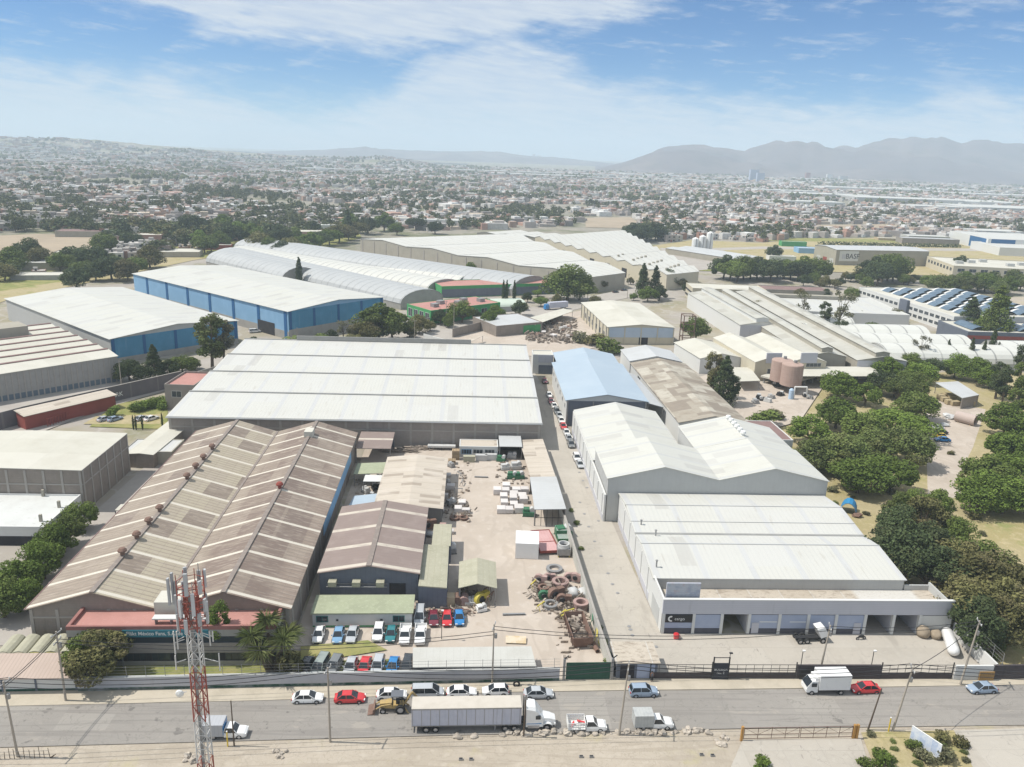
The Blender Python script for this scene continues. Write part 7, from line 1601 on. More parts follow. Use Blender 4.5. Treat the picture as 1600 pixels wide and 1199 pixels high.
def cabinet(lbl, px, py, w, d, h, mt, rz=0, name='cabinet', grp=None, slats=0):
    o = put(name, lbl, name.replace('_', ' '), px, py, rz, grp)
    MB().box(-w / 2, -d / 2, .12, w / 2, d / 2, h).build('body', mt, o); MB().box(-w / 2 - .04, -d / 2 - .04, h, w / 2 + .04, d / 2 + .04, h + .06).build('lid', mt, o)
    for a in (-1, 1): MB().cbox(a * w * .4, 0, 0, .12, d, .12).build('foot', M_black, o)
    if slats:
        mb = MB()
        for k in range(slats): mb.box(-w / 2 + .08, -d / 2 + (k + .3) * d / slats, h + .062, w / 2 - .08, -d / 2 + (k + .6) * d / slats, h + .14)
        mb.build('slats', M_wpaint, o)
    return o
cabinet('white cargo container standing alone in the yard', 823, 864, 4.6, 5.6, 3.4, P_white, -4, 'container'); cabinet('dark green slatted crate against the alley wall', 878, 838, 2.9, 2.6, 1.8, M_machgreen, 3, 'slatted_crate', slats=5); cabinet('lower green slatted crate against the alley wall', 880, 846, 2.6, 2.2, 1.0, M_machgreen, 3, 'slatted_crate', slats=5)
fb = put('flatbed_frame', 'pink flatbed trailer frame beside the white container', 'trailer', 851, 851, 8)
MB().box(-1.9, -4.6, .7, 1.9, 4.6, .86).build('deck', surf('pink_deck', (.50, .30, .29), ('stripe', 'x', .62, .05, (.4, .2, .19), .8), ('noise', .6, .4, .7, (.55, .36, .35), .6), rough=.8), fb)
mb = MB(); mb.box(-2.05, -4.75, .5, -1.9, 4.75, 1.0); mb.box(1.9, -4.75, .5, 2.05, 4.75, 1.0); mb.box(-1.9, -4.75, .5, 1.9, -4.6, 1.0); mb.box(-1.9, 4.6, .5, 1.9, 4.75, 1.0); mb.box(-1.9, -.6, .86, 1.9, -.45, .95); mb.build('frame', M_redwall, fb)
for a in (-1.4, 1.4):
    for b in (-3, 3): wheel(fb, a, b, .42, .3)
dp = put('scrap_skip', 'rust red open skip loaded with scrap near the alley wall', 'skip', 907, 1013, 5); dp.location.y += 3.6
mb = MB(); w0, w1, l0, l1, h = 1.35, 1.6, 3.6, 4.0, 2.1
for s in (-1, 1):
    mb.rings([[(s * w0, -l0, .2), (s * w0, l0, .2), (s * (w0 + .1), l0, .2), (s * (w0 + .1), -l0, .2)], [(s * w1, -l1, h), (s * w1, l1, h), (s * (w1 + .1), l1, h), (s * (w1 + .1), -l1, h)]])
    mb.rings([[(-w0, s * l0, .2), (w0, s * l0, .2), (w0, s * (l0 - .1), .2), (-w0, s * (l0 - .1), .2)], [(-w1, s * l1, h), (w1, s * l1, h), (w1, s * (l1 - .1), h), (-w1, s * (l1 - .1), h)]])
mb.box(-w0, -l0, .1, w0, l0, .25); mb.build('body', M_rustmetal, dp)
mb = MB()
for k in range(7): mb.box(-w1 - .16, -3.6 + k * 1.2, .4, -w1 - .02, -3.5 + k * 1.2, h - .1); mb.box(w1 + .02, -3.6 + k * 1.2, .4, w1 + .16, -3.5 + k * 1.2, h - .1)
mb.build('ribs', M_rustmetal, dp)
mb = MB()
for k in range(60): mb.obox((yr.uniform(-1.2, 1.2), yr.uniform(-3.3, 3.3), yr.uniform(.5, 1.5)), Vector((yr.uniform(-1, 1), yr.uniform(-1, 1), .2)).normalized(), (0, .2, 1), (1, 0, 0), yr.uniform(.2, .5), yr.uniform(.05, .2), yr.uniform(.1, .3))
tag(mb.build('scrap', M_junk, None, (dp.location.x, dp.location.y, .1), R(5)), 'mixed metal scrap heaped inside the rust red skip', 'scrap', kind='stuff')
def ring(lbl, px, py, r, h, mt, grp=None, lay_=True):
    o = put('fan_ring', lbl, 'metal ring', px, py, yr.uniform(0, 90), grp)
    MB().lathe([(r * .62, 0), (r, 0), (r, h * .2), (r * .88, h * .25), (r * .88, h * .75), (r, h * .8), (r, h), (r * .62, h), (r * .66, h * .5), (r * .62, 0)], (0, 0, .1), 24).build('ring', mt, o)
    mb = MB()
    for k in range(8): t_ = k * math.pi / 4; mb.obox((r * .93 * math.cos(t_), r * .93 * math.sin(t_), h * .5 + .1), (math.cos(t_), math.sin(t_), 0), (-math.sin(t_), math.cos(t_), 0), (0, 0, 1), r * .07, .05, h * .28)
    mb.build('web', mt, o); return o
ring('big pink primed ring at the edge of the scrap group', 875, 918, 1.6, 1.3, M_primer); ring('grey pink stacked ring in front of the white bags', 907, 952, 1.4, 1.4, M_primer); ring('small rusty ring left in the scrap group', 849, 925, 1.1, 1.0, M_rustmetal); ring('dark grey ring at the front of the scrap group', 860, 950, 1.4, .8, M_steel); ring('grey disc ring leaning near the scrap group', 866, 892, 1.6, .5, M_steel)
def housing(lbl, px, py, mt, s=1.0, rz=0, grp=None):
    o = put('fan_housing', lbl, 'fan housing', px, py, rz, grp)
    prof = [(s * (1.0 + .45 * k / 20) * math.cos(2 * math.pi * k / 20), s * (1.25 + (1.0 + .45 * k / 20) * math.sin(2 * math.pi * k / 20))) for k in range(20)]
    MB().prism(prof, 'y', -.45 * s, .45 * s).build('scroll', mt, o); MB().box(.7 * s, -.47 * s, 1.0 * s, 1.9 * s, .47 * s, 2.2 * s).build('outlet', mt, o)
    MB().lathe([(0, 0), (.5 * s, 0), (.62 * s, .2 * s), (0, .2 * s)], (0, -.68 * s, 1.25 * s), 16, 'y').build('inlet', M_black, o)
    mb = MB(); mb.box(-1 * s, -.6 * s, 0, 1 * s, -.45 * s, .2); mb.box(-1 * s, .45 * s, 0, 1 * s, .6 * s, .2); mb.build('skid', M_steel, o); return o
for px, py, mt, lb, s in ((842, 912, M_primer, 'pink primed fan housing leftmost in the scrap group', 1.0), (856, 909, M_primer, 'pink primed fan housing second from left in the scrap group', .9), (888, 908, M_primer, 'pink primed fan housing right of the big ring', .9), (899, 910, M_primer, 'pink primed fan housing nearest the alley wall', 1.0), (865, 938, M_rustmetal, 'brown rusty fan housing in the middle of the scrap group', 1.3), (878, 945, M_rustmetal, 'narrow rusty fan housing right of the middle of the scrap group', 1.1), (849, 938, M_machgreen, 'green fan housing at the left of the scrap group', 1.0)): housing(lb, px, py, mt, s * .8, yr.uniform(-30, 30))
for px, py, lb in ((896, 933, 'left of the two white bundles by the alley wall'), (910, 932, 'right of the two white bundles by the alley wall')):
    o = MB().blob((0, 0, .8), 1.25, px, 2, (1, 1, .8), .3).build('wrapped_bundle', M_slab, None, tuple(P(px, py)), smooth=True); tag(o, lb, 'bundle')
ux = put('cooling_unit', 'round topped grey cooling unit behind the pink flatbed', 'cooling unit', 880, 868, 0)
MB().cbox(0, 0, .5, 2.6, 2.4, 1.4).build('body', M_steel, ux); MB().lathe([(.9, 1.9), (1.2, 1.9), (1.15, 2.7), (.95, 2.7), (.9, 1.9)], n=20).build('fan_collar', M_slab, ux); MB().lathe([(0, 1.95), (.88, 1.95), (.88, 2.05), (0, 2.05)], n=16).build('fan', M_black, ux)
for a in (-1.1, 1.1):
    for b in (-1, 1): MB().cbox(a, b, 0, .14, .14, .5).build('leg', M_yel, ux)
def trestle(lbl, px, py, mt, rz, grp, L_=1.8, h=1.0):
    o = put('trestle', lbl, 'trestle', px, py, rz, grp)
    for a in (-L_ / 2, L_ / 2):
        for s in (-.5, .5): MB().tube((a, s, 0), (a, s * .2, h), .06, 5).build('leg', mt, o)
    MB().cbox(0, 0, h, L_ + .3, .22, .12).build('beam', mt, o); return o
for px, py in ((879, 965), (884, 968), (889, 962), (833, 918), (845, 952)): trestle('yellow steel trestle beside the scrap group', px, py, M_yel, yr.uniform(0, 90), 'yellow trestles by the scrap group')
for px, py, lb in ((925, 975, 'green frame leaning near the alley wall weeds'), (932, 1000, 'yellow green frame leaning at the foot of the alley wall')): trestle(lb, px, py, M_machgreen if py < 990 else M_yel, 80, None, 3.0, 1.6)
sp_ = put('log_pipe', 'short brown pipe lying at the end of the alley wall', 'pipe', 930, 1015, 10); MB().lathe([(.25, -1.2), (.38, -1.2), (.38, 1.2), (.25, 1.2), (.25, -1.2)], (0, 0, .4), 14, 'y').build('pipe', M_rustmetal, sp_); MB().cbox(0, 0, 0, .9, .3, .12).build('chock', M_pallet, sp_)
o = put('plywood_board', 'tan board leaning on two blocks in the middle of the yard', 'board', 806, 1003, -3); MB().obox((0, 0, .35), (1, 0, 0), (0, 1, .1), (0, -.1, 1), 1.7, .9, .05).build('sheet', surf('tan_board', (.58, .50, .38), ('noise', 1, .45, .65, (.50, .37, .2), .7), rough=.8), o); MB().cbox(0, .4, 0, 2.5, .25, .25).build('support', M_pallet, o)
for px, py, L_, rz, lb in ((803, 962, 4.0, 3, 'grey steel beam lying in the open yard'), (752, 747, 3.4, -3, 'brown timber lying at the back of the yard')): 
    o = put('loose_beam', lb, 'beam', px, py, rz); mb = MB(); mb.box(-L_ / 2, -.2, .05, L_ / 2, .2, .1); mb.box(-L_ / 2, -.03, .1, L_ / 2, .03, .3); mb.box(-L_ / 2, -.2, .3, L_ / 2, .2, .35); mb.build('body', M_steel, o)
# in front of the khaki shed
for px, py, mt, w, lb in ((688, 945, M_pallet, 2.4, 'tan crate left of two before the khaki shed'), (700, 945, M_pallet, 2.4, 'tan crate right of two before the khaki shed')): crate(lb, px, py, w, 1.8, 1.9, None, surf('tan_plywood', (.44, .355, .24), ('noise', 1, .4, .7, (.38, .30, .2), .6), rough=.85))
for px, py, mt, lb in ((714, 944, M_rustmetal, 'brown drum left of two before the khaki shed'), (725, 944, M_primer, 'pink drum right of two before the khaki shed')):
    o = put('steel_drum', lb, 'drum', px, py); MB().lathe([(0, -.9), (.85, -.9), (.88, -.5), (.85, -.45), (.85, .45), (.88, .5), (.85, .9), (0, .9)], (0, 0, .95), 18, 'y').build('body', mt, o); mb = MB(); mb.cbox(-.6, 0, 0, .2, 1.6, .35); mb.cbox(.6, 0, 0, .2, 1.6, .35); mb.build('cradle', M_pallet, o)
machine('pale green machine right of the pink drum', 735, 945, M_slab, .9); housing('tan fan frame right of the khaki shed', 750, 945, M_yel, 1.0, 40); machine('white and black machine at the corner before the red cars', 752, 955, P_white, .8, 20)
for px, py, lb in ((760, 935, 'rusty scrap stand right of the khaki shed'), (766, 945, 'second rusty scrap stand right of the khaki shed')): trestle(lb, px, py, M_rustmetal, 60, None, 2.2, 2.0)
pb_ = put('pipe_bundle', 'bundle of pipes lying on the ground behind the red cars', 'pipes', 712, 957, 0)
for k in range(5): MB().tube((-3.5 + .2 * k, -.6 + k * .28, .15), (3.5 - .3 * k, -.5 + k * .28, .15), .13, 8).build('pipe', M_rustmetal, pb_)
MB().cbox(-2, 0, 0, .2, 1.8, .06).build('bearer', M_pallet, pb_)
ds = put('dish_antenna', 'dark oval dish standing behind the khaki shed', 'dish', 691, 862, 30); MB().lathe([(0, 0), (.9, .15), (1.2, .45), (1.1, .45), (.8, .25), (0, .1)], (0, 0, 1.6), 16, 'y').build('dish', M_steel, ds); MB().cbox(0, .2, 0, .2, .2, 1.5).build('post', M_steel, ds)
machine('grey machine behind the khaki shed', 702, 864, M_steel, 1.2, 10)
# between sheds and along the workshop's right side
k_ = 0
for px, py, nm in ((705, 730, 'm'), (700, 745, 'c'), (698, 757, 'm'), (704, 765, 'c'), (690, 768, 'm'), (716, 770, 't'), (693, 780, 'c'), (686, 778, 'm'), (704, 790, 'm'), (722, 790, 'c'), (716, 800, 'c'), (728, 802, 'c'), (724, 812, 'r'), (710, 812, 'r'), (690, 800, 'c'), (722, 758, 't'), (718, 745, 't'), (689, 756, 'm')):
    if nm == 'm': machine('grey machine among the clutter right of the beige workshop', px, py, M_slab if k_ % 2 else M_steel, yr.uniform(.7, 1.0), yr.uniform(0, 180), 'machines right of the beige workshop')
    elif nm == 'c': crate('pale crate among the clutter right of the beige workshop', px, py, yr.uniform(1.2, 2.2), yr.uniform(1.2, 2), yr.uniform(.6, 1.3), 'crates right of the beige workshop')
    elif nm == 't': trestle('grey trestle among the clutter right of the beige workshop', px, py, M_steel, yr.uniform(0, 180), 'trestles right of the beige workshop')
    else: ring('rusty ring on the ground below the beige workshop', px, py, 1.1, .5, M_rustmetal, 'rusty rings below the beige workshop')
    k_ += 1
for px, py, nm, mt in ((640, 838, 'm', M_machgreen), (651, 838, 'm', M_black), (660, 836, 'b', M_slab), (672, 838, 'b', M_slab), (668, 828, 'h', M_rustmetal), (692, 830, 'c', M_primer), (704, 834, 'c', M_wrap), (688, 838, 'c', M_pallet)):
    if nm == 'm': machine({M_machgreen: 'green', M_black: 'black'}[mt] + ' machine in the row of clutter above the khaki strip roof', px, py, mt, .9, yr.uniform(0, 90))
    elif nm == 'b': tag(MB().blob((0, 0, .5), .9, px, 2, (1.2, 1, .7), .3).build('wrapped_bundle', mt, None, tuple(P(px, py)), smooth=True), 'white bundle in the row of clutter above the khaki strip roof', 'bundle', 'white bundles above the khaki strip roof')
    elif nm == 'h': housing('rust red fan housing above the khaki strip roof', px, py, mt, 1.0, 20)
    else: crate({M_primer: 'tall pink', M_wrap: 'white', M_pallet: 'slatted wooden'}[mt] + ' crate at the corner below the beige workshop', px, py, 1.4, 1.4, 1.6 if mt is M_primer else .8, None, mt)
for px, py in ((570, 800), (576, 790), (566, 812), (580, 780), (572, 770), (586, 765), (595, 762), (604, 758), (562, 790), (558, 806), (586, 815), (577, 822), (590, 752), (600, 748)): machine('machine in the shaded gap between the brown factory and the beige workshop', px, py, yr.choice([M_steel, M_slab, M_black]), yr.uniform(.7, 1.0), yr.uniform(0, 180), 'machines in the shaded gap')
# back wall of the yard
for px, py, w, lb in ((625, 707, 9, 'heap of brown scrap iron at the left of the back wall'), (655, 703, 8, 'heap of tan scrap timber at the middle of the back wall')):
    mb = MB()
    for k in range(50): mb.obox((yr.uniform(-w / 2, w / 2), yr.uniform(-.8, .8), yr.uniform(.1, .9)), Vector((1, yr.uniform(-.5, .5), yr.uniform(-.2, .2))).normalized(), (0, 1, 0), (0, 0, 1), yr.uniform(.4, 1.5), .12, .1)
    tag(mb.build('scrap_heap', M_junk, None, tuple(P(px, py))), lb, 'scrap', kind='stuff')
fr_ = put('steel_rack', 'long low rack of pale profiles at the back wall of the yard', 'rack', 690, 703); MB().cbox(0, 0, .8, 7.5, 1.6, .5).build('profiles', M_slab, fr_)
for a in (-3, 0, 3): MB().cbox(a, 0, 0, .2, 1.8, .8).build('foot', M_black, fr_); MB().cbox(a, .7, .8, .12, .12, 2.2).build('upright', M_steel, fr_)
for px, py, lb in ((712, 718, 'tall stack of pallets at the back of the yard'), (706, 725, 'low stack of pallets at the back of the yard')):
    o = put('pallet_stack', lb, 'pallets', px, py); n = 9 if py < 720 else 4
    for k in range(n):
        mb = MB()
        for q in range(5): mb.cbox(-.8 + q * .4, 0, k * .3 + .18, .3, 1.8, .05)
        for q in (-.8, 0, .8): mb.cbox(0, q, k * .3, 1.9, .15, .18)
        mb.build('pallet', M_pallet, o)
for px, py, lb in ((733, 722, 'left of the three pale boxes before the small white office'), (752, 720, 'middle of the three pale boxes before the small white office'), (767, 719, 'right of the three pale boxes before the small white office')): cabinet(lb, px, py, 3.0, 1.2, 1.6, M_slab if px > 740 else M_khaki, 0, 'equipment_box')
for px, py, w, h in ((858, 915, 3.5, 1.2), (882, 928, 4, 1.4), (868, 945, 3.5, 1.0), (893, 944, 3.5, 1.2), (846, 930, 3, .9), (894, 968, 3, 1.0), (748, 938, 3.5, 1.2), (715, 952, 5, .6), (690, 775, 4, 1.0), (718, 798, 4, .9)):
    mb = MB()
    for k in range(46): mb.obox((yr.gauss(0, w * .4), yr.gauss(0, w * .4), yr.uniform(.1, h)), Vector((yr.uniform(-1, 1), yr.uniform(-1, 1), yr.uniform(-.5, .5))).normalized(), Vector((yr.uniform(-1, 1), yr.uniform(-1, 1), .4)).normalized(), (0, 0, 1), yr.uniform(.15, .9), yr.uniform(.04, .25), yr.uniform(.04, .2))
    tag(mb.build('scrap_pile', M_junk, None, tuple(P(px, py))), 'tangled metal scrap lying between the machines of the yard', 'scrap', 'scrap piles of the yard', kind='stuff')
# loading yard: tank, bags, red bin
tk = put('gas_tank', 'long white gas tank lying at the right end of the loading yard', 'tank', 1483, 1012, -20)
MB().lathe([(0, -3.6), (.5, -3.5), (.85, -3.1), (.95, -2.6), (.95, 2.6), (.85, 3.1), (.5, 3.5), (0, 3.6)], (0, 0, 1.15), 20, 'y').build('shell', P_white, tk, smooth=True)
for b in (-2, 2): MB().cbox(0, b, 0, 1.2, .3, .5).build('saddle', M_concwall, tk)
M_bag = surf('woven_bag', (.33, .27, .20), ('noise', 1.4, .4, .7, (.27, .22, .16), .7), rough=.95)
for px, py, r_, lb in ((1441, 995, 1.15, 'big brown bulk bag by the last white shutter'), (1461, 998, .9, 'smaller brown bulk bag beside the gas tank')): tag(MB().blob((0, 0, r_ * .85), r_, px, 3, (1, 1, 1.0), .12).build('bulk_bag', M_bag, None, tuple(P(px, py)), smooth=True), lb, 'bag')
o = put('hydrant_bin', 'small red bin before the first bay of the loading warehouse', 'bin', 1056, 999); MB().lathe([(0, 0), (.4, 0), (.5, .9), (.4, 1.05), (0, 1.1)], n=12).build('body', P_red, o); MB().cbox(.5, .1, 0, .5, .5, .7).build('box', M_primer, o)
tb = put('blue_tarp', 'bright blue tarpaulin arch beside the right corner of the loading warehouse', 'tarpaulin', 1325, 800, -30)
MB().strip([(-1.8 * math.cos(math.pi * q / 8), 2.8 * math.sin(math.pi * q / 8) + .05) for q in range(9)], 'y', -1.8, 1.8, .06).build('cover', surf('tarp_blue', (.03, .21, .42), ('noise', 1, .4, .7, (.05, .27, .5), .6), rough=.5), tb)
for b in (-1.7, 1.7): MB().path([(-1.7 * math.cos(math.pi * q / 8), b, 2.7 * math.sin(math.pi * q / 8)) for q in range(9)], .04, 4).build('hoop', M_steel, tb)
tag(MB().blob((0, 0, .5), .9, 8, 2, (1.3, 1, .6), .4).build('brown_heap', M_rustmetal, None, tuple(P(1338, 808))), 'brown heap beside the blue tarpaulin arch', 'heap')
# hay shed and drums on the right
quad_roof('hay_shed', 'long grey roofed open shed with stacked bales in the right clearing', 'shed', [P(1504, 622, 4), P(1530, 617, 4), P(1497, 596, 4), P(1462, 598, 4)], 4, .2, M_greyroof, M_block2, closed=(0,))
for px, py in ((1475, 628), (1482, 632), (1470, 624), (1490, 634), (1486, 624), (1499, 634), (1516, 634), (1478, 622)): crate('straw coloured bale pallet before the open hay shed', px, py, 2.2, 2.0, 1.6, 'bale pallets before the hay shed', surf('straw_bale', (.38, .31, .19), ('noise', 2, .4, .7, (.3, .24, .14), .7), rough=.95))
o = put('mixer_drum', 'pale pink open cylinder lying in the right clearing', 'cylinder', 1508, 662, 35); MB().lathe([(1.5, -3), (1.7, -3), (1.7, 3), (1.5, 3), (1.5, -3)], (0, 0, 1.7), 20, 'y').build('shell', surf('pale_pink_metal', (.45, .37, .33), rough=.7), o); mb = MB(); mb.cbox(0, -1.8, 0, 2.2, .3, .4); mb.cbox(0, 1.8, 0, 2.2, .3, .4); mb.build('cradle', M_pallet, o)
for px, py in ((1478, 651), (1484, 655), (1490, 653), (1475, 666)): tag(MB().blob((0, 0, .5), 1.1, px, 2, (1.4, 1, .6), .35).build('rubble_heap', M_slab, None, tuple(P(px, py))), 'white rubble heap beside the pale pink cylinder', 'rubble', 'white rubble heaps in the clearing')
# works yard and scrap yard clutter
for px, py in ((1185, 625), (1192, 628), (1199, 630), (1205, 624), (1180, 632), (1213, 605), (1219, 620), (1258, 622), (1265, 625)): machine('machine part standing in the works yard near the silos', px, py, yr.choice([M_steel, M_slab, M_black]), yr.uniform(.9, 1.5), yr.uniform(0, 180), 'machine parts in the works yard')
for k in range(22): px, py = yr.uniform(830, 895), yr.uniform(497, 532); crate('piece of bundled scrap on the scrap yard heap', px, py, yr.uniform(1.5, 3), yr.uniform(1.5, 3), yr.uniform(.7, 1.8), 'bundles on the scrap yard', yr.choice([M_wrap, M_junk, M_slab, M_rustmetal]), yr.uniform(0, 90))
mb = MB()
for k in range(260):
    q = P(yr.uniform(822, 900), yr.uniform(503, 538)); mb.obox((q.x, q.y, yr.uniform(.1, 1.2)), Vector((yr.uniform(-1, 1), yr.uniform(-1, 1), yr.uniform(-.3, .3))).normalized(), (0, .1, 1), (1, 0, 0), yr.uniform(.4, 1.4), yr.uniform(.2, .6), yr.uniform(.1, .4))
tag(mb.build('scrap', M_junk), 'loose scrap scattered over the scrap yard', 'scrap', kind='stuff')
mb = MB()
for k in range(420):
    zone = yr.choice([(685, 735, 725, 820), (775, 835, 715, 760), (830, 905, 900, 960), (640, 760, 930, 960), (555, 600, 750, 820), (1165, 1215, 600, 650), (870, 930, 960, 1030)])
    q = P(yr.uniform(zone[0], zone[1]), yr.uniform(zone[2], zone[3])); s = yr.uniform(.12, .4); mb.obox((q.x, q.y, s * .6 + .05), Vector((yr.uniform(-1, 1), yr.uniform(-1, 1), 0)).normalized(), (0, 0, 1), (1, 0, 0), s, s * yr.uniform(.3, 1), s * .6)
tag(mb.build('debris', M_junk), 'small debris scattered between the yard machines', 'debris', kind='stuff')
tag(MB().lathe([(0, 0), (.35, 0), (.35, .04), (0, .04)], n=10).build('drain_cover', M_steel, None, tuple(P(935, 815)) ), 'drain cover in the alley paving, farthest of the row', 'drain cover')
for px, py in ((905, 739), (911, 752), (917, 763), (906, 786), (913, 804), (920, 824), (929, 847), (939, 870), (950, 897), (957, 914), (965, 928), (983, 980), (985, 985), (988, 994), (1025, 1012)):
    o = bpy.data.objects['drain_cover'].copy(); COL.objects.link(o); p = P(px, py); o.location = (p.x, p.y, .13); o['label'] = 'small drain cover in the alley paving'; o['group'] = 'drain covers in the alley'
bpy.data.objects['drain_cover'].location.z = .13; bpy.data.objects['drain_cover']['label'] = 'small drain cover in the alley paving'; bpy.data.objects['drain_cover']['group'] = 'drain covers in the alley'
# a person standing at the gate
def person(lbl, px, py, shirt, trousers, rz=0):
    p = P(px, py); o = thing('person', lbl, 'person', (p.x, p.y, .17), R(rz))
    J = [((0, 0, .95), .14, -1), ((0, 0, 1.2), .15, 0), ((0, 0, 1.42), .13, 1), ((0, 0, 1.52), .06, 2), ((0, .0, 1.62), .095, 3), ((0, 0, 1.72), .09, 4), ((.2, 0, 1.40), .06, 2), ((.26, .0, 1.12), .05, 6), ((.25, .06, .88), .04, 7), ((.25, .08, .78), .045, 8), ((-.2, 0, 1.40), .06, 2), ((-.26, 0, 1.12), .05, 10), ((-.25, .06, .88), .04, 11), ((-.25, .08, .78), .045, 12),
         ((.1, 0, .88), .1, 0), ((.11, .02, .48), .07, 14), ((.11, -.02, .08), .05, 15), ((.12, -.16, .04), .045, 16), ((-.1, 0, .88), .1, 0), ((-.11, .02, .48), .07, 18), ((-.12, -.02, .08), .05, 19), ((-.13, -.16, .04), .045, 20)]
    me = bpy.data.meshes.new('body'); me.from_pydata([j[0] for j in J], [(j[2], i) for i, j in enumerate(J) if j[2] >= 0], [])
    b = bpy.data.objects.new('body', me); COL.objects.link(b)
    md = b.modifiers.new('skin', 'SKIN'); sd = b.modifiers.new('sub', 'SUBSURF'); sd.levels = sd.render_levels = 1
    for i, j in enumerate(J): me.skin_vertices[0].data[i].radius = (j[1], j[1])
    me.skin_vertices[0].data[0].use_root = True
    m2 = bpy.data.meshes.new_from_object(b.evaluated_get(bpy.context.evaluated_depsgraph_get())); bpy.data.objects.remove(b)
    m2.materials.clear(); m2.materials.append(surf('skin_tone', (.28, .16, .11), rough=.6)); bo = link('body', m2, o)
    MB().rings([[(.17 * k * math.cos(t * math.pi / 5), .125 * k * math.sin(t * math.pi / 5), z) for t in range(10)] for z, k in ((.86, 1.05), (1.05, 1.1), (1.3, 1.22), (1.46, .75))]).build('shirt', shirt, o)
    for s in (-1, 1): MB().tube((s * .1, 0, .9), (s * .115, 0, .1), .125, 9, .075).build('trouser_leg', trousers, o)
    MB().lathe([(0, .11), (.07, .09), (.105, .03), (.1, -.02), (0, -.02)], (0, .015, 1.70), 12).build('hair', M_black, o)
    return o
person('person in dark clothes standing beside the fence at the gate booth', 1018, 1066, M_darkblue, M_black)

# ------------------------------------------------------------------ the town beyond
tr_ = random.Random(21)
CR = 256
def inpoly(p, poly):
    c = False
    for (x1, y1), (x2, y2) in zip(poly, poly[1:] + poly[:1]):
        if (y1 > p[1]) != (y2 > p[1]) and p[0] < (x2 - x1) * (p[1] - y1) / (y2 - y1) + x1: c = not c
    return c
NOGO = [[(-60, 366), (60, 362), (170, 370), (165, 392), (90, 425), (-60, 445)], [(910, 338), (990, 337), (1005, 352), (980, 360), (910, 360)], [(995, 386), (1080, 374), (1190, 378), (1260, 372), (1420, 370), (1600, 382), (1700, 388), (1700, 460), (1250, 440), (1060, 440), (1000, 400)],
        [(560, 365), (950, 352), (1100, 420), (980, 440), (900, 440)], [(1270, 351), (1390, 350), (1405, 358), (1270, 361)]]
BND = [(-100, 460), (0, 440), (110, 430), (200, 412), (300, 392), (350, 380), (560, 371), (760, 362), (860, 360), (1000, 360), (1040, 378), (1250, 380), (1420, 374), (1600, 384), (1700, 384)]
def bound(px):
    for (a, ya), (b, yb) in zip(BND[:-1], BND[1:]):
        if a <= px <= b: return ya + (yb - ya) * (px - a) / (b - a)
    return 374
def ok(x, y):
    px, py = proj(x, y)
    return py < bound(px) and not any(inpoly((px, py), q) for q in NOGO)
from mathutils.bvhtree import BVHTree
_hb = BVHTree.FromPolygons([v.co.copy() for v in HILL.data.vertices], [tuple(p.vertices) for p in HILL.data.polygons])
def hillz(x, y):
    if y < 1800 or x > 500: return 0.0
    h = _hb.ray_cast(Vector((x, y, 900)), Vector((0, 0, -1)))
    return max(0.0, h[0].z) if h[0] else 0.0
# sampling density per distance
PAL = [(.40, .36, .33), (.58, .56, .53), (.30, .26, .24), (.46, .28, .22), (.66, .65, .63), (.38, .26, .20), (.24, .22, .21), (.52, .44, .35), (.44, .40, .37), (.72, .72, .70)]
HM = [wallm('house_wall_' + n, c, ('noise', .5, .4, .7, tuple(q * .82 for q in c), .6)) for n, c in (('grey', (.33, .30, .28)), ('white', (.54, .53, .51)), ('brick', (.33, .195, .15)), ('ochre', (.47, .37, .25)), ('pink', (.46, .30, .26)), ('pale', (.44, .42, .39)), ('brown', (.25, .20, .17)))]
HL = ['grey block', 'white', 'red brick', 'ochre', 'pink', 'pale plastered', 'brown']
M_flatroof = roofm('town_flat_roof', (.40, .38, .355), ('rand', .3), ('noise', .4, .4, .7, (.33, .31, .29), .6), rough=.95)
def house_proto(st):
    root = thing('town_house', 'house', 'house', (0, 0, 0)); w, d = (8.5, 7.5) if st == 1 else (8, 9); h = 3.0 * st + .3
    MB().box(-w / 2, -d / 2, -.3, w / 2, d / 2, h - .3).build('wall', HM[0], root)
    mb = MB()
    for a in ((-w / 2, -d / 2, w / 2, -d / 2 + .2), (-w / 2, d / 2 - .2, w / 2, d / 2), (-w / 2, -d / 2 + .2, -w / 2 + .2, d / 2 - .2), (w / 2 - .2, -d / 2 + .2, w / 2, d / 2 - .2)): mb.box(a[0], a[1], h - .3, a[2], a[3], h + .25)
    mb.build('parapet', HM[0], root); MB().box(-w / 2 + .2, -d / 2 + .2, h - .3, w / 2 - .2, d / 2 - .2, h - .1).build('roof', M_flatroof, root)
    for f in range(st):
        for a in (-2.4, 1.6): MB().box(a, -d / 2 - .06, f * 3 + 1.0, a + 1.5, -d / 2, f * 3 + 2.3).build('window', M_glass, root)
        MB().box(-w / 2 - .06, -1, f * 3 + 1.0, -w / 2, .6, f * 3 + 2.3).build('window', M_glass, root)
    MB().box(-.5, -d / 2 - .05, -.1, .6, -d / 2, 2.2).build('door', M_redwall, root); MB().box(w * .1, d * .1, h - .1, w * .1 + 2.6, d * .1 + 2.4, h + 1.9).build('stair_head', HM[5], root)
    MB().lathe([(0, 0), (.6, 0), (.6, 1.2), (.3, 1.5), (0, 1.5)], (-w * .25, d * .2, h - .1), 10).build('water_tank', M_black, root); return root
cand = []; tc_ = []
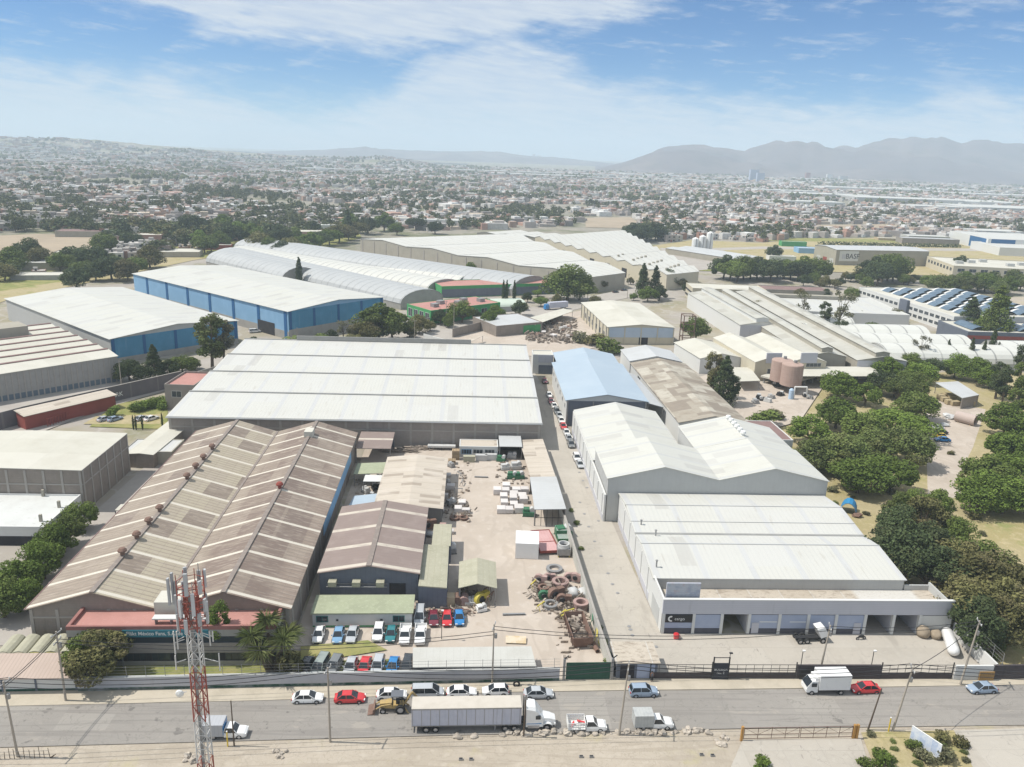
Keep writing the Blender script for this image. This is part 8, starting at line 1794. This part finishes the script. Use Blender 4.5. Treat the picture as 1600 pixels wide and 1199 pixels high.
def sample(y0, y1, n, n2):
    for _ in range(n):
        y = math.sqrt(tr_.uniform(y0 * y0, y1 * y1)); x = y * tr_.uniform(-.66, .72) + y * .04
        if ok(x, y): cand.append((x, y))
    for _ in range(n2):
        y = math.sqrt(tr_.uniform(y0 * y0, y1 * y1)); x = y * tr_.uniform(-.66, .72) + y * .04
        px, py = proj(x, y); leaf = mnoise.noise(Vector((x * .007, y * .007, 3.3))) + .5 * mnoise.noise(Vector((x * .02, y * .02, 6.3)))
        if ok(x, y) and leaf + (.12 if px < 760 else -.06) + tr_.uniform(-.14, .2) > .2: tc_.append((x, y))
sample(430, 900, 5600, 4600); sample(900, 1500, 10500, 5200); sample(1500, 2600, 18000, 6500); sample(2600, 4300, 17000, 6500)
# thin the houses where noise says gardens and woods are, and keep them apart
kept = []; grid = {}
for x, y in sorted(cand, key=lambda q: q[1]):
    sa_ = .35 + mnoise.noise(Vector((x * .0012, y * .0012, 2.2))) * .5
    su, sv = x * math.cos(sa_) + y * math.sin(sa_), y * math.cos(sa_) - x * math.sin(sa_)
    if su % 92 < 9 or sv % 61 < 8: continue
    if mnoise.noise(Vector((x * .005, y * .005, 8.1))) < (-.36 if proj(x, y)[0] > 700 else -.22): continue
    s = 9.5 if y < 1500 else 12; k = (int(x // s), int(y // s))
    if k in grid: continue
    grid[k] = 1; kept.append((x, y))
protos = {1: house_proto(1), 2: house_proto(2)}; used = set()
def visible(x, y): px, py = proj(x, y); return -5 < px < 1605
near = [q for q in kept if visible(*q)][:300]; nearset = set(near)
for x, y in near:
    st = 1 if tr_.random() < .6 else 2; k = tr_.choice((0, 0, 0, 1, 1, 2, 2, 3, 4, 5, 5, 5, 6))
    lb = f"{'single storey' if st == 1 else 'two storey'} {HL[k]} house with a flat roof in the town"
    rz = .35 + tr_.choice((0, 1.571)) + tr_.uniform(-.12, .12) + (math.pi if 0 else 0)
    if st in used: c = dup(protos[st], (x, y, 0), rz, lb)
    else: c = protos[st]; c.location = (x, y, 0); c.rotation_euler = (0, 0, rz); c['label'] = lb; used.add(st)
    c['group'] = f"{'single storey' if st == 1 else 'two storey'} {HL[k]} houses in the town"
    s = tr_.uniform(.8, 1.35); c.scale = (s, s * tr_.uniform(.8, 1.2), tr_.uniform(.85, 1.1))
    for ch in c.children:
        if ch.name.split('.')[0] in ('wall', 'parapet'): setmat(ch, 0, HM[k])
# the rest of the town as one mass, and its trees as another
M_townm = surf('town_mass_walls', (.36, .33, .30), ('island', [(i / 10, tuple(q * .95 for q in c)) for i, c in enumerate(PAL)], 1.0), ('noise', .5, .4, .7, (.26, .235, .215), .4), rough=.95)
mb = MB()
for x, y in kept:
    if (x, y) in nearset: continue
    k = 1.2 if y < 2000 else 1.7 if y < 3200 else 2.3; k *= 2.2 if tr_.random() < .05 else 1
    w, d, h = tr_.uniform(5, 11) * k, tr_.uniform(5, 10) * k, tr_.choice((3, 3, 3.4, 6, 6.2, 6.5)) * (1 if y < 2600 else 1.25)
    a = .35 + tr_.choice((0, .12, -.1)) + mnoise.noise(Vector((x * .002, y * .002, 1))) * .7; ca, sa = math.cos(a), math.sin(a)
    z0 = hillz(x, y)
    mb.obox((x, y, z0 + h / 2), (ca, sa, 0), (-sa, ca, 0), (0, 0, 1), w / 2, d / 2, h / 2)
    if tr_.random() < .45 and y < 2600: mb.obox((x + ca * w * .2, y + sa * w * .2, z0 + h + 1.1), (ca, sa, 0), (-sa, ca, 0), (0, 0, 1), w * .2, d * .25, 1.1)
tag(mb.build('town', M_townm, fix=False), 'mass of small low houses filling the plain to the horizon', 'town', kind='stuff')
# individual town trees
tvis = [q for q in sorted(tc_, key=lambda q: q[1]) if visible(*q)]
ntree = 170
for i, (x, y) in enumerate(tvis[:ntree]):
    k = tr_.random(); kind, mt = ('far', L_far) if k < .8 else ('cypress', L_dark)
    if k < .3: mt = L_dark
    elif k < .45: mt = L_olive
    tree_at(kind, {L_far: 'green', L_dark: 'dark green', L_olive: 'olive brown'}[mt] + (' tree' if kind == 'far' else ' cypress') + ' among the houses of the town', x, y, tr_.uniform(7, 15), mt, tr_.uniform(1.0, 1.5) if kind == 'far' else 1.2, {L_far: 'green', L_dark: 'dark green', L_olive: 'olive brown'}[mt] + (' trees' if kind == 'far' else ' cypresses') + ' among the town houses')
mb = MB()
import bmesh as _b
_bm = _b.new(); _b.ops.create_icosphere(_bm, subdivisions=1, radius=1.0); ICO = ([v.co.copy() for v in _bm.verts], [[v.index for v in f.verts] for f in _bm.faces]); _bm.free()
lr_ = random.Random(4)
for x, y in tvis[ntree:] + [q for q in tc_ if not visible(*q)]:
    h = lr_.uniform(6, 13) * (1 if y < 2600 else 1.2); w = h * lr_.uniform(.32, .6)
    if y < 1500:
        for q in range(3): leafcloud(mb, lr_, (x + lr_.uniform(-.4, .4) * w, y + lr_.uniform(-.4, .4) * w, h * lr_.uniform(.42, .7)), w * .62, 20, w * .27, (1, 1, .9), .6)
    else:
        b = len(mb.v); z0 = hillz(x, y)
        for v in ICO[0]: kk = lr_.uniform(.7, 1.25); mb.v.append((x + v.x * w * kk, y + v.y * w * kk, z0 + h * .5 + v.z * h * .5 * kk))
        for f_ in ICO[1]: mb.idx([b + i for i in f_])
tag(mb.build('town_foliage', L_far, fix=False), 'dark trees scattered thickly through the town to the horizon', 'trees', kind='stuff')
# long white sheds and towers far out
gfar = 'long pale sheds far out on the plain'
for px, py, w, d, h, mt in ((520, 268, 260, 60, 9, M_whitewall), (600, 258, 420, 90, 10, M_whitewall), (690, 257, 300, 60, 10, M_greywall), (770, 271, 380, 90, 10, M_cream), (840, 277, 330, 90, 9, M_whitewall), (905, 275, 300, 60, 9, M_whitewall), (960, 282, 200, 60, 9, M_greywall), (1020, 277, 240, 80, 10, M_whitewall), (1075, 285, 220, 70, 9, M_cream), (1130, 289, 180, 60, 9, M_whitewall), (1230, 303, 160, 60, 9, M_whitewall), (1300, 310, 200, 90, 9, M_greywall), (1370, 300, 340, 120, 10, M_whitewall), (1420, 318, 240, 110, 10, M_greywall), (1470, 301, 260, 120, 10, M_whitewall), (1530, 322, 200, 130, 9, M_whitewall), (1580, 333, 180, 120, 9, M_greywall), (1480, 330, 130, 60, 8, M_whitewall), (60, 238, 240, 60, 9, M_cream), (110, 252, 200, 40, 8, M_whitewall), (40, 254, 120, 40, 8, M_whitewall), (345, 248, 180, 60, 9, M_cream), (1270, 322, 120, 60, 8, M_whitewall), (1570, 310, 240, 90, 10, M_whitewall), (640, 318, 90, 30, 8, M_whitewall), (720, 308, 80, 30, 7, M_cream), (380, 330, 60, 25, 7, M_whitewall), (700, 353, 70, 25, 6, M_whitewall), (760, 356, 40, 20, 6, M_whitewall), (950, 320, 70, 25, 7, M_whitewall), (1180, 322, 70, 30, 7, M_whitewall), (1560, 372, 60, 35, 8, M_greywall), (1450, 378, 45, 20, 6, M_greywall)):
    p = P(px, py); o, _ = flat('far_shed', 'long pale flat shed far out on the plain beyond the town houses', 'shed', p.x - w / 2, p.y, w, d, R(-3), h, mt, M_white_x, par=.3, group=gfar)
for px, py, w, h, lb, mt in ((842, 251, 60, 62, 'distant pale tower block near the horizon at the centre', M_whitewall), (834, 252, 30, 75, 'slim distant tower left of the pale tower block', M_greywall), (1178, 283, 36, 46, 'taller of two blue grey towers in the far town', M_bay), (1188, 284, 30, 34, 'shorter of two blue grey towers in the far town', M_bay), (1262, 281, 22, 34, 'rose distant tower right of the two blue towers', M_pink), (1296, 281, 28, 28, 'white distant tower block below the mountains', M_whitewall), (1318, 283, 40, 24, 'wide grey distant block below the mountains', M_greywall)):
    p = P(px, py); o, _ = flat('far_tower', lb, 'tower block', p.x - w / 2, p.y, w, w * .6, R(-3), h, mt, M_cream, par=.5)
hd = MB(); hr_ = random.Random(8)
for k in range(70): q = P(1283 + k * 3.1, 383.5 + k * .06); leafcloud(hd, hr_, (q.x, q.y, 1.8), 3.6, 26, .9, (1.2, .7, .7), .4)
tag(hd.build('hedge', L_dark, fix=False), 'long dark hedge along the field behind the tan warehouse', 'hedge')
for px, py, w, d, h, mt, rm, lb in ((1240, 386, 24, 10, 5, M_greenwall, M_greenroof, 'small green roofed shed left of the tan warehouse'), (1222, 408, 22, 10, 4, M_whitewall, M_cream, 'white low house beside the lone dark tree in the tan field'), (1266, 397, 22, 14, 5, M_sky1, M_blueroof, 'pale teal roofed market shed left of the tan warehouse'), (1452, 382, 60, 16, 6, M_block, M_greyroof, 'grey roofed hall among rubble behind the tan warehouse'), (1310, 366, 30, 12, 5, M_whitewall, M_cream, 'white roofed house row behind the dark hedge'), (1345, 368, 34, 12, 5, HM[4], M_cream, 'pink house row behind the dark hedge'), (1256, 361, 26, 12, 7, M_redwall, M_redroof, 'dark red house at the edge of the far field'), (1400, 377, 40, 12, 3, HM[3], M_cream, 'ochre walled compound behind the dark hedge')):
    p = P(px, py); flat('field_house', lb, 'house', p.x - w / 2, p.y, w, d, R(-4), h, mt, rm, par=.4)
# houses on the waste ground by the left field and the near town edge
for px, py, w, d, h, mt, rm, lb in ((120, 372, 34, 20, 5, M_tanwall, M_maroon, 'long low tan house block at the edge of the ploughed field'), (115, 405, 26, 14, 4, M_block, M_cream, 'low shed with two pale roofs on the waste ground'), (65, 425, 34, 20, 5, M_tanwall, M_white_x, 'white roofed house behind the leftmost trees'), (228, 384, 22, 14, 8, HM[2], M_cream, 'red brick house behind the grey walled warehouse'), (200, 392, 34, 18, 4, M_tanwall, M_cream, 'low pale house group left of the red brick house'), (262, 404, 40, 22, 4, M_tanwall, M_cream, 'pale roofed low building touching the blue warehouse'), (336, 373, 12, 8, 9, M_whitewall, M_cream, 'narrow white two storey house among trees'), (335, 392, 24, 10, 4, M_redwall, M_cream, 'low red and blue walled house among trees'), (470, 378, 42, 20, 8, HM[4], M_cream, 'pink house group behind the arched halls'), (525, 366, 30, 12, 8, M_whitewall, M_whitewall, 'white house with arches left of the ridged factory'), (612, 352, 40, 16, 7, M_whitewall, M_cream, 'white pitched house beyond the ridged factory'), (60, 440, 30, 14, 3, M_concwall, M_cream, 'low concrete shed in the waste ground')):
    p = P(px, py); flat('edge_house', lb, 'house', p.x - w / 2, p.y, w, d, R(12), h, mt, rm, par=.4)
